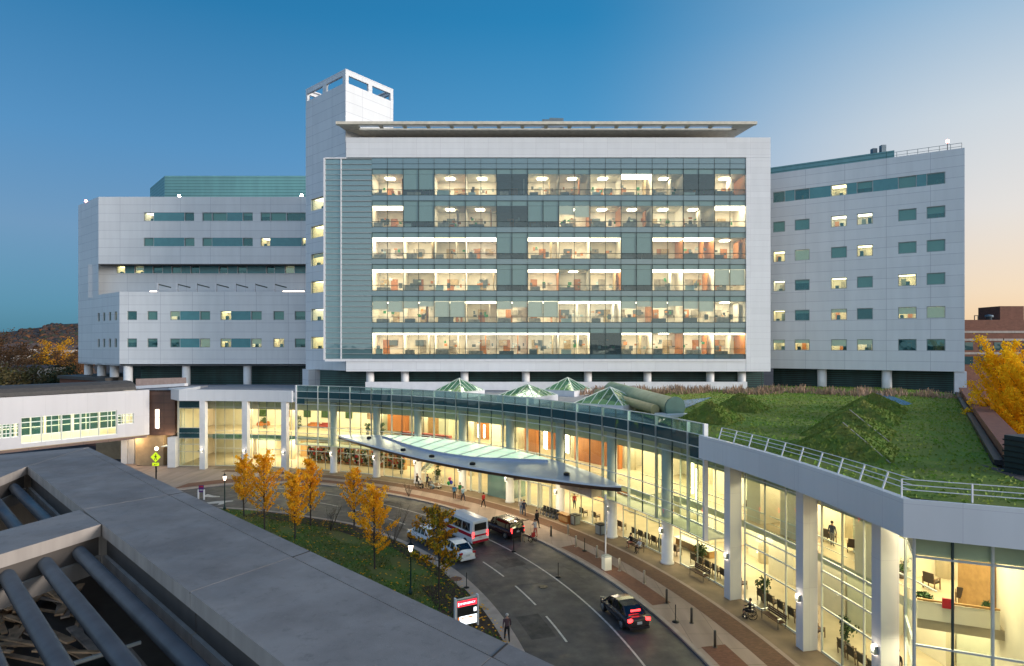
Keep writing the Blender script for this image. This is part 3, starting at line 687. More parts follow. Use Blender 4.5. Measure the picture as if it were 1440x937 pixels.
for x in (1228, 1241):
    p = p0+tw*uat(x)+nb*5; MB().box((p.x, p.y, ztw+2.3), (.75, .75, 1.7 if x < 1230 else 2.4)).build('flue', 'ac', RW)
rl = MB()
for i in range(7):
    p = pe+tw*(i*(Lw-ue-.6)/6+.3)+nb*.5; rl.bar((p.x, p.y, ztw-.6), (p.x, p.y, ztw+.9), .06)
a = pe+nb*.5; b = p1+nb*.5-tw*.3; rl.bar((a.x, a.y, ztw+.9), (b.x, b.y, ztw+.9), .06); rl.bar((a.x, a.y, ztw+.4), (b.x, b.y, ztw+.4), .05)
rl.build('roof_rail', 'frame', RW)
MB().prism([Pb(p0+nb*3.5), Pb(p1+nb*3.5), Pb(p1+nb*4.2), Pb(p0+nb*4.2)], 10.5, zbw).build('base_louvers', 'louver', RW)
for x in (1155, 1247): 
    p = p0+tw*uat(x)+nb*1.2; MB().lathe((p.x, p.y, 10), [(.72, 0), (.72, zbw-10)], 18).build('base_column', 'whitecol', RW)
p = p0+tw*uat(1351)+nb*1.0; MB().box((p.x, p.y, (zbw+8)/2), (1.5, 1.6, zbw-8), math.atan2(tw.y, tw.x)).build('corner_pier', 'white', RW)
pb = p0+tw*uat(1333)+nb*.8
roof_light('pale red beacon on a thin mast at the right end of the right wing roof', (pb.x, pb.y, ztw-.6), 'redlamp', 1.9)
# =================================================================== curved lobby
CA = [87.2, 81.5, 76.0, 69.9, 63.6, 57.5, 50.9, 44.0, 37.0, 30.2, 23.6, 17.1, 10.7, 5.3]   # column angles
LB = thing('lobby', 'long curved two storey glass lobby glowing yellow with white columns and a white fascia', 'building', (-5, 75, 0), world=True)
RG, RS, RF = 70.5, 68.3, 67.5            # glazing, glass screen, fascia radii
ZS = [12.97, 12.08, 11.1, 10.2, 6.9, 5.9, 5.2, 4.15]
A_L, A_R = 74.6, 18.2                    # ends of the glass screen
FZ0, FZ1 = 10.5, 12.2
AE = 4.6
# interior: floors, back walls, ceiling
def rback(a): return 82.0 if a > 40 else max(77.5, 82-(40-a)*.2)
mb = MB(); mb.ring(91.5, AE, RG-.3, 84, .02, .16, 48, 0, 0, 't'); mb.build('ground_floor', 'floorint', LB)
mb = MB(); mb.ring(91.5, 27, RG+.35, 84, 4.45, 5.0, 40, 1, 0, 'tbio'); mb.ring(27, AE, 72.6, 84, 4.45, 5.0, 14, 1, 0, 'tbio'); mb.build('upper_floor', ['floorint', 'bulk'], LB)
mb = MB(); mb.ring(91.5, AE, RG+.1, 85, 10.6, 11.7, 48, 0, 1, 'tbio'); mb.build('roof', ['ceil', 'roofmem'], LB)
mb = MB(); mb.ring(91.5, AE, RG+.14, RG+.4, 9.0, 10.6, 48, 0, 0, 'bio'); mb.build('ceiling_bulkhead', 'bulk', LB)
for (z0, z1, nm) in ((.16, 4.45, 'ground_back_wall'), (5.0, 10.6, 'upper_back_wall')):
    mb = MB(); mb.ring(91.5, AE, rback, lambda a: rback(a)+.3, z0, z1, 48, 0, 0, 'i'); mb.build(nm, 'cream', LB)
for a in (91.6,):
    mb = MB(); mb.ring(a-.1, a+.1, RG, 84, 0, 10.6, 1, 0); mb.build('end_partition', 'cream', LB)
# features along the back walls
feats = [(8, 83, 5.0, 'wood', 80.6, 1.0), ]
def wallbox(a0, a1, r0, r1, z0, z1, m, nm='wall_panel', n=None):
    mb = MB(); mb.ring(a0, a1, r0, r1, z0, z1, n or max(1, int(abs(a1-a0))), 0); return mb.build(nm, m, LB)
r2 = random.Random(11)
for k in range(13):
    a = CA[k]; b = CA[k+1]
    # inner round columns behind
    for zz in ((.16, 4.45), (5.0, 10.6)):
        p = PO((a+b)/2+.8, 77.2); MB().lathe((p.x, p.y, zz[0]), [(.45, 0), (.45, zz[1]-zz[0])], 14).build('inner_column', 'cream', LB)
    if k >= 3:
        for j in range(2):
            a0 = a-(.5+3.2*j+r2.random()*1.2); w = 1.0+r2.random()*1.4
            m = r2.choice(['wood', 'wood', 'wood2', 'cream', 'bulk'] if k < 8 else ['cream', 'cream', 'bulk', 'wood2'])
            wallbox(a0, a0-w, rback(a0)-1.0-r2.random()*4, rback(a0)-.6, 5.0, 8.2+r2.random()*1.5, m)
        for j in range(2):
            a0 = a-(.4+3*j+r2.random()*1.5); w = .9+r2.random()*1.6
            wallbox(a0, a0-w, rback(a0)-1-r2.random()*4, rback(a0)-.5, .16, 3.2+r2.random(), r2.choice(['wood2', 'cream', 'bulk', 'wood', 'curtain', 'spandrel_dark'] if k < 8 else ['cream', 'cream', 'bulk']))
    else:
        for j in range(2):
            a0 = a-(1+2.6*j+r2.random()); wallbox(a0, a0-.9, rback(a0)-.12, rback(a0)-.02, 6.5, 7.7, r2.choice(['drygrass', 'wood2', 'plantleaf']), 'wall_picture')
        a0 = a-2; wallbox(a0, a0-2.5, 79.5, 81.8, .16, 3.3, ['cream', 'wood2', 'curtain'][k], 'counter_wall')
wallbox(62.5, 55.8, 73.5, 74.2, 5.0, 6.15, 'redsofa', 'reception_desk')
wallbox(66.5, 64.0, 77, 78, 5.6, 8.6, 'wood'); wallbox(40.5, 35, 76, 76.5, 5.0, 8.8, 'wood'); wallbox(47, 45.4, 76, 76.5, 5.0, 8.6, 'wood')
# gift-shop shelves, full of small goods, behind the left bays
for k in range(11):
    a0 = 76.5-k*1.25
    mb = MB(); mb.ring(a0, a0-1.0, 75, 75.6, .16, 2.9, 1, 0)
    for _ in range(46):
        aa = a0-r2.random()*.95; z = .5+r2.random()*2.3; p = PO(aa, 74.9); s_ = .12+r2.random()*.3
        mb.box((p.x, p.y, z), (s_, .2, s_*.9), R(aa), 1+r2.randrange(5))
    mb.build('goods_shelf', ['wood2', 'c_red', 'c_white', 'plantleaf', 'c_black', 'cab'], LB)
# stair seen through the ground floor glass
s0, s1 = PO(60.2, 73.2, .2), PO(56.4, 74.4, 4.9)
mb = MB(); d = (s1-s0)
for o_ in (0, 1.6):
    q = Vector((math.cos(R(58)), math.sin(R(58)), 0))*o_
    mb.bar(s0+q, s1+q, .12, .4); mb.bar(s0+q+Vector((0, 0, 1)), s1+q+Vector((0, 0, 1)), .08)
for i in range(14):
    p = s0+d*(i+.5)/14; mb.box((p.x+.4, p.y+.7, p.z), (.34, 1.6, .05), R(58))
mb.build('stair', 'mullion', LB)
# upper guard rail along the slab edge
for k in range(3, 13):
    mb = MB(); r_ = RG+.55 if CA[k+1] > 25 else 72.8
    mb.ring(CA[k]-.2, CA[k+1]+.2, r_, r_+.06, 6.0, 6.08, 5, 0); mb.ring(CA[k]-.2, CA[k+1]+.2, r_, r_+.04, 5.45, 5.49, 5, 0)
    mb.build('guard_rail', 'mullion', LB)

# columns
for i, a in enumerate(CA):
    if i <= 2:
        p = PO(a, 67.95); mb = MB().box((p.x, p.y, 5.3), (.8, .85, 10.38), R(a)); mb.build('slim_column', 'whitecol', LB)
    elif i <= 10:
        p = PO(a, 69.45); mb = MB().lathe((p.x, p.y, .12), [(.58, 0), (.58, .15), (.5, .2), (.5, 10.4)], 20); mb.build('round_column', 'whitecol', LB)
    else:
        p = PO(a, 69.75); mb = MB().box((p.x, p.y, 5.3), (1.0, .7, 10.38), R(a)); mb.build('square_pier', 'panel_lobby', LB)
    # sconce and the light it throws down the column
    rr = {0: 67.4, 1: 67.4, 2: 67.4}.get(i, 68.75 if i <= 10 else 69.15); zs = 3.3 if i > 10 else 3.0
    p = PO(a, rr, zs); s_ = MB().box((p.x, p.y, zs), (.22, .3, .42), R(a), 0); s_.box((p.x, p.y, zs-.23), (.16, .22, .03), R(a), 1); s_.box((p.x, p.y, zs+.23), (.16, .22, .03), R(a), 1)
    sco = s_.build('wall_sconce', ['frame', 'lantern'], LB)
    q = PO(a, rr-.22, zs+.1)
    lamp('sconce_light', 'POINT', q, 9, (1, .86, .62), sco, size=.12)

# glazing bays
def glaze(a0, a1, r, zs, nv, name='glazing_bay', m='mullion', gl='glass_lobby', w=.05, fins=False):
    mb = MB()
    for z in zs: mb.ring(a0, a1, r-.06, r+.05, z-w*.8, z+w*.8, max(2, nv), 0)
    for j in range(nv+1):
        a = a0+(a1-a0)*j/nv; p = PO(a, r); dark = (j % 2 == 1)
        mb.box((p.x, p.y, (zs[0]+zs[-1])/2), (.12 if not (fins and not dark) else .3, w*(1.2 if not dark else 1.0), abs(zs[0]-zs[-1])), R(a), 1 if dark else 0)
    fr = mb.build(name, [m, 'darkframe' if gl != 'glass_lobby' else 'frame'], LB)
    g = MB(); g.ring(a0, a1, r, r+.01, min(zs), max(zs), max(2, nv), 0, 0, 'i'); g.build('pane', gl, fr)
    return fr
for i in range(13):
    a0, a1 = CA[i]-.45, CA[i+1]+.45
    if i >= 11 or (i == 10): a0, a1 = CA[i]-.5, CA[i+1]+.5
    zs = [.2, 2.9, 4.3, 5.15, 5.9, 9.3, 10.5] if i >= 10 else ([.2, 2.9, 4.3, 5.1, 5.6, 9.3, 10.5] if i < 2 else [.2, 2.9, 4.4])
    glaze(a0, a1, RG-.15 if i >= 10 else RG-.1, zs, 4 if i < 10 else 3)
# opaque strip in front of the upper slab where glass runs full height
for i in (0, 1):
    mb = MB(); mb.ring(CA[i], CA[i+1], RG+.0, RG+.05, 4.32, 5.08, 6, 0, 0, 'i'); mb.build('slab_edge_glass', 'glass_par', LB)
# the small corner bay at the left end
a0, a1 = 90.5, 87.6
fr = glaze(91.2, 87.7, RG-.6, [.2, 2.4, 3.55, 4.5, 5.3, 6.1, 9.2, 10.4], 2, 'corner_bay')
for (z0, z1) in ((4.52, 6.08), (9.22, 10.4)):
    mb = MB(); mb.ring(91.2, 87.7, RG-.66, RG-.62, z0, z1, 2, 0, 0, 'i'); mb.build('spandrel', 'spandrel_dark', fr)
cs = MB(); pa, pb_ = PO(91.2, RG-.6), PO(91.6, RG+2.6)
for z in (.2, 2.4, 3.55, 4.5, 5.3, 6.1, 9.2, 10.4): cs.bar((pa.x, pa.y, z), (pb_.x, pb_.y, z), .1)
for t in (.35, .7, 1): cs.bar((pa.x+(pb_.x-pa.x)*t, pa.y+(pb_.y-pa.y)*t, .2), (pa.x+(pb_.x-pa.x)*t, pa.y+(pb_.y-pa.y)*t, 10.4), .08)
cs.build('corner_side', 'mullion', LB)

# projecting glass screen (two storeys above the entrance)
bd = [A_L]+[a for a in CA if A_R < a < A_L]+[A_R]
for k in range(len(bd)-1):
    a0, a1 = bd[k], bd[k+1]; nv = max(1, round((a0-a1)/6.5*4)); 
    fr = glaze(a0, a1, RS, ZS, nv, 'screen_bay', 'mullion', 'glass_lobby_up', .045, True)
    mb = MB(); mb.ring(a0, a1, RS-.03, RS-.02, ZS[2]+.03, ZS[1]-.03, nv, 0, 0, 'i'); mb.build('spandrel', 'spandrel_dark', fr)
    mb = MB(); mb.ring(a0, a1, RS-.03, RS-.02, ZS[1]+.03, ZS[0]-.03, nv, 0, 0, 'i'); mb.build('parapet_pane', 'glass_par', fr)
for a, a2 in ((A_L, A_L-1.2), (A_R, A_R+1.6)):
    mb = MB(); mb.ring(a, a2, RS-.045, RS-.035, 10.23, 11.07, 1, 0, 0, 'i'); mb.build('end_spandrel', 'spandrel_dark', LB)
mb = MB()
for a in (A_L, A_R):
    p = PO(a, RS); MB().box((p.x, p.y, (12.97+4.15)/2), (.35, .2, 12.97-4.1), R(a)).build('screen_edge', 'white', LB)
mb = MB(); mb.ring(A_L, A_R, RS+.1, RG, 4.1, 4.2, 40, 0); mb.build('screen_soffit', 'bulk', LB)
mb = MB(); mb.ring(A_L, A_R, RS+.1, RG+.2, 10.62, 11.3, 40, 0); mb.build('screen_head', 'roofmem', LB)
# white fascia, left and right of the screen, and the straight end past the corner
ec0 = PO(1.6, RF); ec1 = at_z(1440, 716, 12.2); ec1.z = 0; ed = (ec1-ec0).normalized(); ec2 = ec0+ed*16
def fascia(a0, a1, n): 
    mb = MB(); mb.ring(a0, a1, RF, RF+.35, FZ0, FZ1, n, 0); mb.ring(a0, a1, RF+.36, RG, FZ0, FZ0+.08, n, 0); return mb.build('fascia', 'panel_lobby', LB)
fascia(90.2, A_L+.2, 14); fascia(A_R-.25, 1.6, 18)
nrm = Vector((-ed.y, ed.x, 0))
mb = MB().prism([(ec0.x, ec0.y), (ec2.x, ec2.y), ((ec2+nrm*.35).x, (ec2+nrm*.35).y), (PO(1.6, RF+.35).x, PO(1.6, RF+.35).y)], FZ0, FZ1); mb.build('end_fascia', 'panel_lobby', LB)
q0 = PO(90.2, RF); q1 = Vector((-54.2, 96.5, 0))
mb = MB().prism([(q0.x, q0.y), (q1.x, q1.y), (q1.x+3, q1.y+4), (PO(90.2, RG+.5).x, PO(90.2, RG+.5).y)], FZ0, FZ1); mb.build('corner_fascia', 'panel_lobby', LB)
# straight end bay: glazing set back behind the end fascia
g0 = PO(4.6, RG-.3); g1 = PO(1.6, RG-.2)+ed*.0+nrm*.0; g1 = ec0+nrm*1.1+ed*.6; g2 = g1+ed*4.35
zz = [.2, 2.8, 4.3, 5.4, 9.4, 10.5]
def flat_glaze(a, b, nv, nm='end_glazing'):
    mb = MB()
    for z in zz: mb.bar((a.x, a.y, z), (b.x, b.y, z), .1, .09)
    for j in range(nv+1):
        p = a+(b-a)*j/nv; mb.bar((p.x, p.y, .2), (p.x, p.y, 10.5), .1 if j % 2 == 0 else .08, mi=j % 2)
    fr = mb.build(nm, ['mullion', 'darkframe'], LB)
    MB().face([(a.x, a.y, .2), (b.x, b.y, .2), (b.x, b.y, 10.5), (a.x, a.y, 10.5)]).build('pane', 'glass_lobby', fr)
flat_glaze(g0, g1, 1); flat_glaze(g1, g2, 3)
pc = g2+ed*.8; MB().box((pc.x, pc.y, 5.3), (1.3, 1.6, 10.38), math.atan2(ed.y, ed.x)).build('end_pier', 'panel_lobby', LB)
pc = g2+ed*6-nrm*.1; MB().box((pc.x, pc.y, 5.3), (9, 1.0, 10.38), math.atan2(ed.y, ed.x)).build('end_wall', 'panel_lobby', LB)
# rooms behind the end bay
sd = g2+ed*.2; se = sd+nrm*6; sq = PO(4.6, 77.6); mb = MB()
for a_, b_ in ((sd, se), (se, sq)): mb.face([(a_.x, a_.y, .16), (b_.x, b_.y, .16), (b_.x, b_.y, 10.6), (a_.x, a_.y, 10.6)])
mb.build('end_back_wall', 'cream', LB)
mb = MB(); pf = [g0, g1, sd, se, sq]
mb.prism([(p.x, p.y) for p in pf], .03, .15); mb.build('end_floor', 'floorint', LB)
mb = MB(); pf = [g1+nrm*4.3+ed*.9, g2+nrm*4.3+ed*.2, se, sq, PO(4.7, 72.7)]
mb.prism([(p.x, p.y) for p in pf], 4.5, 5.0); 
mb.build('end_gallery', 'floorint', LB)
mb = MB(); a_, b_ = g1+nrm*4.25+ed*.9, g2+nrm*4.25; mb.bar((a_.x, a_.y, 6.0), (b_.x, b_.y, 6.0), .09); mb.bar((a_.x, a_.y, 5.45), (b_.x, b_.y, 5.45), .9, .06) if 0 else None
mb.hexa([(a_.x, a_.y, 5.0), (b_.x, b_.y, 5.0), (b_.x, b_.y+.06, 5.0), (a_.x, a_.y+.06, 5.0), (a_.x, a_.y, 5.9), (b_.x, b_.y, 5.9), (b_.x, b_.y+.06, 5.9), (a_.x, a_.y+.06, 5.9)], 1)
mb.build('end_balustrade', ['wood2', 'cream'], LB)
mb = MB(); pf = [g0, g1, sd, se, sq]; mb.prism([(p.x, p.y) for p in pf], 10.62, 11.7); mb.build('end_roof', ['ceil'], LB)
mb = MB()
for a_, b_ in ((g0, g1), (g1, g2)):
    o_ = nrm*.12; a2, b2 = a_+o_, b_+o_; mb.face([(a2.x, a2.y, 9.45), (b2.x, b2.y, 9.45), (b2.x, b2.y, 10.5), (a2.x, a2.y, 10.5)])
mb.build('end_bulkhead', 'bulk', LB)
p = g1+ed*2.2+nrm*4.15; MB().box((p.x, p.y, 6.0), (.5, .1, .5), math.atan2(ed.y, ed.x)).build('red_notice', 'redpaint', LB)

# lamps of the lobby
warm = (1, .83, .54)
big = bpy.data.lights.new('lobby_ceiling_light', 'AREA'); big.shape = 'RECTANGLE'; big.size = 5; big.size_y = 6; big.energy = 690; big.color = warm
low = bpy.data.lights.new('lobby_ground_light', 'AREA'); low.shape = 'RECTANGLE'; low.size = 5; low.size_y = 7; low.energy = 470; low.color = warm
bigs, lows = [big], [low]
for f_ in (.7, 1.2):
    q = big.copy(); q.energy = big.energy*f_; bigs.append(q); q = low.copy(); q.energy = low.energy*f_; lows.append(q)
for i in range(13):
    a = (CA[i]+CA[i+1])/2
    lamp('lobby_ceiling_light', 'AREA', PO(a, 76.2, 10.5), 0, warm, LB, (0, 0, R(a)), data=bigs[i*7 % 3])
    lamp('lobby_ground_light', 'AREA', PO(a, 76.2, 4.38), 0, warm, LB, (0, 0, R(a)), data=lows[i*5 % 3])
p = g1+ed*1.5+nrm*4; lamp('end_light', 'AREA', (p.x, p.y, 10.4), 420, warm, LB, (0, 0, 0), 3.5)
p = g1+ed*1.5+nrm*2.5; lamp('end_low_light', 'AREA', (p.x, p.y, 4.3), 120, warm, LB, (0, 0, 0), 2)
for (a, r_, z0, z1) in ((24.8, 73.5, 5.4, 8.4), (23.9, 73.0, 5.2, 7.9), (20.6, 73, 5.0, 7.6), (21.4, 73.8, 5.6, 8.2), (43.0, 74.5, 6, 8.6), (43.6, 75, 6, 8.4), (40.2, 74.5, 6, 8.4), (40.8, 75, 6, 8.6), (52.6, 75, 6.2, 8), (51.8, 75, 6.2, 8)):
    p = PO(a, r_); MB().lathe((p.x, p.y, z0), [(.11, 0), (.11, z1-z0)], 8).build('tube_lamp', 'tubelamp', LB)

# entrance: dark door leaves and portal frames under the canopy
for k, a in enumerate((49.6, 48.2, 42.6, 41.2, 39.6)):
    p = PO(a, RG-.35); mb = MB()
    for s_ in (-1, 1): mb.box((p.x+s_*.75*math.sin(R(a)), p.y-s_*.75*math.cos(R(a)), 1.5), (.3, .09, 2.8), R(a))
    mb.box((p.x, p.y, 2.95), (.3, 1.6, .14), R(a)); mb.build('door_frame', 'mullion', LB)
mb = MB(); mb.ring(47.6, 44.6, RG-.6, RG+2.4, .16, 3.3, 3, 0, 0, 'ib'); mb.build('revolving_door', 'glass_lv', LB)

# canopy: leaf shaped metal deck with a frosted glass skylight
pts = [(478, 610), (490, 617), (504, 623), (527, 630.5), (552, 637), (580, 644.5), (608, 651), (640, 657), (680, 663), (718.5, 668), (756, 676), (792, 682.5), (828, 685.5), (860, 685), (873.5, 678)]
CZ = 5.95
front = [at_z(x, y, CZ) for x, y in pts]
fa = [pol(p) for p in front]
CP = thing('entrance_canopy', 'big leaf shaped metal entrance canopy with a glowing pale green glass roof', 'canopy', (-8, 68, CZ), world=True)
def rfront(a):
    t = (a-27.5)/(68.3-27.5); t = min(1, max(0, t)); t = t**.92
    return RS-.2-BULGE*(math.sin(math.pi*t)**.78)
BULGE = 7.6
AT0, AT1 = 68.3, 27.5
n = 46
RB = RS-.25
def rf2(a, s=0): return min(RB-.05, rfront(a)+s)
top, und, rim = MB(), MB(), MB()
def zc_(a, r):   # slight crown of the deck
    t = (r-rf2(a))/max(.1, RB-rf2(a)); w = min(1, (RB-rf2(a))/7); return CZ+.85*w*min(1, t)
GA0, GA1 = 61.0, 36.6
def gl_in(a):    # inner edge of the skylight
    return rf2(a)+2.3
for k in range(n):
    a, b = AT0+(AT1-AT0)*k/n, AT0+(AT1-AT0)*(k+1)/n
    m = 7
    for j in range(m):
        A_ = [(a, rf2(a)+(RB-rf2(a))*j/m), (a, rf2(a)+(RB-rf2(a))*(j+1)/m), (b, rf2(b)+(RB-rf2(b))*(j+1)/m), (b, rf2(b)+(RB-rf2(b))*j/m)]
        top.face([PO(x, r, zc_(x, r)) for x, r in A_], 0, True)
    lo = lambda x, r: CZ-.5-.6*min(1, (RB-rf2(x))/7)*min(1, (r-rf2(x))/3.5)
    for j in range(m):
        A_ = [(a, rf2(a, .25)+(RB-rf2(a, .25))*j/m), (b, rf2(b, .25)+(RB-rf2(b, .25))*j/m), (b, rf2(b, .25)+(RB-rf2(b, .25))*(j+1)/m), (a, rf2(a, .25)+(RB-rf2(a, .25))*(j+1)/m)]
        und.face([PO(x, r, lo(x, r)) for x, r in A_], 0, True)
    rim.face([PO(a, rf2(a), CZ), PO(b, rf2(b), CZ), PO(b, rf2(b, -.12), CZ-.16), PO(a, rf2(a, -.12), CZ-.16)], 0, True)
    rim.face([PO(a, rf2(a, -.12), CZ-.16), PO(b, rf2(b, -.12), CZ-.16), PO(b, rf2(b, .25), CZ-.55), PO(a, rf2(a, .25), CZ-.55)], 1, True)
top.build('deck', 'canopy', CP); und.build('soffit', 'soffit', CP); rim.build('rim', ['canopy_edge', 'canopy_rim'], CP)
# skylight panes standing just proud of the deck
npn = 11
for k in range(npn):
    a, b = GA0+(GA1-GA0)*k/npn, GA0+(GA1-GA0)*(k+1)/npn
    w = lambda x: max(0.12, 1-abs((x-49.5)/13.4)**3)
    ri = lambda x: RB-.25-(RB-.25-gl_in(x))*w(x)
    h = MB()
    for j in range(3):
        f0_, f1_ = j/3, (j+1)/3
        q = [(a, ri(a)+(RB-.25-ri(a))*f0_), (a, ri(a)+(RB-.25-ri(a))*f1_), (b, ri(b)+(RB-.25-ri(b))*f1_), (b, ri(b)+(RB-.25-ri(b))*f0_)]
        q = [(x+(.06 if x == b else -.06), r) for x, r in q]
        h.face([PO(x, r+(.05 if i in (0, 3) else -.05), zc_(x, r)+.12) for i, (x, r) in enumerate(q)])
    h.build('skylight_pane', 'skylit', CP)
    rb_ = MB(); p1_, p2_ = PO(a, ri(a)-.1), PO(a, RB-.2); rb_.bar((p1_.x, p1_.y, zc_(a, ri(a))+.1), (p2_.x, p2_.y, zc_(a, RB)+.1), .14, .22); rb_.build('skylight_rib', 'mullion', CP)
kb = MB()
for k in range(24):
    a, b = GA0+(GA1-GA0)*k/24, GA0+(GA1-GA0)*(k+1)/24
    w = lambda x: max(0.12, 1-abs((x-49.5)/13.4)**3)
    ri = lambda x: RB-.25-(RB-.25-gl_in(x))*w(x)-.12
    kb.bar(PO(a, ri(a), zc_(a, ri(a))+.08), PO(b, ri(b), zc_(b, ri(b))+.08), .16, .26)
kb.build('skylight_kerb', 'canopy', CP)
for (x, y) in ((519, 616), (567, 633), (607, 642), (664.5, 652.5), (797, 667)):
    p = at_z(x, y, CZ+.3); MB().lathe((p.x, p.y, CZ+.2), [(.32, 0), (.32, .22), (.15, .3)], 10).build('drain_cap', 'iron', CP)
for a in (60, 50.9, 44, 37, 31): 
    p, q = PO(a, RS-.05), PO(a, rf2(a)+1.0); MB().bar((p.x, p.y, 5.0), (q.x, q.y, 5.25), .3, .4).build('support_arm', 'soffit', CP)
for a in (56, 51, 46, 41, 36): lamp('canopy_light', 'AREA', PO(a, 66.3, 4.75), 130, (1, .84, .55), CP, (0, 0, R(a)), 1.2)
# hanging soffit bracket near the right tip
mb = MB(); mb.ring(34.5, 30.2, 66.9, 68.2, 4.3, 5.3, 6, 0); mb.build('end_bracket', 'soffit', CP)

# =================================================================== roof terrace
mb = MB(); mb.ring(91, 3, RG, 86, 11.72, 11.8, 40, 0, 0, 't'); structure(mb, 'roof_deck', 'roofmem')
def poly(pts, z): return [(p[0], p[1], z) for p in pts]
ax = Vector((.58, .8146, 0)); bx_ = Vector((.8146, -.58, 0))
par0, par1 = Vector((63.3, 86.5, 0)), Vector((28.6, 35.4, 0))
gpts = [PO(18.4-1.2*k, RF+.36) for k in range(14)]+[ec0+ed*7.4+nrm*.36, par1-bx_*.6-ax*.4, par0-bx_*.5+ax*.5, Vector((62, 100, 0)), Vector((44, 104, 0)), Vector((40, 96.5, 0)), Vector((16, 96.5, 0)), Vector((12, 70, 0))]
bm = bmesh.new(); f = bm.faces.new([bm.verts.new((p.x, p.y, 12.0)) for p in gpts]); bmesh.ops.triangulate(bm, faces=[f])
if sum(f.normal.z for f in bm.faces) < 0: bmesh.ops.reverse_faces(bm, faces=bm.faces)
me = bpy.data.meshes.new('roof_lawn'); bm.to_mesh(me); tri = [[v.co.copy() for v in f.verts] for f in bm.faces]; bm.free(); me.materials.append(M['roofgrass'])
o = bpy.data.objects.new('roof_lawn', me); COL.objects.link(o); o['kind'] = 'structure'
def scatter(tris, count, hgt, wid, z, r3, cond=None, lean=.5):
    areas = [((t[1]-t[0]).cross(t[2]-t[0])).length/2 for t in tris]; mb = MB(); tot = 0
    while tot < count:
        t = r3.choices(tris, areas)[0]; u, v = r3.random(), r3.random()
        if u+v > 1: u, v = 1-u, 1-v
        p = t[0]+(t[1]-t[0])*u+(t[2]-t[0])*v
        tot += 1
        if cond and not cond(p): continue
        a = r3.random()*6.283; h = hgt*(.4+r3.random()); w = wid*(.5+r3.random())
        d = Vector((math.cos(a), math.sin(a), 0)); l = Vector((r3.uniform(-1, 1), r3.uniform(-1, 1), 0))*lean*h
        b = Vector((p.x, p.y, p.z if z is None else z))
        mb.face([b-d*w, b+d*w, b+l+Vector((0, 0, h))])
    return mb
o = scatter(tri, 17000, .11, .10, 12.0, random.Random(3)).build('sedum_cover', 'blade', None, False); o['kind'] = 'stuff'
def mound(name, c, h, label, grp, line=False):
    c = Vector(c); t = thing(name, label, 'planted mound', (c.x, c.y, 11.98), group=grp)
    mb = MB(); g = 14; r3 = random.Random(int(c.x*10)); hgt = 1.85
    def Pt(i, j):
        u, v = i/g*2-1, j/g*2-1; q = max(abs(u), abs(v)); z = hgt*(1-q)**.95
        jit = .07 if q < .98 else 0
        return ax*u*(h+.6)+bx_*v*h+Vector((r3.uniform(-jit, jit), r3.uniform(-jit, jit), z+r3.uniform(-jit, jit)))
    gr = [[Pt(i, j) for j in range(g+1)] for i in range(g+1)]
    for i in range(g):
        for j in range(g): mb.face([gr[i][j], gr[i][j+1], gr[i+1][j+1], gr[i+1][j]])
    mb.build('turf', 'mound', t)
    tr = [[gr[i][j], gr[i][j+1], gr[i+1][j]] for i in range(g) for j in range(g)]+[[gr[i+1][j+1], gr[i][j+1], gr[i+1][j]] for i in range(g) for j in range(g)]
    o = scatter(tr, 2200, .13, .09, None, r3).build('plants', 'blade3', t, False)
    rb = MB()
    rb.bar((0, 0, hgt+.06), bx_*h*.97+(-ax)*(h+.6)*.97+Vector((0, 0, .1)), .045)
    if line: rb.build('edge_strip', 'concrete_edge', t)
    return t
mound('planted_mound', (21.8, 40.3), 3.0, 'nearest and largest looking green planted mound, just behind the white roof railing', 'planted roof mounds', True)
mound('planted_mound', (26.6, 48.2), 3.0, 'second planted mound of the right hand row, next behind the nearest one', 'planted roof mounds', True)
mound('planted_mound', (32.8, 57.2), 3.0, 'third planted mound of the right hand row, counting away from the railing', 'planted roof mounds')
mound('planted_mound', (38.8, 65.6), 3.0, 'farthest planted mound of the right hand row, beside the blue roof pad', 'planted roof mounds')
mound('planted_mound', (18.4, 56.6), 2.4, 'dark green planted mound close to the right end of the glass parapet', 'planted roof mounds')
mound('planted_mound', (24.7, 66), 2.5, 'green planted mound in front of the dry grasses below the main block', 'planted roof mounds')
def pyramid(c, label, h, hp):
    c = Vector(c); t = thing('glass_skylight', label, 'skylight', (c.x, c.y, 11.8), group='pyramid skylights')
    zb, za = .75, hp
    P4 = [(-ax-bx_)*h, (-ax+bx_)*h, (ax+bx_)*h, (ax-bx_)*h]; ap = Vector((0, 0, za))
    MB().prism([(p.x*1.02, p.y*1.02) for p in P4], 0, zb).build('base', 'white', t)
    for i in range(4):
        a, b = P4[i]+Vector((0, 0, zb+.03)), P4[(i+1) % 4]+Vector((0, 0, zb+.03))
        MB().face([a, b, ap]).build('glazing', 'glass_pyr', t)
        fm = MB(); fm.bar(a, ap, .11)
        fm.bar(a, b, .1)
        for k in range(1, 6):
            q = a+(b-a)*k/6; s_ = 1-abs(k/6*2-1); top_ = (a+(ap-a)*(k/3) if k <= 3 else b+(ap-b)*((6-k)/3)); fm.bar(q, top_, .065)
        fm.build('glazing_bars', 'mullion', t)
    MB().prism([(p.x*.96, p.y*.96) for p in P4], zb+.02, zb+.06).build('inner_light', 'skyglow', t)
mk('skyglow', mat('lit_well', (.3, .33, .16), .7, emit=(.75, .85, .35), estr=.16))
pyramid((10.9, 68), 'glass pyramid skylight nearest the camera, with a white base showing at its right', 2.95, 2.5)
pyramid((2.0, 78), 'glass pyramid skylight rising behind the middle of the glass parapet', 2.75, 2.2)
pyramid((-7.4, 86), 'glass pyramid skylight at the left, in front of two base columns of the main block', 2.5, 2.5)
pyramid((8, 88), 'glass pyramid skylight farthest back, touching the dark louvres of the main block', 2.5, 2.5)
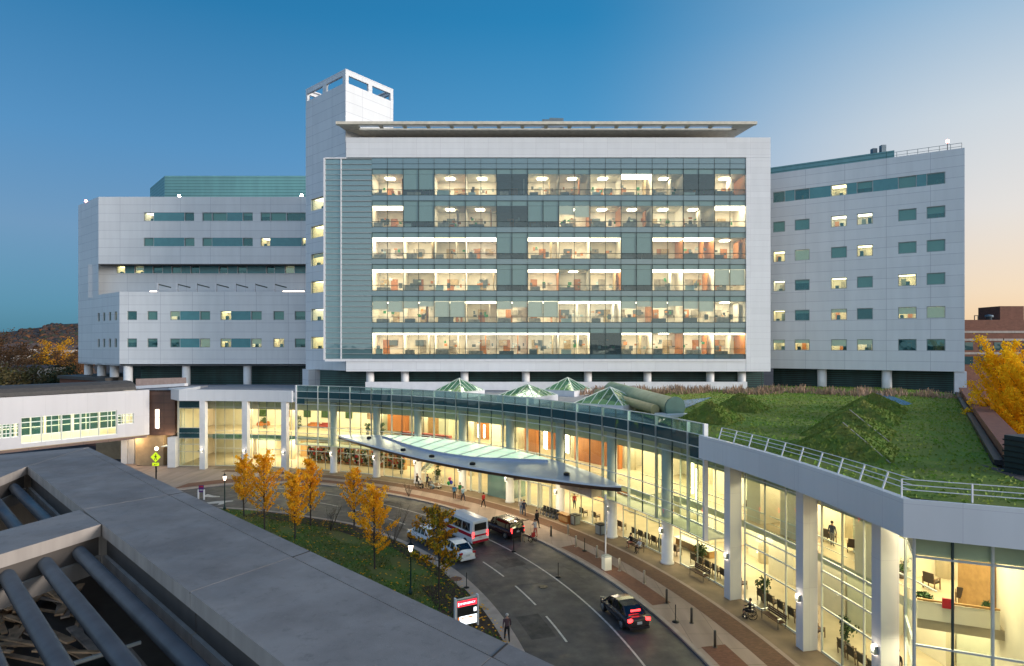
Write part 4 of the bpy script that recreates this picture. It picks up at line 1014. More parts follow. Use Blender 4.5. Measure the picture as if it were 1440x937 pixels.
t = thing('barrel_vault_duct', 'green and cream half barrel roof vault with a round green end disc', 'roof vault', (15, 62, 11.9), world=True)
va, vb2 = at_z(948, 573, 12.85), at_z(860, 548, 13.6)
MB().tube([va, vb2], [.95, .95], 20).build('vault', 'greenduct', t)
q = (va-vb2).normalized(); MB().tube([va+q*.02, va+q*.25], [1.08, 1.08], 24).build('end_disc', 'penthouse_disc', t)
MB().tube([va+Vector((-1.7, .7, -.3)), vb2+Vector((-1.7, 0, -.4))], .5, 14).build('side_duct', 'yelduct', t)
MB().box((va.x-.2, va.y-.1, 12.1), (2.6, 2.2, .35), R(30)).build('plinth', 'white', t)
# dry grasses and blue pads
r3 = random.Random(5)
mb = MB()
for k in range(7000):
    x = r3.uniform(9, 60); Y0 = 91.5-max(0, x-42)*.5; Yw = 5 if x < 42 else 5.5
    y = Y0+r3.uniform(-Yw, 3.0)+1.5*math.sin(x*.5)
    cl_ = .5+.5*math.sin(x*1.3+1)*math.sin(y*.9)
    if r3.random() > cl_**1.6+.06: continue
    h = (.25+.75*r3.random())*(.5+.7*max(0, cl_)); a = r3.random()*6.283; w = .05+.07*r3.random()
    d = Vector((math.cos(a), math.sin(a), 0))*w; b = Vector((x, y, 12.0)); l = Vector((r3.uniform(-.3, .3), r3.uniform(-.3, .3), h))
    mb.face([b-d, b+d, b+l+d*.3, b+l-d*.3])
o = mb.build('dry_grass', 'drygrass', None, False); o['kind'] = 'stuff'
bp = [at_z(x, y, 12.05) for x, y in ((1226, 553), (1243, 553), (1283, 568), (1262, 571))]
single(MB().prism([(p.x, p.y) for p in bp], 12.01, 12.06), 'blue_pad', 'bluepanel', 'bright blue flat pad on the roof beside the farthest right hand mound', 'roof pad', (bp[0].x, bp[0].y, 12.01))
bp = [at_z(x, y, 12.05) for x, y in ((961, 563), (1000, 559), (968, 572), (950, 580), (948, 574))]
single(MB().prism([(p.x, p.y) for p in bp], 12.01, 12.06), 'blue_pad', 'bluepanel', 'teal blue flat pad curving beside the round end of the green roof vault', 'roof pad', (bp[0].x, bp[0].y, 12.01))
# edge strip and roof railing
rt = thing('roof_railing', 'low white tube railing with raked posts along the curved white fascia', 'railing', (ec0.x, ec0.y, 12.2), world=True)
path = [PO(16.3-1.45*k, RF+.35, 12.2) for k in range(11)]+[ec0+nrm*.4+ed*(2.6*k)-Vector((0, 0, 0)) for k in range(0, 6)]
path = [Vector((p.x, p.y, 12.2)) for p in path]
for i, p in enumerate(path):
    out = (Vector((OC[0], OC[1], 0))-Vector((p.x, p.y, 0))).normalized() if i < 11 else -nrm
    if i in (10,): continue
    MB().bar(p, p-out*.28+Vector((0, 0, .8)) if i < 11 else p+Vector((0, 0, .8)), .085 if i < 11 else .06, .05).build('post', 'white', rt)
for z, o_ in ((.8, .28), (.56, .2), (.34, .12)):
    mb = MB()
    for i in range(len(path)-1):
        if i == 10: continue
        def off(i): 
            p = path[i]; out = (Vector((OC[0], OC[1], 0))-Vector((p.x, p.y, 0))).normalized()
            return p-out*o_+Vector((0, 0, z)) if i < 11 else p+Vector((0, 0, z))
        mb.bar(off(i), off(i+1), .035)
    mb.build('rail', 'white', rt)
# brick parapet at the right edge, gravel, dark unit
bw = thing('brick_parapet', 'low red brick parapet wall along the right edge of the green roof', 'wall', (45, 60, 0), world=True)
d_ = (par0-par1).normalized(); nn = Vector((d_.y, -d_.x, 0))
MB().prism([Pb(par1), Pb(par0), Pb(par0+nn*1.2), Pb(par1+nn*1.2)], 0, 12.75).build('wall', 'brickwall', bw)
MB().prism([Pb(par1-d_*.1-nn*.08), Pb(par0-nn*.08), Pb(par0+nn*1.3), Pb(par1-d_*.1+nn*1.3)], 12.752, 12.95).build('coping', 'brickcap', bw)
MB().prism([Pb(par1+nn*0), Pb(par1-d_*1.6), Pb(par1-d_*1.6+nn*6), Pb(par1+nn*6)], 0, 12.7).build('return_wall', 'brickwall', bw)
MB().prism([Pb(par1-nn*.55-d_*.0), Pb(par0-nn*.55), Pb(par0-nn*.1), Pb(par1-nn*.1)], 12.01, 12.3).build('edge_flashing', 'dark', bw)
mb = MB().prism([Pb(par1-nn*1.2-d_*.5), Pb(ec0+ed*7.5+nrm*.36), Pb(ec0+ed*15+nrm*.36), Pb(par1+nn*9-d_*1.7), Pb(par1-d_*1.7)], 11.6, 12.02); structure(mb, 'gravel_strip', 'gravel')
u_ = W(1452, 655, 33); mb = MB().box((u_.x, u_.y, 12.9), (1.7, 1.7, 2.3), R(12)); 
for i in range(7): mb.box((u_.x, u_.y, 12.0+i*.3), (1.8, 1.8, .07), R(12), 1)
single(mb, 'louvred_unit', ['dumpster', 'iron'], 'dark green louvred box at the right edge beyond the brick parapet', 'roof unit', (u_.x, u_.y, 11.8))
# =================================================================== ground
def interp(tab):
    tab = sorted(tab)
    def f(a):
        if a <= tab[0][0]: return tab[0][1]
        if a >= tab[-1][0]: return tab[-1][1]
        for (a0, r0), (a1, r1) in zip(tab, tab[1:]):
            if a0 <= a <= a1: return r0+(r1-r0)*(a-a0)/(a1-a0)
    return f
r_out = interp([(10, 62.75), (50, 62.75), (67, 62.4), (72.5, 61.1), (77, 59.6), (80, 57.6), (84, 54.0), (88, 51.5), (96, 49)])
r_isl = interp([(28, 52.5), (40, 52.2), (50, 51.75), (56, 50.7), (65, 49.7), (70.5, 48.8)])
S = 4000
mb = MB().face([(-S, -S, -.35), (S, -S, -.35), (S, S, -.35), (-S, S, -.35)]); structure(mb, 'terrain', 'hill')
mb = MB().face([(-170, -40, -.02), (170, -40, -.02), (170, 170, -.02), (-170, 170, -.02)]); structure(mb, 'ground', 'asphalt')
mb = MB(); mb.ring(-8, 74, 40, r_out, 0, .0, 60, 0, 0, 't')
mb.face([PO(74, 40), PO(74, r_out(74)), PO(100, 56), PO(112, 60), PO(130, 40)][::1]); structure(mb, 'road', 'asphalt')
mb = MB(); mb.ring(-12, 97, lambda a: r_out(a)+.32, lambda a: 70.6, -.02, .13, 90, 0, 0, 't')
mb.face([PO(97, 49.3, .13), PO(97, 70.6, .13), (-58, 97, .13), (-100, 95, .13), (-100, 76, .13)]); structure(mb, 'pavement', 'walk')
mb = MB(); mb.ring(-12, 97, r_out, lambda a: r_out(a)+.32, -.02, .135, 100, 0); structure(mb, 'kerb', 'kerb')
mb = MB(); mb.ring(-12, 86, 68.0, 70.5, .1, .134, 80, 0, 0, 't'); structure(mb, 'entrance_walk', 'walk_dirty')
mb = MB(); mb.ring(-12, 84, 66.1, 67.7, .1, .136, 80, 0, 0, 't'); structure(mb, 'brick_band', 'brickband')
mb = MB(); mb.ring(17.6, 30.2, 63.35, 64.85, .1, .138, 16, 0, 0, 't'); mb.ring(-12, 11.9, 63.35, 65.0, .1, .138, 20, 0, 0, 't'); mb.ring(45, 58, 63.3, 64.3, .1, .138, 14, 0, 0, 't'); mb.ring(58, 84, lambda a: r_out(a)+1.2, lambda a: min(r_out(a)+4.5, 64.9), .1, .138, 26, 0, 0, 't'); structure(mb, 'brick_paving', 'brickpave')
# island
iang = [10+60.5*k/50 for k in range(51)]
ring_out = [PO(a, r_isl(a)) for a in iang]
tail = [Vector((-35.3, 69.0, 0)), Vector((-37, 60, 0)), Vector((-40, 40, 0)), Vector((-40, -6, 0)), Vector((6, -6, 0)), PO(0, 52.5), PO(5, 52.5)]
mb = MB().prism([(p.x, p.y) for p in [PO(a, r_isl(a)-.05) for a in iang]+tail], -.02, .10); structure(mb, 'island_lawn', 'lawn')
mb = MB(); mb.ring(0, 70.5, lambda a: r_isl(a)-(.95 if a < 36 else .45), r_isl, -.02, .14, 70, 0)
for a, b in zip([PO(70.5, 48.6)]+tail[:2], tail[:3]): mb.bar(a+Vector((0, 0, .06)), b+Vector((0, 0, .06)), .4, .16)
structure(mb, 'island_kerb', 'kerb')
mb = MB(); mb.ring(10, 27.5, 48.6, lambda a: r_isl(a)-.95, .1, .13, 14, 0, 0, 't'); mb.ring(44, 64, lambda a: r_isl(a)-2.6, lambda a: r_isl(a)-.45, .1, .13, 16, 0, 0, 't'); mb.ring(26, 44, lambda a: r_isl(a)-1.9, lambda a: r_isl(a)-.6, .1, .128, 14, 0, 0, 't'); structure(mb, 'mulch_bed', 'mulch')
lt = []
for k in range(40):
    a, b = 12+58*k/40, 12+58*(k+1)/40
    q = [PO(a, 36), PO(a, r_isl(a)-1), PO(b, r_isl(b)-1), PO(b, 36)]
    lt += [[q[0], q[1], q[2]], [q[0], q[2], q[3]]]
o = scatter(lt, 24000, .14, .06, .1, random.Random(9), lambda p: (math.sin(p.x*.9+.5)+math.sin(p.y*.7)+math.sin((p.x+p.y)*1.7)) > -1.1).build('lawn_grass', 'blade2', None, False); o['kind'] = 'stuff'
r3 = random.Random(21)
mb = MB()
for k in range(1000):
    a = r3.uniform(14, 69); r_ = r_isl(a)-.6-r3.random()**1.5*9; p = PO(a, r_); s_ = .05+.06*r3.random(); t_ = r3.random()*6.28
    d = Vector((math.cos(t_), math.sin(t_), 0))*s_; e_ = Vector((-d.y, d.x, r3.uniform(-.03, .03))); p.z = .13+.04*r3.random()
    mb.face([p-d-e_*.6, p+d-e_*.6, p+d+e_*.6, p-d+e_*.6])
o = mb.build('fallen_leaves', 'yleaf', None, False); o['kind'] = 'stuff'
bpad = [gp(x, y) for x, y in ((624, 807), (636, 806.5), (661, 828), (648, 830))]
mb = MB().prism([(p.x, p.y) for p in bpad], .1, .16); structure(mb, 'pad', 'kerb')
p = gp(641, 817); structure(MB().lathe((p.x, p.y, .1), [(.5, 0), (.5, .068)], 16), 'pad_brick', 'brickpave')
b2 = [gp(x, y) for x, y in ((392, 721), (404, 721), (430, 728), (420, 730))]
structure(MB().prism([(p.x, p.y) for p in b2], .1, .16), 'path_pad', 'kerb')
# patched and worn asphalt
mk('patch', stained('asphalt_patch', (.052, .051, .053), (.034, .033, .035), .6)); mk('seal', mat('crack_sealant', (.018, .018, .019), .5))
mb = MB()
for a0, a1, r0, r1 in ((15.5, 19.2, 53.4, 55.1), (28.4, 30.2, 56.4, 58.5), (43.5, 47.5, 53.0, 54.6), (52, 54.5, 58.0, 60.6), (36.5, 38.2, 59.4, 60.6), (60, 63, 53, 55)): mb.ring(a0, a1, r0, r1, 0, .003, 4, 0, 0, 't')
structure(mb, 'asphalt_patches', 'patch')
mb = MB(); r3 = random.Random(8)
for k in range(16):
    a, r_ = r3.uniform(11, 66), r3.uniform(53.2, 61.5); da, dr = r3.choice([(1, 0), (1, 0), (0, 1)]); p = PO(a, r_, .002)
    for j in range(r3.randint(5, 11)):
        a += da*.55+r3.uniform(-.12, .12); r_ = min(62.2, max(52.9, r_+dr*.42+r3.uniform(-.12, .12))); q = PO(a, r_, .002); mb.bar(p, q, .035, .006); p = q
structure(mb, 'crack_seals', 'seal')
# painted lines
for i, (a, r_) in enumerate(((23.5, 57.4), (48.5, 56.8))):
    p = PO(a, r_); single(MB().lathe((p.x, p.y, .002), [(.36, 0), (.36, .012), (.3, .014)], 20), 'manhole_cover', 'iron', ['round iron cover in the near lane by the dashes', 'round iron cover in the lane left of the shuttle van'][i], 'manhole cover', (p.x, p.y, 0))
mb = MB()
mb.ring(8, 71, 59.02, 59.16, 0, .006, 90, 0, 0, 't')
structure(mb, 'edge_line', 'paint')
mb = MB()
for a in (14.6, 20.6, 26.8, 33.2, 39.4, 45.5, 51.5, 57.5, 63.5): mb.ring(a, a+4.0 if a < 30 else a+3.2, 55.42, 55.56, 0, .006, 5, 0, 0, 't')
structure(mb, 'lane_dashes', 'paint')
mb = MB()
def blob(px, z=.007): mb.face([Vector((p.x, p.y, z)) for p in [gp(x, y) for x, y in px]][::-1])
blob([(287, 697), (292, 695), (300, 697.3), (309, 698), (309, 699.2), (298, 699.5), (288, 699)])
blob([(290, 707), (305, 705), (316, 704.5), (328, 704), (328, 705.2), (318, 706.5), (314, 709), (306, 710.5), (308, 708), (292, 709)])
structure(mb, 'road_arrows', 'paint')

# =================================================================== skybridge on the left
SB = thing('skybridge', 'white enclosed footbridge with a long lit window strip and a dark curved roof', 'footbridge', (-62, 88, 0), world=True)
s1 = Vector((X_(207, 95), 95)); s0 = Vector((X_(0, 80.8), 80.8)); sd = (s1-s0).normalized(); s0 = s1-sd*46; Ls = 46
sn = Vector((-sd.y, sd.x))
def us(x):
    k = (x-CX)/F; d = s1-s0; t = (k*s0.y-s0.x)/(d.x-k*d.y); return t*Ls
zz_ = lambda x, y: CAMH-(y-HZ)/F*(s0+sd*us(x)).y
WB, WT = 5.6, 9.15
hs = [(us(-80), us(-12), 6.6, 8.5), (us(-9), us(27), 6.6, 8.45), (us(29.5), us(164.5), WB, WT), (us(165.5), us(188), 7.0, 8.55)]
mb = MB(); Ps = wall_holes(mb, s0, s1, 5.05, 12.0, hs, .35); mb.build('front_wall', 'panel_bridge', SB)
for i, h in enumerate(hs):
    mb = MB(); nvm = [4, 3, 5, 2][i]
    for z in ((h[2]+.05), (h[3]-.05), h[2]+(h[3]-h[2])*.30, h[3]-(h[3]-h[2])*.2): mb.bar(Ps(h[0], z, .2), Ps(h[1], z, .2), .1)
    for k in range(nvm*2+1):
        u_ = h[0]+(h[1]-h[0])*k/(nvm*2); mb.bar(Ps(u_, h[2], .2), Ps(u_, h[3], .2), .16 if k % 2 == 0 else .07)
    fr = mb.build('window', 'mullion', SB)
    MB().face([Ps(h[0], h[2], .22), Ps(h[1], h[2], .22), Ps(h[1], h[3], .22), Ps(h[0], h[3], .22)]).build('pane', 'glass_lobby', fr)
mb = MB(); 
far_h = [(k*3.4+.15, k*3.4+3.25, 6.2, 9.2) for k in range(13)]
b0, b1 = s1+sn*4, s0+sn*4
wall_holes(mb, s0+sn*4, s1+sn*4, 5.05, 12.0, far_h, .2, 0, 0); mb.build('rear_wall', 'cream', SB)
for h in far_h:
    q = lambda u, z: (s0+sn*4.1+sd*u).to_3d()+Vector((0, 0, z))
    fr = MB().bar(q(h[0], 7.3), q(h[1], 7.3), .1); fr.bar(q((h[0]+h[1])/2, h[2]), q((h[0]+h[1])/2, h[3]), .08); fr = fr.build('rear_window', 'mullion', SB)
    MB().face([q(h[0], h[2]), q(h[1], h[2]), q(h[1], h[3]), q(h[0], h[3])]).build('pane', 'spandrel_dark', fr)
pr = [Pb(s0+sn*.1), Pb(s1+sn*.1), Pb(s1+sn*4.2), Pb(s0+sn*4.2)]
MB().prism(pr, 4.95, 5.2).build('floor', 'floorint', SB); MB().prism(pr, 9.6, 9.8).build('ceiling', 'ceil', SB)
MB().prism([Pb(s0-sn*.02), Pb(s1-sn*.02), Pb(s1+sn*4.4), Pb(s0+sn*4.4)], 4.6, 4.94).build('underside', 'brown', SB)
MB().prism([Pb(s1+sd*.0), Pb(s1+sd*.3), Pb(s1+sd*.3+sn*4.3), Pb(s1+sn*4.3)], 5.0, 12.0).build('end_wall', 'panel_bridge', SB)
rf = MB()
sA, sB = s0, s1-sd*1.4
prof = [(.35, 12.05), (.6, 12.55), (1.2, 13.05), (2.2, 13.35), (4.2, 13.4), (4.3, 12.0)]
for (a, za), (b, zb2) in zip(prof, prof[1:]): rf.face([(sA+sn*a).to_3d()+Vector((0, 0, za)), (sB+sn*a).to_3d()+Vector((0, 0, za)), (sB+sn*b).to_3d()+Vector((0, 0, zb2)), (sA+sn*b).to_3d()+Vector((0, 0, zb2))])
rf.face([(sB+sn*a).to_3d()+Vector((0, 0, z)) for a, z in prof]); rf.build('roof', 'roofgrey', SB)
for k in range(10):
    p = s0+sd*(4.5*k+2.5)+sn*2; lamp('bridge_light', 'AREA', (p.x, p.y, 9.55), 150, (1, .84, .55), SB, (0, 0, 0), 1.6)
    MB().box((p.x, p.y, 9.5), (.9, .25, .06), math.atan2(sd.y, sd.x)).build('ceiling_light', 'lamp', SB)
# link block clad in brown panels, with the slot window, concrete base and doorway
BK = thing('link_block', 'brown panelled corner block with one tall narrow lit window above a beige concrete base', 'building', (-54, 96, 0), world=True)
k0 = Vector((X_(207.5, 95.6), 95.6)); k1 = Vector((X_(246, 95.6), 95.6))
mb = MB(); Pk = wall_holes(mb, k0, k1, 4.85, 11.9, [((X_(217.5, 95.6)-k0.x), (X_(223.8, 95.6)-k0.x), 5.9, 8.9)], .3); mb.build('upper_wall', 'brown', BK)
w_ = MB().bar(Pk(1.1, 7.6, .25), Pk(1.75, 7.6, .25), .05).build('slot_window', 'mullion', BK)
MB().face([Pk(1.05, 5.9, .3), Pk(1.85, 5.9, .3), Pk(1.85, 8.9, .3), Pk(1.05, 8.9, .3)]).build('lit_pane', 'lantern', w_)
MB().prism([Pb(k0), (k0.x, 106), (k1.x, 106), Pb(k1)], 11.7, 11.95).build('roof', 'roofmem', BK)
MB().box(((k0.x+k1.x)/2, 101, 8.3), (k1.x-k0.x-.2, 8, 6.6)).build('core', 'brown', BK)
MB().box((X_(210, 96.2), 98.2, 2.4), (4.4, 4, 4.8)).build('concrete_base', 'beige', BK)
for x in (174, 184): MB().box((X_(x, 97), 97.5, 2.3), (1.0, .8, 4.6)).build('white_post', 'whitecol', BK)
MB().box((X_(160, 101), 102, 2.2), (7, .4, 4.6)).build('under_wall', 'beige', BK)
dr = MB().box((X_(240, 96.5), 97.2, 2.2), (1.7, .2, 4.2)); dr.build('door_surround', 'cream', BK)
dd = MB().box((X_(238.5, 96), 96.9, 1.3), (.95, .1, 2.4)); dd.build('door', 'mullion', BK)
MB().box((X_(238, 95), 95.6, 3.2), (2.4, 1.5, .12)).build('door_canopy', 'mullion', BK)
MB().box((X_(243.5, 94.5), 94.6, 2.4), (1.2, 1.2, 4.7)).build('door_pier', 'whitecol', BK)
lamp('door_light', 'POINT', (X_(236, 95), 94.8, 4.2), 120, (1, .8, .5), BK, size=.2); lamp('underpass_fill', 'POINT', (X_(186, 95), 95.2, 4.2), 160, (1, .72, .4), BK, size=.2)  # second lamp added to brighten under the bridge; no fixture there
PR = thing('pinkish_parapet', 'pinkish concrete roof parapet between the footbridge and the white lobby fascia', 'parapet', (-60, 103, 12), world=True)
MB().hexa([W(191, 543.5, 103), W(262, 541, 103), W(262, 541, 106), W(191, 543.5, 106), W(191, 533, 103), W(262, 531, 103), W(262, 531, 106), W(191, 533, 106)]).build('wall', 'pinkcon', PR)
MB().bar(W(191, 545, 101), W(262, 541, 100), .9, .45).build('ledge', 'white', PR)
MB().hexa([W(236, 556, 101), W(262, 548, 101), W(262, 548, 108), W(236, 556, 108), W(236, 541, 101), W(262, 540, 101), W(262, 540, 108), W(236, 541, 108)]).build('backing', 'roofgrey', PR)
structure(MB().prism([(-62, 99), (-15, 97), (-15, 112), (-75, 112)], 11.3, 11.7), 'low_roof', 'roofmem')

# =================================================================== foreground: concrete roof frame over a service deck
FG = thing('concrete_roof_frame', 'grey concrete roof frame in the foreground with open bays and round steel tubes', 'roof frame', (-8, 14, 0), world=True)
ZF = 14.5
T_ = lambda x, y, z=ZF: at_z(x, y, z)
O1, O2 = T_(125, 629), T_(790, 940); dF = (O2-O1).normalized(); nF = Vector((dF.y, -dF.x, 0)); nF = nF if nF.dot(Vector((1, 1, 0))) > 0 else -nF
O3 = O2+dF*14
I4 = T_(410, 937); I1 = T_(38.5, 656); I2 = T_(113, 717); I3 = T_(143, 737); I5 = I4+dF*14
def on_inner(p, base=I1): return base+dF*((p-base).dot(dF))
def on_outer(p): return O1+dF*((p-O1).dot(dF))
def slabp(poly_, name='slab', z0=ZF-.30, z1=ZF, m=('concrete', 'concrete_edge')):
    q = MB().prism([(p[0], p[1]) for p in poly_], z0, z1, 1, 0); o = q.build(name, list(m), FG)
    bv = o.modifiers.new('bevel', 'BEVEL'); bv.width = .006; bv.segments = 2; bv.limit_method = 'ANGLE'; return o
g_ = .008
seams_in = [I1-dF*.0, I2, T_(270, 832), T_(270, 832)+dF*6.2, T_(270, 832)+dF*13]
seams_out = [O1, T_(259, 692), T_(436, 774.5), T_(436, 774.5)+dF*6.0, T_(436, 774.5)+dF*13]
grv = .46
for i in range(4):
    a, b = on_inner(seams_in[i]), on_inner(seams_in[i+1]); c, d = on_outer(seams_out[i+1]), on_outer(seams_out[i])
    ta = (d-a).normalized(); tb_ = (c-b).normalized()
    a2, b2 = a+dF*g_, b-dF*g_; c2, d2 = c-tb_*(grv+.02)-dF*g_, d-ta*(grv+.02)+dF*g_
    slabp([a2, b2, c2, d2]); slabp([d-ta*(grv-.02)+dF*g_, c-tb_*(grv-.02)-dF*g_, c-dF*g_, d+dF*g_], 'edge_strip', ZF-.6, ZF-.012)
# dark sealant in the joints between the slabs
for i in range(1, 4):
    a, c = on_inner(seams_in[i]), on_outer(seams_out[i]); MB().bar(a+Vector((0, 0, -.02)), c+Vector((0, 0, -.02)), .03, .03).build('joint_seal', 'recess2', FG)
a, c = seams_out[0], seams_out[3]; ov = (a-on_inner(seams_in[0])).normalized()*grv
MB().bar(a-ov+Vector((0, 0, -.03)), c-ov+Vector((0, 0, -.03)), .06, .03).build('joint_seal', 'recess2', FG)
# cross beams
cA = [T_(113, 717), T_(143, 737), T_(0, 780), T_(0, 748)]
e1 = (cA[2]-cA[1]).normalized()
slabp([cA[0]-dF*0+e1*.02, cA[1]+e1*.02, cA[1]+e1*16, cA[0]+e1*16], 'cross_beam')
e2 = (T_(0, 672)-I1).normalized()
slabp([O1-dF*.02, I1-dF*.02, I1-dF*.02+e2*14, O1-dF*.02+(T_(0, 640)-O1).normalized()*14], 'end_beam')
def face_stack(a, b, nb_, name):
    # recessed dark band and wall panels below a beam edge
    for (z0, z1, s_, m) in ((ZF-.78, ZF-.305, .1, 'recess'), (ZF-1.2, ZF-.785, .02, 'concrete_edge')):
        q = [a+nb_*s_, b+nb_*s_, b+nb_*(s_+.25), a+nb_*(s_+.25)]
        MB().prism([(p.x, p.y) for p in q], z0, z1).build(name if m != 'recess' else 'joint_band', m, FG)
inn_n = nF
segs_i = [I1, I2, I3, T_(270, 832), T_(270, 832)+dF*6, I5]
for a, b in ((I1+dF*.03, I2-dF*.05), (I3+dF*.05, on_inner(T_(270, 832))-dF*.02), (on_inner(T_(270, 832))+dF*.02, on_inner(T_(270, 832))+dF*5.9), (on_inner(T_(270, 832))+dF*5.95, I5)): face_stack(a, b, inn_n, 'inner_wall')
m1 = Vector((-e1.y, e1.x, 0)); m1 = m1 if m1.dot(dF) < 0 else -m1
face_stack(cA[1]+e1*.0, cA[1]+e1*16, m1, 'beam_face')
m2 = Vector((-e2.y, e2.x, 0)); m2 = m2 if m2.dot(dF) < 0 else -m2
face_stack(I1, I1+e2*14, m2, 'end_beam_face')
# tubes
tz = 13.95
t0 = T_(102, 768, tz)
for k in range(-1, 7):
    st_ = t0-nF*.72*k+e1*0
    # start on the cross beam face
    s_ = (cA[1]-st_).cross(e1).z/(dF.cross(e1).z) if abs(dF.cross(e1).z) > .01 else 0
    a = Vector((st_.x, st_.y, tz))+dF*(s_-.1)
    if k >= 0: MB().tube([a, a+dF*22], .155, 16).build('steel_tube', 'steel', FG)
    b = a-dF*(2.0); 
    q = (I1-Vector((a.x, a.y, ZF))).cross(e2).z/(dF.cross(e2).z); p = Vector((a.x, a.y, tz))+dF*(q+.05)
    if k >= 0: MB().tube([p, b], .155, 16).build('steel_tube', 'steel', FG)
mb = MB()
for f_ in (3.2, 7.6):
    p = on_inner(cA[1])+dF*f_; mb.bar((p+Vector((0, 0, -1.9))), (p-nF*9+Vector((0, 0, -1.9))), .06)
mb.build('tie_rods', 'mullion', FG)
# service deck below and outer walls
GB = thing('service_building', 'plain building below the concrete roof frame with a deep service deck', 'building', (-14, 12, 0), world=True)
od = on_outer(O1)
MB().prism([Pb(O1-nF*.4+dF*.5), Pb(O3-nF*.4), Pb(O3-nF*22), Pb(O1-nF*26+dF*.5)], 10.1, 10.3).build('deck', 'decks', GB)
MB().prism([Pb(O1-nF*.35), Pb(O3-nF*.35), Pb(O3-nF*.75), Pb(O1-nF*.75)], 0, 13.85).build('outer_wall', 'concrete_edge', GB)
q0_ = O1-nF*.4; eo = (T_(0, 640)-O1).normalized()
MB().prism([Pb(q0_-dF*.2), Pb(q0_-dF*.2+eo*26), Pb(q0_+dF*.3+eo*26), Pb(q0_+dF*.3)], 0, 13.85).build('end_wall', 'concrete_edge', GB)
r3 = random.Random(4)
base = T_(40, 905, 10.3)
for k in range(64):
    # weathered boards lying in a loose heap on the deck: each can be lifted away
    c = base+dF*r3.uniform(-3.6, 3.0)+nF*r3.uniform(-1.6, 1.25)
    ang = math.atan2(dF.y, dF.x)+r3.gauss(.12, .28); L = r3.uniform(1.2, 3.2); w = r3.choice([.1, .15, .22])
    mb = MB(); z = 10.34+.05*r3.random()+k*.009
    dx = Vector((math.cos(ang), math.sin(ang), r3.uniform(-.06, .06)))*L/2
    o = mb.bar((c.x-dx.x, c.y-dx.y, z-dx.z+.08), (c.x+dx.x, c.y+dx.y, z+dx.z+.08), w, .05)
    single(mb, 'board', r3.choice(['lumber', 'lumber', 'lumber2']), 'loose weathered board in the lumber heap on the dark deck under the steel tubes', 'board', (c.x, c.y, z), 'boards of the lumber heap')
p = T_(140, 930, 11.3); mb = MB()
hx = lambda u, v, z: Vector((p.x, p.y, 0))+dF*u+nF*v+Vector((0, 0, z))
for (u0, u1, v0, v1) in ((0, 3, -.6, -.52), (0, 3, .52, .6), (0, .08, -.52, .52), (2.92, 3, -.52, .52)):
    mb.hexa([hx(u0, v0, 10.3), hx(u1, v0, 10.3), hx(u1, v1, 10.3), hx(u0, v1, 10.3), hx(u0, v0, 11.4), hx(u1, v0, 11.4), hx(u1, v1, 11.4), hx(u0, v1, 11.4)])
for k in range(7): mb.hexa([hx(.3+k*.4, -.66, 10.4), hx(.38+k*.4, -.66, 10.4), hx(.38+k*.4, -.6, 10.4), hx(.3+k*.4, -.6, 10.4), hx(.3+k*.4, -.66, 11.3), hx(.38+k*.4, -.66, 11.3), hx(.38+k*.4, -.6, 11.3), hx(.3+k*.4, -.6, 11.3)])
for (a, b) in ((hx(0, -.6, 11.42), hx(0, .6, 11.42)), (hx(0, .6, 11.42), hx(3, .6, 11.42)), (hx(0, -.6, 11.42), hx(3, -.6, 11.42))): mb.bar(a, b, .09, .06, 1)
single(mb, 'skip_container', ['dumpster', 'concrete_edge'], 'dark green ribbed open container on the deck below the steel tubes', 'container', (p.x, p.y, 10.3))
# =================================================================== trees
def leafmesh(cl, n, size, r3, mi=0, droop=0.0):
    """small leaf faces spread through clumps (centre, radius)"""
    mb = MB(); w = [c[1]**2 for c in cl]; pal = mi if isinstance(mi, list) else [mi]
    for _ in range(n):
        c, r_ = r3.choices(cl, w)[0]
        d = Vector((r3.gauss(0, .5), r3.gauss(0, .5), r3.gauss(0, .42))); p = Vector(c)+d*r_
        a = Vector((r3.uniform(-1, 1), r3.uniform(-1, 1), r3.uniform(-1, 1))).normalized(); b = a.orthogonal().normalized()
        q = a.cross(b); s_ = size*(.6+.8*r3.random())
        mb.face([p-b*s_*.5, p+q*s_*.35, p+b*s_*.6, p-q*s_*.35], r3.choice(pal))
    return mb
def young_tree(H, seed, spread, n, leaf, fan=True, size=.165, base=.26):
    r3 = random.Random(seed); tr = MB(); cl = []
    top = Vector((r3.uniform(-.2, .2), r3.uniform(-.2, .2), H*.93))
    tp = [Vector((0, 0, 0)), Vector((r3.uniform(-.05, .05), 0, H*.3)), Vector((top.x*.6, top.y*.6, H*.62)), top]
    tr.tube(tp, [.085, .065, .045, .012], 7)
    def at(t):
        k = min(2, int(t*3)); f = t*3-k; return tp[k]+(tp[k+1]-tp[k])*f
    nb_ = 26
    for i in range(nb_):
        t = base+(1-base)*(i/nb_)**.9*.95; p = at(min(t, .99)); a = i*2.4+r3.random(); 
        L = spread*(1.05-.62*abs((t-base)/(1-base)-.18)-.25*(t-base))*(.55+.75*r3.random())
        up = (.75+.75*r3.random()) if fan else .35+.4*r3.random()
        d = Vector((math.cos(a), math.sin(a), up)).normalized()
        m_ = p+d*L*.55; e = p+d*L+Vector((0, 0, L*.14))
        tr.tube([p, m_, e], [.028, .018, .006], 5)
        for k in range(6):
            f = .25+.8*k/5; q = p+d*L*f; cl.append((q, .13+.15*r3.random()))
    for k in range(4): cl.append((at(.86+.035*k), .22))
    return tr, leafmesh(cl, n, size, r3, [0, 0, 0, 1, 2])
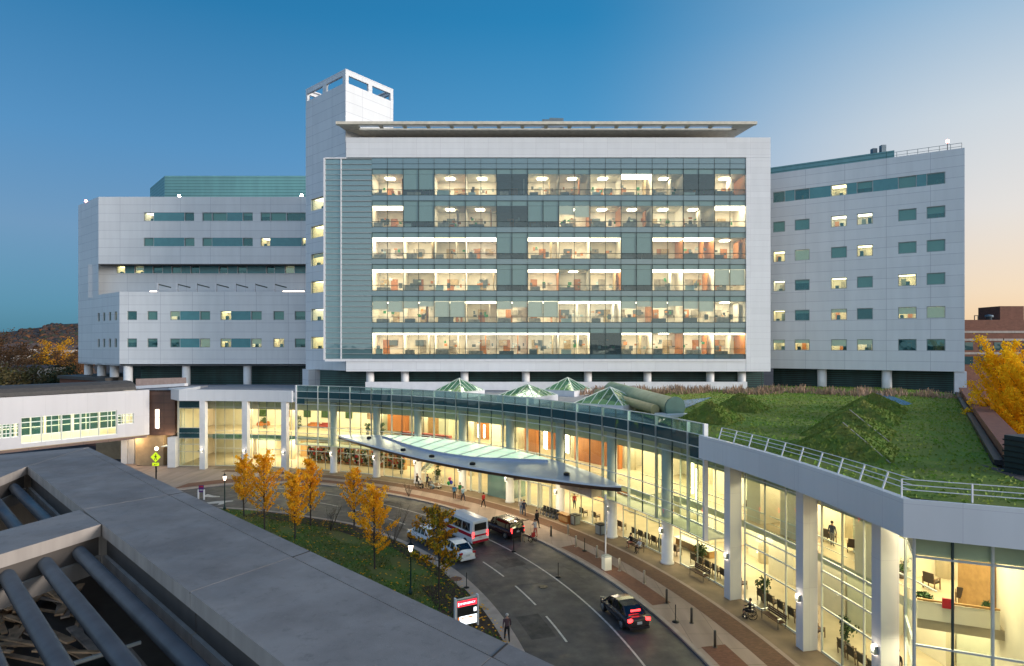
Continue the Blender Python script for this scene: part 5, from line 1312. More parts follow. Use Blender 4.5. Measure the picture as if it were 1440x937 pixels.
def tree_thing(name, label, p, H, seed, spread, n, leaf, group, cat='tree', **kw):
    t = thing(name, label, cat, (p[0], p[1], p[2] if len(p) > 2 else .1), group=group)
    tr, lf = young_tree(H, seed, spread, n, leaf, **kw)
    tr.build('trunk', 'bark', t, False); lf.build('crown', [leaf, 'yleaf2' if leaf == 'yleaf' else 'yleaf', 'yleaf' if leaf != 'gleaf' else 'olive'], t, False); return t
isl = [((343, 728), 7.0, 'golden young tree beside the lantern post, at the left end of the grass island', 'yleaf2', 1.5),
       ((372, 746), 8.2, 'tall amber young tree, next one right of the golden tree by the left lantern', 'yleaf', 1.6),
       ((415, 760), 7.0, 'slim amber young tree in the middle of the island, forward of its neighbours', 'yleaf2', 1.2),
       ((437, 741), 7.6, 'amber young tree at the kerb, half behind the slim tree of the island', 'yleaf', 1.35),
       ((498, 741), 6.4, 'sparse orange young tree right against the curved island kerb', 'yleaf', 1.4),
       ((527, 802), 7.4, 'yellow young tree with a low side tuft, nearest tree of the open grass slope', 'yleaf2', 1.55)]
for i, (q, H, lab, m, sp_) in enumerate(isl): tree_thing('young_tree', lab, gp(*q), H, 40+i, sp_*1.5, 4300 if i != 4 else 2300, m, 'amber street trees on the island', base=.22 if i != 5 else .2)
tree_thing('young_tree', 'tree turning from green to orange in front of the parked white car', gp(617, 843), 7.4, 61, 2.3, 3400, 'gleaf', 'amber street trees on the island', fan=False, base=.3, size=.2)
def bare(p, H, seed, label):
    r3 = random.Random(seed); mb = MB()
    for i in range(11):
        a = r3.random()*6.28; d = Vector((math.cos(a)*.5, math.sin(a)*.5, 1)).normalized(); L = H*(.6+.5*r3.random()); m_ = d*L*.5; e = d*L+Vector((r3.uniform(-.3, .3), r3.uniform(-.3, .3), 0))
        mb.tube([(0, 0, 0), m_, e], [.025, .016, .006], 5)
        for k in range(4):
            q = m_+(e-m_)*r3.random(); mb.tube([q, q+Vector((r3.uniform(-.5, .5), r3.uniform(-.5, .5), .5))], [.01, .004], 4)
    t = thing('bare_shrub', label, 'shrub', (p.x, p.y, .1), group='bare shrubs on the island'); mb.build('branches', 'bark', t, False)
bare(gp(465, 748), 2.6, 1, 'leafless low shrub between the amber trees at the island kerb')
bare(gp(553, 768), 3.9, 2, 'tall leafless shrub beside the yellow tree with the low tuft')
bare(gp(575, 700)+Vector((0, 0, .1)), 1.6, 3, 'small leafless shrub on the far pavement edge')
# ginkgos beyond the brick parapet
def ginkgo(label, p, z0, H, W_, seed):
    r3 = random.Random(seed); t = thing('ginkgo_tree', label, 'tree', (p[0], p[1], z0), group='golden ginkgo trees'); tr = MB(); cl = []
    tr.tube([(0, 0, 0), (0, 0, H*.5), (.1, 0, H*.95)], [.22, .13, .03], 8)
    for i in range(44):
        f = .12+.8*i/44; a = i*2.4; L = W_*(1.15-.62*f)*(.7+.5*r3.random()); d = Vector((math.cos(a)*.62, math.sin(a)*.62, 1)).normalized(); p0_ = Vector((0, 0, H*f*.86)); e = p0_+d*L*1.25
        tr.tube([p0_, p0_+d*L*.6, e], [.05, .03, .01], 5)
        for k in range(7): cl.append((p0_+(e-p0_)*(.25+.75*k/6), .30+.22*r3.random()))
    tr.build('trunk', 'bark', t, False); leafmesh(cl, 19000, .21, r3).build('crown', 'gold', t, False)
ginkgo('tall golden ginkgo rising just beyond the brick parapet of the green roof', W(1410, 600, 60)[:2], 3.5, 17.0, 3.9, 5)
ginkgo('golden ginkgo cut by the right edge of the view, in front of the brick building', W(1450, 600, 55)[:2], 3.5, 15.6, 3.9, 8)
for i, (x, y) in enumerate(((1385, 590), (1392, 603), (1399, 616))):
    p = W(x, y, 44+i*-2); single(MB().box((0, 0, 0), (1.6, .9, .16), R(35)).box((0, 0, -3), (.12, .12, 6), 0, 1), 'parking_panel', ['white', 'frame'], ['pale flat panel beyond the parapet, highest of three', 'pale flat panel beyond the parapet, middle of three', 'pale flat panel beyond the parapet, lowest of three'][i], 'panel', (p.x, p.y, p.z), 'pale panels behind the parapet') if 0 else None
# =================================================================== street things
def lantern(p, label, H=3.9):
    t = thing('street_lamp', label, 'street lamp', (p.x, p.y, .1), group='lantern posts on the island')
    MB().lathe((0, 0, 0), [(.16, 0), (.16, .25), (.1, .35), (.065, .6), (.05, H-.85), (.09, H-.8), (.05, H-.75)], 10).build('post', 'teal_iron', t)
    MB().lathe((0, 0, H-.74), [(.09, 0), (.12, .04), (.2, .48), (.19, .5)], 8).build('lantern_glass', 'lantern', t)
    MB().lathe((0, 0, H-.235), [(.27, 0), (.2, .08), (.06, .2), (.02, .4), (.005, .45)], 8).build('lantern_cap', 'iron', t)
    lamp('lantern_light', 'POINT', (0, 0, H-.5), 18, (1, .8, .6), t, size=.15)
lantern(gp(316, 718), 'black lantern post beside the golden tree at the left end of the island', 4.1)
lantern(gp(577.5, 838), 'dark green lantern post on the lawn in front of the turning green tree', 4.0)
t = thing('street_lamp', 'white globe lamp just above the yellow pedestrian sign', 'street lamp', gp(220, 665)+Vector((0, 0, .1)))
MB().lathe((0, 0, 0), [(.12, 0), (.06, .4), (.05, 3.2)], 8).build('post', 'iron', t); MB().lathe((0, 0, 3.2), [(.1, 0), (.24, .15), (.26, .4), (.1, .55)], 10).build('globe', 'lantern', t)
# pedestrian crossing sign
sp_ = gp(221, 676); t = thing('crossing_sign', 'yellow green diamond pedestrian sign with an arrow plate on a dark post', 'road sign', (sp_.x, sp_.y-.3, .1))
MB().bar((0, .05, 0), (0, .05, 3.6), .14).build('post', 'iron', t)
d_ = .72; mb = MB().prism([(-d_, 0), (0, -d_), (d_, 0), (0, d_)], -.015, .015); 
for v in mb.v: v.x, v.y, v.z = v.x, v.z-.06, v.y+3.25
mb.build('diamond', 'signyel', t)
pic = MB()
def flat(pts_, y=-.085): pic.face([(x*.8, y, z*.8+3.25) for x, z in pts_])
flat([(.03+.085*math.cos(a*.785), .43+.085*math.sin(a*.785)) for a in range(8)]); flat([(-.09, .3), (.12, .3), (.1, -.05), (-.08, -.05)]); flat([(-.08, -.05), (.02, -.05), (-.12, -.5), (-.24, -.5)]); flat([(0, -.05), (.1, -.05), (.26, -.48), (.14, -.48)]); flat([(.1, .28), (.26, .05), (.2, 0), (.06, .18)]); flat([(-.09, .28), (-.26, .06), (-.2, .02), (-.06, .16)])
pic.build('walker_symbol', 'dark', t)
MB().box((0, -.06, 2.25), (.95, .03, .45)).build('arrow_plate', 'signyel', t)
pic = MB(); pic.face([(.28, -.085, 2.35), (-.1, -.085, 2.2), (-.1, -.085, 2.3), (-.28, -.085, 2.12), (-.02, -.085, 2.12), (-.08, -.085, 2.16), (.3, -.085, 2.29)]); pic.build('arrow', 'dark', t)
# white posts with a purple board
p = gp(283, 703); t = thing('parking_board', 'small purple board between two short white posts', 'sign', (p.x, p.y, 0))
for x in (-.35, .35): MB().bar((x, 0, 0), (x, 0, 1.25), .14).build('post', 'white', t)
MB().box((0, 0, 1.35), (.62, .06, .85)).build('board', 'purple', t); MB().box((0, -.035, 1.62), (.5, .012, .18)).build('red_band', 'redpaint', t); MB().box((0, -.035, 1.2), (.4, .012, .1)).build('white_band', 'c_white', t)
p = gp(226, 676); single(MB().lathe((0, 0, 0), [(.06, 0), (.06, 1.1), (.02, 1.15)], 8), 'marker_post', 'white', 'thin white marker post beside the yellow pedestrian sign', 'marker post', (p.x+.5, p.y, .1))
# lit direction sign
p = gp(656, 884); sg = thing('direction_sign', 'lit red and white hospital direction sign standing in the mulch bed', 'sign', (p.x, p.y, .1), R(27))
sg.scale = (.86, .86, .86); MB().box((0, 0, 1.25), (1.75, .28, 2.05)).build('cabinet', 'frame', sg)
for x in (-.93, .93): MB().box((x, 0, 1.2), (.12, .32, 2.4)).build('side_post', 'white', sg)
def sbx(x0, x1, z0, z1, m, nm): MB().box(((x0+x1)/2, -.15, (z0+z1)/2), (x1-x0, .02, z1-z0)).build(nm, m, sg)
sbx(-.8, .8, 1.72, 2.16, 'signred', 'red_panel'); sbx(-.8, .8, .98, 1.68, 'dark', 'dark_panel'); sbx(-.8, .8, .3, .62, 'signwhite', 'white_panel'); sbx(-.62, .8, .68, .95, 'signwhite', 'text_panel')
cu = bpy.data.curves.new('emergency_text', 'FONT'); cu.body = 'EMERGENCY'; cu.size = .22; cu.align_x = 'CENTER'; cu.extrude = .004
o = bpy.data.objects.new('emergency_lettering', cu); dg = bpy.context.evaluated_depsgraph_get
COL.objects.link(o); bpy.context.view_layer.update(); me = bpy.data.meshes.new_from_object(o.evaluated_get(dg())); bpy.data.objects.remove(o)
me.materials.clear(); me.materials.append(M['signwhite']); o = bpy.data.objects.new('lettering', me); COL.objects.link(o); o.parent = sg; o.location = (.05, -.166, 1.86); o.rotation_euler = (R(90), 0, 0)
for (x0, x1, z0, z1, m) in ((-.76, -.68, 1.8, 2.05, 'signwhite'), (.55, .78, 1.2, 1.5, 'signwhite'), (-.76, -.68, .72, .92, 'signorange'), (-.5, -.1, .77, .86, 'signorange'), (.0, .5, .77, .88, 'signorange')): MB().box(((x0+x1)/2, -.166, (z0+z1)/2), (x1-x0, .012, z1-z0)).build('sign_mark', m, sg)
# bollards, stanchions
def bollard(x, y, m, lab, h=1.05): 
    p = gp(x, y); t = thing('bollard', lab, 'bollard', (p.x, p.y, .13), group='bollards along the kerb')
    MB().lathe((0, 0, 0), [(.085, 0), (.085, h-.06), (.06, h)], 10).build('post', m, t); MB().lathe((0, 0, 0), [(.15, 0), (.15, .03)], 10).build('foot', m, t)
for x, y, m, lab in ((775, 756, 'bollard', 'grey bollard alone on the pale pavement behind the dark car'), (799, 754, 'bollardw', 'pale bollard on the pavement in front of the first litter bin'), (810, 771, 'bollardw', 'pale bollard at the far tip of the red brick strip'), (839.5, 786, 'bollardw', 'pale bollard on the brick strip just before the white pillar'), (871, 805, 'bollardw', 'cream bollard on the brick strip just past the white pillar'), (906, 823, 'bollardw', 'cream bollard at the middle of the red brick strip'), (937.5, 851, 'bollard', 'grey bollard at the near end of the red brick strip'), (972.5, 879, 'bollard', 'grey bollard on the plain pavement beside a dark stanchion'), (1005.5, 913, 'bollard', 'grey bollard at the start of the near brick patch')): bollard(x, y, m, lab)
for x, y, lab in ((822, 777, 'thin dark stanchion among the pale bollards of the brick strip'), (950, 877.5, 'thin dark stanchion on a round foot beside the lowered kerb'), (722.5, 776, 'thin dark stanchion standing on the white road line'), (656, 829, 'thin dark stanchion on the pale pad of the island'), (785, 812, 'thin dark stanchion on the white road line farther along')):
    p = gp(x, y); t = thing('stanchion', lab, 'stanchion', (p.x, p.y, .13 if 'line' not in lab else .01), group='dark stanchions'); MB().lathe((0, 0, 0), [(.03, 0), (.03, 1.15), (.01, 1.2)], 8).build('rod', 'iron', t); MB().lathe((0, 0, 0), [(.24, 0), (.22, .05), (.05, .09)], 12).build('foot', 'iron', t)
# white pillar with banner pole
p = gp(853, 803); t = thing('info_pillar', 'glowing white box pillar with a tall thin pole on the red brick strip', 'info pillar', (p.x, p.y, .13), R(20))
MB().box((0, 0, .55), (.62, .6, 1.1)).build('box', 'blindlit', t); MB().box((0, 0, 1.13), (.66, .64, .06)).build('lid', 'frame', t); MB().lathe((.1, .35, 0), [(.07, 0), (.07, 6.2)], 8).build('pole', 'white', t); MB().box((.1, .27, 4.9), (.2, .05, 1.7)).build('banner', 'c_white', t)
lamp('pillar_light', 'POINT', (0, -.8, 1.5), 16, (1, .85, .65), t, size=.3)
def litter(x, y, lab):
    p = gp(x, y); t = thing('litter_bin', lab, 'litter bin', (p.x, p.y, .13), R(pol(p)[0]), group='litter bins')
    mb = MB().box((0, 0, .5), (.8, .8, .98)); mb.build('body', 'bin', t)
    for i in range(4): a = i*math.pi/2; MB().box((.42*math.cos(a), .42*math.sin(a), .5), (.03, .62, .8), a).build('side_panel', 'frame', t)
    MB().box((0, 0, 1.02), (.88, .88, .07)).build('lid', 'dark', t); MB().lathe((0, 0, 1.06), [(.3, 0), (.28, .04), (.05, .06)], 10).build('ashtray', 'dark', t)
litter(808.5, 739, 'square grey litter bin beside the wooden valet desk'); litter(845, 753, 'square grey litter bin standing alone before the glass, nearer the camera')
p = gp(794, 737); t = thing('valet_desk', 'low wooden desk beside the farther litter bin', 'desk', (p.x, p.y, .13), R(33))
MB().box((0, 0, .95), (.7, 1.7, .06)).build('top', 'wood2', t); MB().box((.1, 0, .46), (.5, 1.6, .92)).build('body', 'wood', t); MB().box((-.22, 0, .5), (.04, 1.5, .5)).build('front_panel', 'wood2', t)
def bench(x, y, lab):
    p = gp(x, y); a = pol(p)[0]; t = thing('bench', lab, 'bench', (p.x, p.y, .13), R(a), group='benches along the glass')
    mb = MB()
    for i in range(4): mb.box((-.2+i*.13, 0, .45), (.1, 1.9, .04))
    mb.build('seat', 'benchwood', t); mb = MB()
    for i in range(3): mb.box((.3+.03*i, 0, .6+i*.13), (.04, 1.9, .1))
    mb.build('backrest', 'benchwood', t)
    for y_ in (-.85, .85):
        mb = MB(); mb.bar((-.25, y_, 0), (-.25, y_, .68), .06); mb.bar((.3, y_, 0), (.38, y_, .9), .06); mb.bar((-.25, y_, .66), (.33, y_, .66), .07); mb.build('armrest', 'chrome', t)
bench(893, 776, 'slatted bench with two people sitting before the glass'); bench(983, 815, 'empty slatted bench with pale armrests between two white piers'); bench(1087, 880, 'slatted bench in the near bay behind the dark seated person')
# =================================================================== vehicles
def wheel(t, x, y, r_=.33, w=.22):
    mb = MB().tube([(x, y-w/2, r_), (x, y+w/2, r_)], r_, 18); tyre = mb.build('wheel', 'rubber', t); s_ = 1 if y > 0 else -1
    mb = MB().tube([(x, y+s_*(w/2+.002), r_), (x, y+s_*(w/2+.02), r_)], r_*.66, 14); mb.build('rim', 'chrome', tyre)
def body_loft(secs, n=1):
    """body from cross sections along x: (x, half width low, half width high, z low, z belt)"""
    mb = MB(); rings = []
    for (x, wl_, wh, z0, z1) in secs: rings.append([Vector((x, -wl_*.92, z0)), Vector((x, -wl_, z0+.18)), Vector((x, -wl_, (z0+z1)/2+.1)), Vector((x, -wh, z1)), Vector((x, 0, z1+.03)), Vector((x, wh, z1)), Vector((x, wl_, (z0+z1)/2+.1)), Vector((x, wl_, z0+.18)), Vector((x, wl_*.92, z0))])
    for a, b in zip(rings, rings[1:]):
        for j in range(9): k = (j+1) % 9; mb.face([a[j], a[k], b[k], b[j]], 0, j not in (8,))
    mb.face(rings[0][::-1]); mb.face(rings[-1]); return mb
def smooth(o, lv=2, bevel=False):
    me = o.data; bm = bmesh.new(); bm.from_mesh(me); bmesh.ops.remove_doubles(bm, verts=bm.verts, dist=.0005); bmesh.ops.recalc_face_normals(bm, faces=bm.faces); bm.to_mesh(me); bm.free()
    s_ = o.modifiers.new('smooth', 'SUBSURF'); s_.levels = lv; s_.render_levels = lv; return o
def car(p, heading, label, paint, L=4.6, Wd=1.8, Ht=1.46, suv=False, lit=True, extra=None, name='car'):
    """local +x is forward"""
    t = thing(name, label, 'car', (p.x, p.y, 0.01), heading); h = L/2; w = Wd/2; bz = .92 if not suv else 1.05; g = .2 if not suv else .26
    if not suv: secs = [(-h, w*.80, w*.62, .36, .82), (-h+.12, w*.9, w*.74, .24, .95), (-h+.7, w, w*.86, g, .98), (-h+1.6, w, w*.9, g, .94), (0.2, w, w*.9, g, .92), (h-1.5, w, w*.88, g, .88), (h-.5, w*.96, w*.8, .22, .76), (h-.1, w*.86, w*.66, .26, .62), (h, w*.76, w*.5, .34, .52)]
    else: secs = [(-h, w*.9, w*.84, .38, 1.0), (-h+.08, w*.97, w*.9, .3, 1.06), (-h+.8, w, w*.93, g, 1.06), (0, w, w*.93, g, 1.05), (h-1.4, w, w*.9, g, 1.04), (h-.4, w*.95, w*.82, .3, .96), (h, w*.84, w*.7, .36, .74)]
    b = body_loft(secs).build('body', paint, t); smooth(b)
    if not suv: cab = [(-h+.55, w*.78, .96), (-h+1.15, w*.70, Ht-.1), (-h+1.9, w*.68, Ht), (.1, w*.68, Ht-.01), (.75, w*.70, Ht-.14), (h-1.05, w*.80, .92)]
    else: cab = [(-h+.08, w*.86, 1.06), (-h+.35, w*.78, Ht-.06), (-h+1.0, w*.76, Ht), (.2, w*.76, Ht), (.75, w*.78, Ht-.12), (h-1.3, w*.84, 1.05)]
    z0 = .93 if not suv else 1.04
    gl, rf = MB(), MB(); roofi = range(1, 4)
    rings = [[Vector((x, -w*.86, z0)), Vector((x, -ww, z)), Vector((x, ww, z)), Vector((x, w*.86, z0))] for (x, ww, z) in cab]
    for i, (a, c) in enumerate(zip(rings, rings[1:])):
        gl.face([a[0], a[1], c[1], c[0]]); gl.face([a[3], c[3], c[2], a[2]])
        tgt = rf if 1 <= i <= 2 or (i == 3) else gl
        tgt.face([a[1], a[2], c[2], c[1]])
    gl.build('windows', 'glass_car', t)
    for v in rf.v: v.z += .012
    rf.build('roof', paint, t)
    for s_ in (-1, 1):
        for i in range(6):
            x, ww, z = cab[i]; q = (x, s_*(w*.86+.012), z0) if 0 < i < 5 else None
            pl = MB()
            if q: pl.bar(q, (x, s_*(ww+.012), z), .07 if i in (1, 4) else .05)
            elif i == 0: pl.bar((cab[0][0], s_*w*.80, z0), (cab[1][0], s_*cab[1][1], cab[1][2]), .09)
            else: pl.bar((cab[-1][0], s_*w*.82, z0), (cab[-2][0], s_*cab[-2][1], cab[-2][2]), .07)
            pl.build('pillar', paint, t)
    for x in (-h+.85, h-.85):
        for s_ in (-1, 1): wheel(t, x, s_*(w-.08), .33 if not suv else .37)
    for s_ in (-1, 1):
        MB().box((-h+.08, s_*w*.72, .84 if not suv else .98), (.16, .3 if not suv else .2, .17 if not suv else .42), s_*.25).build('tail_light', 'tail' if lit else 'redpaint', t)
        MB().box((h-.12, s_*w*.62, .62 if not suv else .8), (.2, .34, .14), -s_*.4).build('headlight', 'chrome', t)
        MB().box((.95, s_*(w+.06), 1.0 if not suv else 1.12), (.14, .2, .14)).build('mirror', paint, t)
        for x in (.15, -.85): MB().box((x, s_*(w*.985), .80), (.16, .05, .03)).build('door_handle', 'chrome', t)
    MB().box((-h-.005, 0, .66 if not suv else .85), (.05, .34, .16)).build('plate', 'plate', t)
    MB().box((-h+.03, 0, .34), (.16, Wd*.8, .16)).build('bumper', paint if not suv else 'trim', t)
    return t
tang = lambda a: R(a+90)
pw = PO(33.7, 54.2); car(pw, tang(33.7), 'white saloon car parked by the island kerb behind the turning tree', 'carwhite', lit=False)
pw = PO(39.3, 54.0); car(pw, tang(39.3), 'second white car, almost hidden by the turning tree', 'carwhite', lit=False) 
ps = PO(36.4, 61.3); sv = car(ps, tang(36.2), 'dark maroon estate car with raised tailgate and red tail lights at the kerb', 'carmaroon', 4.9, 1.9, 1.75, True)
mb = MB(); mb.bar((-2.3, 0, 1.74), (-3.15, 0, 2.0), 1.5, .07); mb.build('tailgate', 'carmaroon', sv); MB().box((-2.75, 0, 1.925), (.5, 1.1, .03)).build('tailgate_window', 'glass_car', sv)
for s_ in (-.6, .6): MB().bar((-1.9, s_, 1.82), (.3, s_, 1.82), .05).build('roof_rail', 'chrome', sv)
MB().box((-2.46, 0, .8), (.03, 1.4, .8)).build('open_boot', 'dark', sv)
pc = PO(16.7, 60.5); cc = car(pc, tang(16.7), 'dark grey car with glowing red tail lights driving away on the near bend', 'carblack')
MB().box((-1.72, 0, 1.25), (.06, .7, .1)).build('brake_light', 'tail', cc)
# shuttle van
pv = PO(37.6, 57.3); vt = thing('shuttle_van', 'white shuttle van with a red side band driving along the entrance lane', 'van', (pv.x, pv.y, .01), tang(37.4))
def rbox(x0, x1, w0, w1, z0, z1): return [(x0, w0, w1, z0, z1), (x1, w0, w1, z0, z1)]
b = body_loft([(-3.0, .92, .86, .42, 1.25), (-2.95, 1.0, .95, .36, 1.3), (1.6, 1.0, .95, .36, 1.3), (2.4, .98, .86, .36, 1.2), (2.95, .9, .7, .4, 1.0), (3.0, .82, .6, .46, .9)]).build('body', 'carwhite', vt)
mb = MB(); rg = [[Vector((x, -wb, 1.28)), Vector((x, -wt, z)), Vector((x, 0, z+.05)), Vector((x, wt, z)), Vector((x, wb, 1.28))] for (x, wb, wt, z) in ((-2.98, .94, .84, 2.35), (-2.9, .96, .88, 2.44), (1.2, .96, .88, 2.46), (1.5, .95, .84, 2.38), (2.4, .88, .8, 1.32))]
for a, c in zip(rg, rg[1:]):
    for j in range(4): mb.face([a[j], a[j+1], c[j+1], c[j]], 0, False)
mb.face(rg[0][::-1]); mb.build('upper_body', 'carwhite', vt)
for s_ in (-1, 1):
    MB().hexa([(-2.96, s_*1.0, .98), (1.9, s_*1.0, .98), (1.9, s_*1.012, .98), (-2.96, s_*1.012, .98), (-2.96, s_*.985, 1.28), (1.9, s_*.985, 1.28), (1.9, s_*1.0, 1.28), (-2.96, s_*1.0, 1.28)]).build('red_band', 'vanred', vt)
    for x0, x1 in ((-2.6, -1.3), (-1.2, .1), (.2, 1.2)): MB().hexa([(x0, s_*.935, 1.42), (x1, s_*.935, 1.42), (x1, s_*.965, 1.42), (x0, s_*.965, 1.42), (x0, s_*.885, 2.2), (x1, s_*.885, 2.2), (x1, s_*.915, 2.2), (x0, s_*.915, 2.2)]).build('side_window', 'glass_car', vt)
    MB().box((-3.0, s_*.82, 1.15), (.06, .14, .5)).build('tail_light', 'tail', vt); MB().box((2.95, s_*.66, .8), (.1, .3, .2)).build('headlight', 'chrome', vt)
    for x in (-1.9, 1.9): wheel(vt, x, s_*.9, .36)
MB().box((-3.0, 0, 1.85), (.05, 1.3, .65)).build('rear_window', 'glass_car', vt); MB().box((-3.02, 0, .5), (.1, 1.8, .2)).build('bumper', 'vanred', vt); MB().box((-3.02, 0, .85), (.03, .36, .16)).build('plate', 'plate', vt); MB().box((-3.005, 0, 1.05), (.02, 1.5, .16)).build('rear_band', 'vanred', vt); MB().hexa([(1.52, -.8, 2.3), (1.52, .8, 2.3), (1.56, .8, 2.32), (1.56, -.8, 2.32), (2.36, -.8, 1.36), (2.36, .8, 1.36), (2.4, .8, 1.38), (2.4, -.8, 1.38)]).build('windscreen', 'glass_car', vt)
# =================================================================== people
def person(p, heading, label, shirt, pants, hair='hair', pose='stand', Ht=1.72, z=.13, lean=0.0, skirt=False, arms=.25):
    """local +x is forward"""
    s_ = Ht/1.72; t = thing('person', label, 'person', (p.x, p.y, z), heading); r3 = random.Random(int(p.x*1000))
    V, E_, Rd, mats = [], [], [], []
    def v(x, y, z_, r_): V.append(Vector((x, y, z_))*s_); Rd.append(r_*s_); return len(V)-1
    sit = pose == 'sit'; hz = .5 if sit else .93
    L = lean
    pel = v(0, 0, hz, .135); wai = v(.02+L*.25, 0, hz+.2, .12); che = v(.0+L*.5, 0, hz+.43, .145); nek = v(L*.66, 0, hz+.56, .055); hea = v(.02+L*.75, 0, hz+.70, .088); cro = v(.015+L*.78, 0, hz+.78, .075)
    E_ += [(pel, wai), (wai, che), (che, nek), (nek, hea), (hea, cro)]
    st_ = {'walk': .24, 'stand': .03, 'push': .16}.get(pose, 0)
    for k, sd_ in enumerate((-1, 1)):
        if sit: hip = v(.02, sd_*.1, hz-.02, .1); kn = v(.44, sd_*.12, hz-.01, .07); an = v(.42, sd_*.12, .1, .045); to = v(.56, sd_*.13, .045, .04)
        else:
            q = st_*sd_; hip = v(0, sd_*.09, hz-.07, .1); kn = v(q*.5+.04, sd_*.1, .5, .068); an = v(q, sd_*.1, .09, .042); to = v(q+.15, sd_*.11, .04, .036)
        E_ += [(pel, hip), (hip, kn), (kn, an), (an, to)]
        sh = v(L*.52, sd_*.19, hz+.47, .065)
        if pose in ('push',) or sit: el = v(L*.4+.14, sd_*.24, hz+.24, .045); ha = v(L*.4+.40, sd_*.2, hz+.2, .034); fi = v(L*.4+.48, sd_*.19, hz+.19, .025)
        else: q = -st_*sd_*.6; el = v(q*.4, sd_*.26, hz+.2, .045); ha = v(q+.06, sd_*.27, hz-.05, .033); fi = v(q+.09, sd_*.27, hz-.13, .024)
        E_ += [(che, sh), (sh, el), (el, ha), (ha, fi)]
    me = bpy.data.meshes.new('body'); me.from_pydata(V, E_, []); o = bpy.data.objects.new('body', me); COL.objects.link(o)
    sk = o.modifiers.new('skin', 'SKIN'); sk.use_smooth_shade = True
    for i, d in enumerate(me.skin_vertices[0].data): d.radius = (Rd[i], Rd[i]); d.use_root = i == 0
    sb = o.modifiers.new('sub', 'SUBSURF'); sb.levels = 1; sb.render_levels = 1
    bpy.context.view_layer.update(); m2_ = bpy.data.meshes.new_from_object(o.evaluated_get(bpy.context.evaluated_depsgraph_get())); bpy.data.objects.remove(o)
    m2_.materials.clear()
    for m in ('skin', 'c_'+shirt, 'c_'+pants, 'dark'): m2_.materials.append(M[m])
    for f in m2_.polygons:
        c = f.center/s_; 
        hand = (abs(c.y) > .17 and ((sit or pose == 'push') and c.x > L*.4+.36 or (not sit and pose != 'push' and c.z < hz+.0 and abs(c.y) > .215)))
        if hand or c.z > hz+.53: mi = 0
        elif c.z < .1 : mi = 3
        elif (not sit and c.z < hz+.02) or (sit and (c.z < hz+.07 )and not (abs(c.y) > .17 and c.z > hz+.08)): mi = 2
        else: mi = 1
        f.material_index = mi; f.use_smooth = True
    b = bpy.data.objects.new('body', m2_); COL.objects.link(b); b.parent = t
    hc = Vector((.0+L*.76, 0, hz+.765))*s_; mb = MB()
    mb.lathe(hc+Vector((-.015, 0, -.075)), [(.085*s_, 0), (.103*s_, .05), (.098*s_, .11), (.06*s_, .155), (.01, .165)], 10); mb.build('hair', hair, t)
    for y_ in (-.033, .033): MB().box(((.105+L*.75)*s_, y_*s_, (hz+.715)*s_), (.012, .02, .012)).build('eye', 'dark', t)
    MB().bar(((.10+L*.75)*s_, 0, (hz+.71)*s_), ((.125+L*.75)*s_, 0, (hz+.68)*s_), .02).build('nose', 'skin', t); MB().box(((.10+L*.75)*s_, 0, (hz+.645)*s_), (.014, .045, .01)).build('mouth', 'redsofa', t)
    return t
def make_chair_wheel(p, h, label, seatm='dark', grp='wheelchairs by the entrance', z=.13):
    t = thing('wheelchair', label, 'wheelchair', (p.x, p.y, z), h, group=grp)
    MB().box((0, 0, .48), (.44, .44, .05)).build('seat', seatm, t); MB().box((-.23, 0, .72), (.04, .44, .46)).build('backrest', seatm, t)
    for s_ in (-1, 1):
        mb = MB()
        pts_ = [(-.12+.3*math.cos(a*math.pi/9), s_*.29, .31+.3*math.sin(a*math.pi/9)) for a in range(19)]; mb.tube(pts_, .025, 6, cap=False)
        for a in range(4): mb.bar((-.12-.29*math.cos(a*.785), s_*.29, .31-.29*math.sin(a*.785)), (-.12+.29*math.cos(a*.785), s_*.29, .31+.29*math.sin(a*.785)), .012)
        mb.build('wheel', 'rubber', t)
        mb = MB(); mb.bar((-.22, s_*.23, .3), (-.25, s_*.23, .97), .03); mb.bar((-.25, s_*.23, .95), (-.38, s_*.23, .95), .035); mb.bar((-.22, s_*.25, .68), (.16, s_*.25, .68), .04); mb.bar((.2, s_*.22, .48), (.34, s_*.2, .12), .03); mb.box((.4, s_*.13, .1), (.18, .14, .02)); mb.build('frame', 'chrome', t)
        MB().tube([(.26, s_*.22, .09), (.26, s_*.25, .09)], .09, 12).build('castor', 'rubber', t)
    return t
g = gp
td = lambda x, y: R(pol(gp(x, y))[0]+90)
person(g(586, 686), td(586, 686)+math.pi, 'person in black pushing a wheelchair, farthest left under the canopy', 'black', 'black', pose='push', lean=.1)
make_chair_wheel(g(591, 688), td(591, 688)+math.pi, 'occupied wheelchair pushed by the person in black, farthest left', grp='wheelchairs in use'); person(g(591, 688), td(591, 688)+math.pi, 'seated person in pale clothes in the farthest left wheelchair', 'white', 'black', 'hairw', 'sit', z=.16)
person(g(600.5, 687), td(600, 687)+math.pi, 'person in dark clothes pushing the second wheelchair under the canopy', 'navy', 'black', pose='push', lean=.1)
make_chair_wheel(g(605.5, 689), td(605, 689)+math.pi, 'occupied wheelchair next to the luggage cart', grp='wheelchairs in use'); person(g(605.5, 689), td(605, 689)+math.pi, 'seated person in grey in the wheelchair next to the luggage cart', 'grey', 'ltblue', 'hair', 'sit', z=.16)
p = g(615, 688); t = thing('luggage_cart', 'pale luggage cart with a hooped rail beside the glass', 'cart', (p.x, p.y, .13), td(615, 688))
MB().box((0, 0, .3), (1.1, .65, .07)).build('platform', 'c_white', t); mb = MB()
for s_ in (-.3, .3): mb.tube([(-.5, s_, .32), (-.5, s_, 1.3), (-.3, s_, 1.6), (.3, s_, 1.6), (.5, s_, 1.3), (.5, s_, .32)], .03, 6)
mb.build('hoop', 'chrome', t)
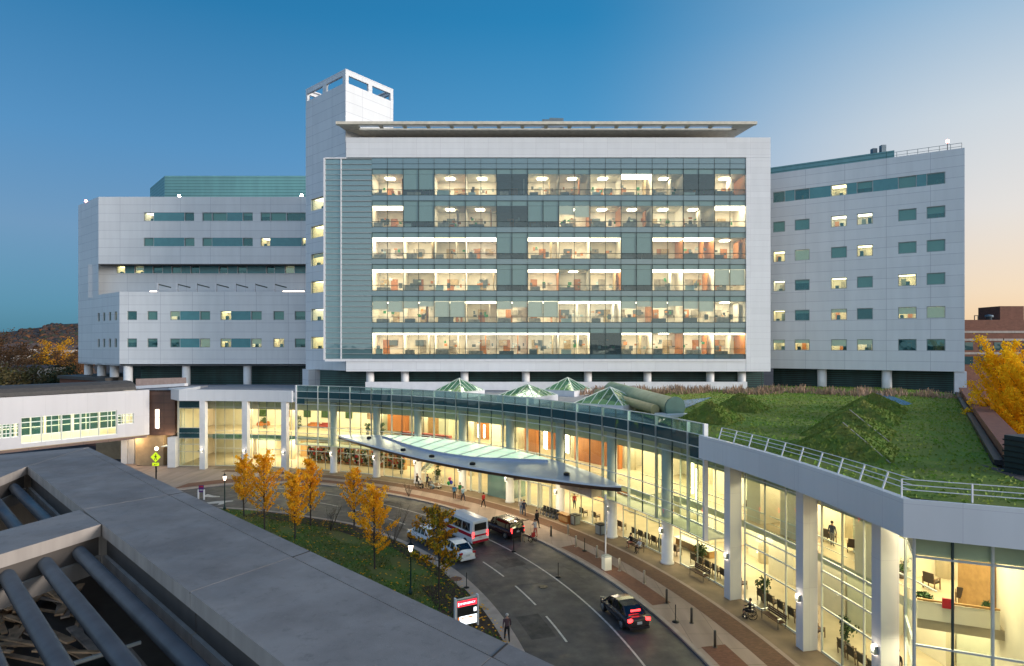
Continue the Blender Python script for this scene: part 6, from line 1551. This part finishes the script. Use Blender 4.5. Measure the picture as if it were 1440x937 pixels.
for x in (-.4, .4):
    for y_ in (-.25, .25): MB().tube([(x, y_-.03, .1), (x, y_+.03, .1)], .1, 10).build('wheel', 'rubber', t)
MB().box((0, 0, .5), (.6, .45, .35)).build('load', 'khaki' if 'khaki' in M else 'c_khaki', t)
bp_ = person(g(639, 703.5), td(639, 703)-.6, 'person in a bright blue top holding balloons', 'blue', 'black', pose='stand')
person(g(647, 700), td(647, 700), 'person in a green top standing behind the one with balloons', 'green', 'khaki', pose='stand')
person(g(651, 706), td(651, 706)+math.pi, 'person in pale blue walking beside the green top', 'ltblue', 'navy', pose='walk')
bq = g(637, 703.5)
for i, (x, y, m, nm) in enumerate(((632.5, 674, 'ball_r', 'pink'), (631, 680, 'ball_g', 'green'), (634.5, 679, 'ball_b', 'blue'))):
    p = W(x, y, bq.y); t = thing('balloon', nm+' balloon floating on a string beside the person in blue', 'balloon', (p.x, p.y, p.z), group='balloons beside the person in blue'); MB().lathe((0, 0, -.24), [(.01, 0), (.12, .07), (.22, .25), (.22, .36), (.13, .48), (.01, .52)], 14).build('skin', m, t); MB().tube([(0, 0, -.24), (.2, .1, -.8), (bq.x+.35-p.x, 0, 1.1-p.z)], .008, 4).build('string', 'c_white', t)
person(g(680, 715.5), td(680, 715), 'person in a red top and dark trousers crossing the pavement alone', 'red', 'black', pose='walk')
person(g(733, 725), td(733, 725)+2.5, 'person in white beside the doors', 'white', 'ltblue', 'hairw', pose='stand')
person(g(737, 727), td(737, 727)-.5, 'person in navy beside the one in white near the doors', 'navy', 'navy', pose='walk')
person(g(755, 744), td(755, 744)+math.pi, 'person in dark clothes walking past the row of empty wheelchairs', 'black', 'black', pose='walk', Ht=1.8)
person(g(735.5, 763), td(735, 763), 'person in a black top and khaki trousers at the open tailgate', 'black', 'khaki', pose='push', lean=.15, z=.02)
person(g(753, 757), td(753, 757), 'person in white pushing a red wheelchair to the dark car', 'white', 'pink', 'hair', 'push', lean=.1, z=.13)
make_chair_wheel(g(748, 762), td(748, 762), 'red wheelchair at the kerb behind the dark car', 'c_red', 'wheelchairs in use', .02)
wl_ = ['empty dark wheelchair nearest the doors in the parked row', 'empty dark wheelchair, second from the doors in the parked row', 'empty dark wheelchair in the middle of the parked row', 'empty dark wheelchair, second from the pier in the parked row', 'empty dark wheelchair tight against the white column']
for i in range(5):
    p = g(764+i*4.6, 725+i*1.7); make_chair_wheel(p, R(pol(p)[0]+180), wl_[i])
p9 = g(888, 771); p10 = g(900, 779)
person(p9, R(pol(p9)[0]+180), 'person in black with pink trousers sitting at the far end of the bench', 'black', 'pink', pose='sit', z=.1, lean=.12); person(p10, R(pol(p10)[0]+180), 'person in a white shirt sitting at the near end of the bench', 'white', 'black', 'hairw', 'sit', z=.1)
p = g(908, 780); single(MB().lathe((0, 0, 0), [(.28, 0), (.34, .5), (.3, .55), (.26, .45)], 12), 'red_bag', 'c_red', 'red tub shaped bag on the ground at the near end of the occupied bench', 'bag', (p.x, p.y, .13))
p = g(1055, 872); person(p, R(pol(p)[0]+150), 'person in black sitting in a wheelchair outside the near bays', 'black', 'black', pose='sit', z=.16); make_chair_wheel(p, R(pol(p)[0]+150), 'dark wheelchair with a person in black, alone by the near bays', grp='wheelchairs in use')
p = g(713, 905); person(p, tang(18)-.1, 'grey haired person in a checked jacket walking on the island kerb', 'plaid', 'black', 'hairw', 'walk', z=.14)
p = PO(7.2, 72.3, .17); person(p, R(200), 'person in black standing inside the near glass bay', 'black', 'black', pose='stand', z=.17, Ht=1.8)
for i, (a, r_, z, sh, pa, po, lab) in enumerate(((84.0, 72.0, .17, 'white', 'navy', 'stand', 'person in white inside the first tall bay from the left'), (66.0, 73.5, 5.0, 'black', 'grey', 'walk', 'person in black walking on the upper floor, left above the canopy'), (38.2, 73.0, .17, 'red', 'navy', 'stand', 'person in red inside the glass behind the litter bins'), (27.0, 72.5, .17, 'blue', 'khaki', 'stand', 'person in blue inside the glass left of the curved counter'), (19.6, 74.0, 5.0, 'white', 'black', 'walk', 'person in white on the upper floor by the pendant lamps'), (13.5, 74.5, 5.0, 'navy', 'grey', 'stand', 'person in navy standing on the upper floor of the near bays'))): person(PO(a, r_, z), R(a+180+40*i), lab, sh, pa, pose=po, z=z)
# =================================================================== lobby furniture and plants
def chair_proto(loc, rz, label, grp, m='chair'):
    t = thing('lobby_chair', label, 'chair', loc, rz, group=grp)
    MB().box((0, 0, .42), (.58, .58, .12)).build('seat', m, t); MB().hexa([(.24, -.28, .45), (.32, -.28, .45), (.32, .28, .45), (.24, .28, .45), (.34, -.28, .98), (.42, -.28, .98), (.42, .28, .98), (.34, .28, .98)]).build('backrest', m, t)
    for y_ in (-.31, .31):
        mb = MB(); mb.bar((-.26, y_, 0), (-.24, y_, .64), .05); mb.bar((.28, y_, 0), (.34, y_, .66), .05); mb.bar((-.27, y_, .64), (.36, y_, .64), .06, .05); mb.build('arm_frame', 'chairframe', t)
    return t
cp0 = None
rowsC = [(9, 'chair in the row inside the glass behind the two people on the bench', RG+1.0, 7, .16), (10, 'dark chair in the row inside the glass behind the empty bench', RG+1.0, 7, .16), (11, 'dark chair in the row inside the bay of the person in the wheelchair', RG+1.0, 6, .16), (12, 'dark chair inside the near glass bay with the standing person', RG+1.0, 6, .16), (8, 'chair inside the glass behind the litter bins', RG+1.3, 4, .16)]
for bi, lab, r_, n_, z in rowsC:
    for k in range(n_):
        a = CA[bi]-1.0-(CA[bi]-CA[bi+1]-2.0)*k/(n_-1); p = PO(a, r_, z)
        if cp0 is None: cp0 = chair_proto(p, R(a+180), lab, lab)
        else: dup(cp0, p, R(a+180), lab, 'row of chairs in bay of '+lab.split(' behind ')[-1] if 0 else lab)
for bi, lab, n_ in ((11, 'dark chair on the upper floor of the bay above the wheelchair user', 3), (12, 'chair on the upper floor of the near glass bay', 3), (10, 'chair on the upper floor above the empty bench', 3)):
    for k in range(n_):
        a = CA[bi]-1.4-1.6*k; dup(cp0, PO(a, 75.0, 5.0), R(a+170+30*k), lab, lab)
for k in range(3):
    p = g1+ed*(1.0+k*1.1)+nrm*(2.2); dup(cp0, (p.x, p.y, .17), R(60+k*20), 'dark chair inside the last glass bay at the right edge', 'chairs of the last bay')
def plant(p, h, label, w=.5, seed=1, pot='bin'):
    r3 = random.Random(seed); t = thing('potted_plant', label, 'plant', p, group='indoor potted plants'); MB().lathe((0, 0, 0), [(.2, 0), (.28, .45), (.24, .5), (.2, .42)], 12).build('pot', pot, t)
    cl = [((r3.gauss(0, w*.4), r3.gauss(0, w*.4), .5+r3.random()*(h-.6)), w*.6) for _ in range(9)]; leafmesh(cl, 420, .17, r3).build('leaves', 'plantleaf', t, False); MB().tube([(0, 0, .4), (0, 0, h*.8)], .03, 5).build('stem', 'bark', t)
for i, (a, r_, z, h, lab) in enumerate(((83.6, 78, 5.0, 2.3, 'bushy plant on the upper floor of the first bay from the left'), (80.0, 78.5, 5.0, 1.6, 'small bushy plant on the upper floor near the red seat'), (79.2, 78, 5.0, 2.6, 'tall bushy plant on the upper floor of the second bay from the left'), (89.4, 72.5, .16, 2.6, 'tall dark plant at ground level behind the left corner glass'), (68.2, 75, 5.0, 2.0, 'spiky plant on the upper floor left of the orange panel'), (66.8, 76, 5.0, 1.9, 'spiky plant on the upper floor below the orange panel'), (62.0, 72.6, .16, 2.2, 'round plant left of the stair behind the glass'), (59.4, 72.2, .16, 2.0, 'round plant under the stair behind the glass'), (56.6, 72.2, .16, 2.0, 'round plant right of the stair behind the glass'), (16.2, 71.6, .16, 1.9, 'leafy plant at the glass behind the empty bench'), (10.0, 71.8, .16, 2.1, 'tall leafy plant at the left of the near glass bay'), (9.0, 74.5, 5.0, 1.3, 'small plant on the upper floor of the near bays'), (22.6, 72.0, .16, 1.8, 'leafy plant beside the column near the bench with two people'))): plant(PO(a, r_, z), h, lab, .45, i)
for i, q in enumerate((g1+ed*1.4+nrm*4.7, g1+ed*4.0+nrm*4.7)): plant((q.x, q.y, 5.0), 1.2, ['dark potted plant at the left of the last bay gallery', 'dark potted plant at the right of the last bay gallery'][i], .25, 30+i, 'dark')
def sofa(a, r_, lab, m, z=5.0):
    p = PO(a, r_, z); t = thing('sofa', lab, 'sofa', p, R(a+180), group='seats on the upper floor'); MB().box((0, 0, .3), (.8, 1.7, .3)).build('seat', m, t); MB().box((-.36, 0, .6), (.16, 1.7, .5)).build('backrest', m, t)
    for y_ in (-.92, .92): MB().box((0, y_, .4), (.8, .14, .5)).build('armrest', m, t)
sofa(84.6, 80.2, 'orange sofa under the picture in the first bay from the left', 'wood'); sofa(78.0, 80.2, 'orange sofa left of the slim column in the second bay', 'wood'); sofa(76.4, 80.0, 'red armchair behind the third slim column', 'redsofa'); sofa(81.2, 80.2, 'tan sofa behind the second slim column', 'wood2')
for i, (a, lab) in enumerate(((24.6, 'curved yellow bench inside the bay with two people'),)):
    t = thing('lobby_counter', lab, 'counter', PO(a, 74, .16), world=True); mb = MB(); mb.ring(26.5, 23, 73.4, 74.2, .16, .8, 8, 0); mb.build('base', 'wood2', t); mb = MB(); mb.ring(26.6, 22.9, 73.2, 74.3, .805, .87, 8, 0); mb.build('top', 'cream', t)
# =================================================================== far surroundings
r3 = random.Random(77)
mb = MB()
n = 60; ridge = []
for i in range(n+1):
    x = -2400+i*3400/n; y_ = 1500+200*math.sin(i*.3)
    px = CX+F*x/y_
    hh = interp([(-800, 6), (-200, 12), (0, 15), (30, 20), (60, 25.5), (90, 29.5), (112, 31), (180, 33), (300, 26), (500, 18), (800, 10), (1300, 6)])(px)
    ridge.append((x, y_, CAMH+hh/F*y_+r3.uniform(-1.0, 1.0)))
for i in range(n):
    for k in range(10):
        f0_, f1_ = k/10, (k+1)/10
        def q(i_, f): x, y_, z = ridge[i_]; return Vector((x*(.45+.55*f), y_*(.45+.55*f), -1+(z+1)*f**1.7))
        mb.face([q(i, f0_), q(i+1, f0_), q(i+1, f1_), q(i, f1_)], 0, True)
    x, y_, z = ridge[i]; x2, y2, z2 = ridge[i+1]; mb.face([(x, y_, z), (x2, y2, z2), (x2*1.3, y2*1.4, -2), (x*1.3, y_*1.4, -2)])
structure(mb, 'wooded_hill', 'hill')
def crownblob(mb, c, r_, h, mi, r3, n1=7, n2=5):
    i0 = len(mb.v)
    for a in range(n2):
        ph = -.9+2.2*a/(n2-1)
        for b in range(n1):
            th = 6.283*(b+.5*(a % 2))/n1; k = .75+.5*r3.random(); mb.v.append(Vector((c[0]+r_*k*math.cos(ph)*math.cos(th), c[1]+r_*k*math.cos(ph)*math.sin(th), c[2]+h*.5+h*.5*math.sin(ph)*k)))
    for a in range(n2-1):
        for b in range(n1): mb.f.append((i0+a*n1+b, i0+a*n1+(b+1) % n1, i0+(a+1)*n1+(b+1) % n1, i0+(a+1)*n1+b)); mb.m.append(mi); mb.sm.append(False)
    mb.f.append(tuple(i0+(n2-1)*n1+b for b in range(n1))); mb.m.append(mi); mb.sm.append(False)
mb = MB()
for k in range(4200):
    px = r3.uniform(-160, 130); f = r3.random()**.8
    y_ = 640+900*f; x = (px-CX)/F*y_
    i_ = min(n-1, max(0, int((x/(.45+.55*min(1, (y_-675)/825)) if y_ > 675 else x)/3400*n+2400/3400*n)))
    ff = max(0, (y_/ridge[i_][1]-.45)/.55); z = -1+(ridge[i_][2]+1)*max(0, min(1, ff))**1.7
    s_ = r3.uniform(3, 6); crownblob(mb, (x, y_, z-2), s_, s_*1.5, r3.choices([0, 1, 2, 3, 4], [5, 4, 5, 2, 1 if ff > .3 else 2])[0], r3, 6, 4)
o = mb.build('hill_forest', ['w1', 'w2', 'w3', 'w4', 'w5'], None, False); o['kind'] = 'stuff'
mb = MB()
for k in range(520):
    px = r3.uniform(-140, 122); y_ = 230+420*r3.random()**1.3; s_ = r3.uniform(3.5, 6.5); crownblob(mb, ((px-CX)/F*y_, y_, -1), s_, r3.uniform(9, 15)+(y_-230)*.02, r3.choices([0, 1, 2, 3, 4], [4, 4, 1, 3, 3])[0], r3, 7, 5)
o = mb.build('valley_trees', ['w1', 'w2', 'w3', 'w4', 'w5'], None, False); o['kind'] = 'stuff'
def big_tree(label, px, Y, ztop, m, w, seed):
    r3 = random.Random(seed); x = (px-CX)/F*Y; t = thing('broad_tree', label, 'tree', (x, Y, -.3), group='autumn trees beyond the footbridge'); H = ztop+.3
    tr = MB().tube([(0, 0, 0), (0, 0, H*.45), (.2, 0, H*.8)], [.32, .2, .05], 7); cl = []
    for i in range(22):
        a = i*2.4; f = .3+.62*i/22; L = w*(1.1-.9*abs(f-.5))*(.6+.5*r3.random()); e = Vector((math.cos(a)*L, math.sin(a)*L, H*f+L*.35)); tr.tube([(0, 0, H*f*.85), e*.6+Vector((0, 0, H*f*.36)), e], [.1, .05, .02], 5); cl.append((e, w*.34)); cl.append((e*.7+Vector((0, 0, H*f*.3)), w*.36))
    tr.build('trunk', 'bark', t, False); leafmesh(cl, 2600, .46, r3).build('crown', m, t, False)
for i, (px, Y, zt, m, w, lab) in enumerate(((-30, 118, 15.5, 'olive', 4.5, 'olive brown tree cut by the left edge, above the footbridge roof'), (8, 126, 13.6, 'olive', 4.2, 'olive green tree nearest the left edge above the footbridge roof'), (35, 132, 14.5, 'olive', 4.5, 'broad olive tree behind the footbridge roof'), (62, 134, 12.0, 'grn', 3.8, 'low green tree right of the broad olive one'), (74, 150, 12.6, 'olive', 3.5, 'yellowish green tree beside the low red brick wall'), (12, 175, 19.5, 'rust', 5.5, 'tall rusty tree at the left beyond the olive trees'), (30, 200, 18.0, 'rust', 6, 'rusty brown tree with a pale house glimpsed beside it'), (55, 215, 15.5, 'grn', 5, 'dark green tree among the rusty ones in the valley'), (80, 205, 21.0, 'yleaf', 5.0, 'bright orange tree right of centre in the valley'), (98, 190, 17.5, 'rust', 5.0, 'rusty tree close to the corner of the left wing'), (-12, 190, 23, 'rust', 6.5, 'large rust tree at the very left in the valley'), (88, 175, 13.0, 'grn', 4.5, 'dark green tree below the orange one'))): big_tree(lab, px, Y, zt, m, w, 90+i)
def house(px, py, Y, w, h, label):
    p = W(px, py, Y); t = thing('house', label, 'house', (p.x, p.y, -.3)); MB().box((0, 0, (p.z+.3)/2), (w, 8, p.z+.3)).build('wall', 'house', t); z = p.z+.3
    MB().face([(-w/2-.4, -4.4, z), (w/2+.4, -4.4, z), (w/2+.4, 0, z+h), (-w/2-.4, 0, z+h)]).face([(-w/2-.4, 4.4, z), (-w/2-.4, 0, z+h), (w/2+.4, 0, z+h), (w/2+.4, 4.4, z)]).build('roof', 'houseroof', t)
    for k in range(max(2, int(w/2.4))): MB().box((-w/2+1.2+k*2.4, -4.03, z-1.6), (1, .06, 1.3)).build('window', 'dark', t)
house(93, 492, 330, 14, 2.4, 'long white house with dark windows below the hill, near the left wing'); house(57, 489, 420, 12, 3, 'small white house in the valley below the hill crest'); house(20, 500, 230, 6, 4.5, 'pale house glowing between the rusty trees at the left'); house(42, 491, 380, 7, 3, 'small bright house left of the orange tree')
house(53, 517, 185, 12, .8, 'low pale flat building behind the olive trees')
LBk = thing('low_brick_building', 'low red brick building with a dark roof edge at the foot of the left wing', 'building', (-90, 125, 0), world=True)
a_, b_ = W(84, 526, 122), W(150, 534, 112); MB().prism([Pb(a_), Pb(b_), (b_.x+4, b_.y+14), (a_.x+4, a_.y+14)], 0, 12.3).build('wall', 'brickwall', LBk); MB().prism([(a_.x-.3, a_.y-.3), (b_.x, b_.y-.4), (b_.x+4, b_.y+14), (a_.x+4, a_.y+14)], 12.302, 12.9).build('roof_edge', 'roofgrey', LBk)
# brick building at the right
BB = thing('brick_building', 'long red brick building with pale bands behind the golden trees', 'building', (100, 125, 0), world=True)
Yb = 125; xb0, xb1 = X_(1352, Yb), X_(1520, Yb)
z1b = Z_(450, Yb)
MB().box(((xb0+xb1)/2, Yb+8, z1b/2), (xb1-xb0, 16, z1b)).build('wall', 'brickwall', BB)
for y in (467, 478, 497): MB().box(((xb0+xb1)/2, Yb-.05, Z_(y, Yb)), (xb1-xb0, .2, .45)).build('stone_band', 'concrete_edge', BB)
for y in (487, 507): 
    for k in range(8): MB().box((xb0+1.5+k*3.0, Yb-.02, Z_(y, Yb)), (1.7, .1, 1.6)).build('window', 'spandrel_dark', BB)
MB().box((X_(1440, Yb), Yb+6, z1b+1.5), (5, 6, 3.0)).build('roof_house', 'brickwall', BB)
tt = MB().bar((X_(1386, Yb), Yb+3, z1b), (X_(1386, Yb), Yb+3, z1b+1), .12); tt.bar((X_(1391, Yb), Yb+3, z1b), (X_(1391, Yb), Yb+3, z1b+1), .12); tt.bar((X_(1385.5, Yb), Yb+3, z1b+1), (X_(1391.5, Yb), Yb+3, z1b+1), .14); tt.build('roof_frame', 'iron', BB)
MB().lathe((X_(1407, Yb), Yb+3, z1b), [(.5, 0), (.5, .6), (.8, .7), (.7, 1.1), (.1, 1.25)], 12).build('roof_vent', 'ac', BB)
# =================================================================== light, sky, camera
SUN_AZ, SUN_EL = 115.0, 7.0              # degrees clockwise from the view direction, degrees above the horizon
EXPO = 1.0
w = bpy.data.worlds.new('World'); sc.world = w; w.use_nodes = True
nt = w.node_tree; nt.nodes.clear()
out = nt.nodes.new('ShaderNodeOutputWorld'); bg = nt.nodes.new('ShaderNodeBackground')
sky = nt.nodes.new('ShaderNodeTexSky'); sky.sky_type = 'NISHITA'; sky.sun_disc = False
sky.sun_elevation = R(SUN_EL); sky.sun_rotation = R(SUN_AZ); sky.altitude = 200; sky.air_density = 1.0; sky.dust_density = 1.2; sky.ozone_density = 3.0
bg.inputs[1].default_value = .012
nt.links.new(sky.outputs[0], bg.inputs[0])
# dusk colours in view, unseen sky behind brightened: elevation ramps blended by compass direction
tc = nt.nodes.new('ShaderNodeTexCoord'); sx = nt.nodes.new('ShaderNodeSeparateXYZ'); nt.links.new(tc.outputs['Generated'], sx.inputs[0])
def mth(op, a, b=None, clamp=False):
    n = nt.nodes.new('ShaderNodeMath'); n.operation = op; n.use_clamp = clamp
    for i, v in enumerate((a, b)):
        if v is None: continue
        if isinstance(v, (int, float)): n.inputs[i].default_value = v
        else: nt.links.new(v, n.inputs[i])
    return n.outputs[0]
X, Y, Z = sx.outputs
h = mth('SQRT', mth('ADD', mth('MULTIPLY', X, X), mth('MULTIPLY', Y, Y)))
hx, hy = mth('DIVIDE', X, h), mth('DIVIDE', Y, h)
el_ = mth('DIVIDE', mth('ARCSINE', Z), math.pi/2, True)
def ramp(stops):
    n = nt.nodes.new('ShaderNodeValToRGB'); cr = n.color_ramp; cr.interpolation = 'B_SPLINE' if 0 else 'EASE' if 0 else 'LINEAR'
    while len(cr.elements) < len(stops): cr.elements.new(.5)
    for e, (deg, c) in zip(cr.elements, stops):
        e.position = deg/90; e.color = (*[((v/255+.055)/1.055)**2.4 if v > 10 else v/255/12.92 for v in c], 1)
    nt.links.new(el_, n.inputs[0]); return n.outputs[0]
left = ramp([(0, (48, 122, 150)), (3, (70, 135, 170)), (9, (105, 145, 182)), (16, (80, 140, 188)), (27, (28, 116, 168)), (50, (20, 70, 120)), (90, (15, 50, 100))])
midr = ramp([(0, (170, 170, 175)), (4, (150, 170, 195)), (12, (112, 160, 203)), (20, (74, 150, 200)), (28, (34, 130, 184)), (50, (22, 85, 140)), (90, (15, 50, 100))])
rite = ramp([(0, (253, 208, 156)), (4, (251, 224, 192)), (10, (236, 229, 222)), (17, (212, 220, 226)), (26, (146, 185, 216)), (50, (40, 105, 160)), (90, (15, 50, 100))])
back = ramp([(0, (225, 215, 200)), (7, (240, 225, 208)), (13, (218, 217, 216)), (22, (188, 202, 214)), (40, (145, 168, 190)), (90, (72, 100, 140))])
def mixc(f, a, b):
    n = nt.nodes.new('ShaderNodeMix'); n.data_type = 'RGBA'; nt.links.new(f, n.inputs[0]); nt.links.new(a, n.inputs[6]); nt.links.new(b, n.inputs[7]); return n.outputs[2]
def sm(v, a, b):
    n = nt.nodes.new('ShaderNodeMapRange'); n.interpolation_type = 'SMOOTHSTEP'; n.inputs[1].default_value = a; n.inputs[2].default_value = b; nt.links.new(v, n.inputs[0]); return n.outputs[0]
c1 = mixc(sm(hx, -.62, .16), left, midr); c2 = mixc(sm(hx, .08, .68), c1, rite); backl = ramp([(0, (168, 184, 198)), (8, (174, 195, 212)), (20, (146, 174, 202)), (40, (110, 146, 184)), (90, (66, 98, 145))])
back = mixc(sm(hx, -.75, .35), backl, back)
back_boost = nt.nodes.new('ShaderNodeVectorMath'); back_boost.operation = 'SCALE'; back_boost.inputs[3].default_value = 1.7; nt.links.new(back, back_boost.inputs[0])  # unseen sky behind the camera, scaled up to light the facades
c3 = mixc(sm(hy, .25, -.45), c2, back_boost.outputs[0])
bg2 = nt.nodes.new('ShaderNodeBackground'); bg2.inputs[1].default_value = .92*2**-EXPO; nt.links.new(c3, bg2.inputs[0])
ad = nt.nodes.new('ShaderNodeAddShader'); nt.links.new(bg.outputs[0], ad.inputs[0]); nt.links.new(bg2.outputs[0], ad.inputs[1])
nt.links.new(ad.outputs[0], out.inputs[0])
sl = bpy.data.lights.new('sun', 'SUN'); sl.energy = 1.5; sl.angle = R(14); sl.color = (1, .92, .85)
so = bpy.data.objects.new('sun', sl); COL.objects.link(so)
az, el = R(SUN_AZ), R(SUN_EL+4)
sd_ = Vector((math.sin(az)*math.cos(el), math.cos(az)*math.cos(el), math.sin(el)))
so.rotation_euler = sd_.to_track_quat('Z', 'Y').to_euler(); so.location = (60, -40, 80)
cam = bpy.data.cameras.new('camera'); co = bpy.data.objects.new('camera', cam); COL.objects.link(co)
cam.sensor_width = 36; cam.lens = F/1440*36; cam.shift_y = (HZ-468.5)/1440; cam.clip_start = .3; cam.clip_end = 6000
co.location = (0, 0, CAMH); co.rotation_euler = (R(90), 0, 0); sc.camera = co
vs = sc.view_settings; vs.view_transform = 'Standard'; vs.look = 'None'; vs.exposure = EXPO; vs.gamma = 1; vs.use_curve_mapping = False
cy = sc.cycles; cy.use_denoising = True; cy.denoiser = 'OPENIMAGEDENOISE'; cy.max_bounces = 8; cy.diffuse_bounces = 3; cy.glossy_bounces = 4; cy.transparent_max_bounces = 16; cy.transmission_bounces = 4
cy.sample_clamp_indirect = 6; cy.use_adaptive_sampling = True; cy.adaptive_threshold = .015; cy.caustics_reflective = False; cy.caustics_refractive = False; cy.use_light_tree = True
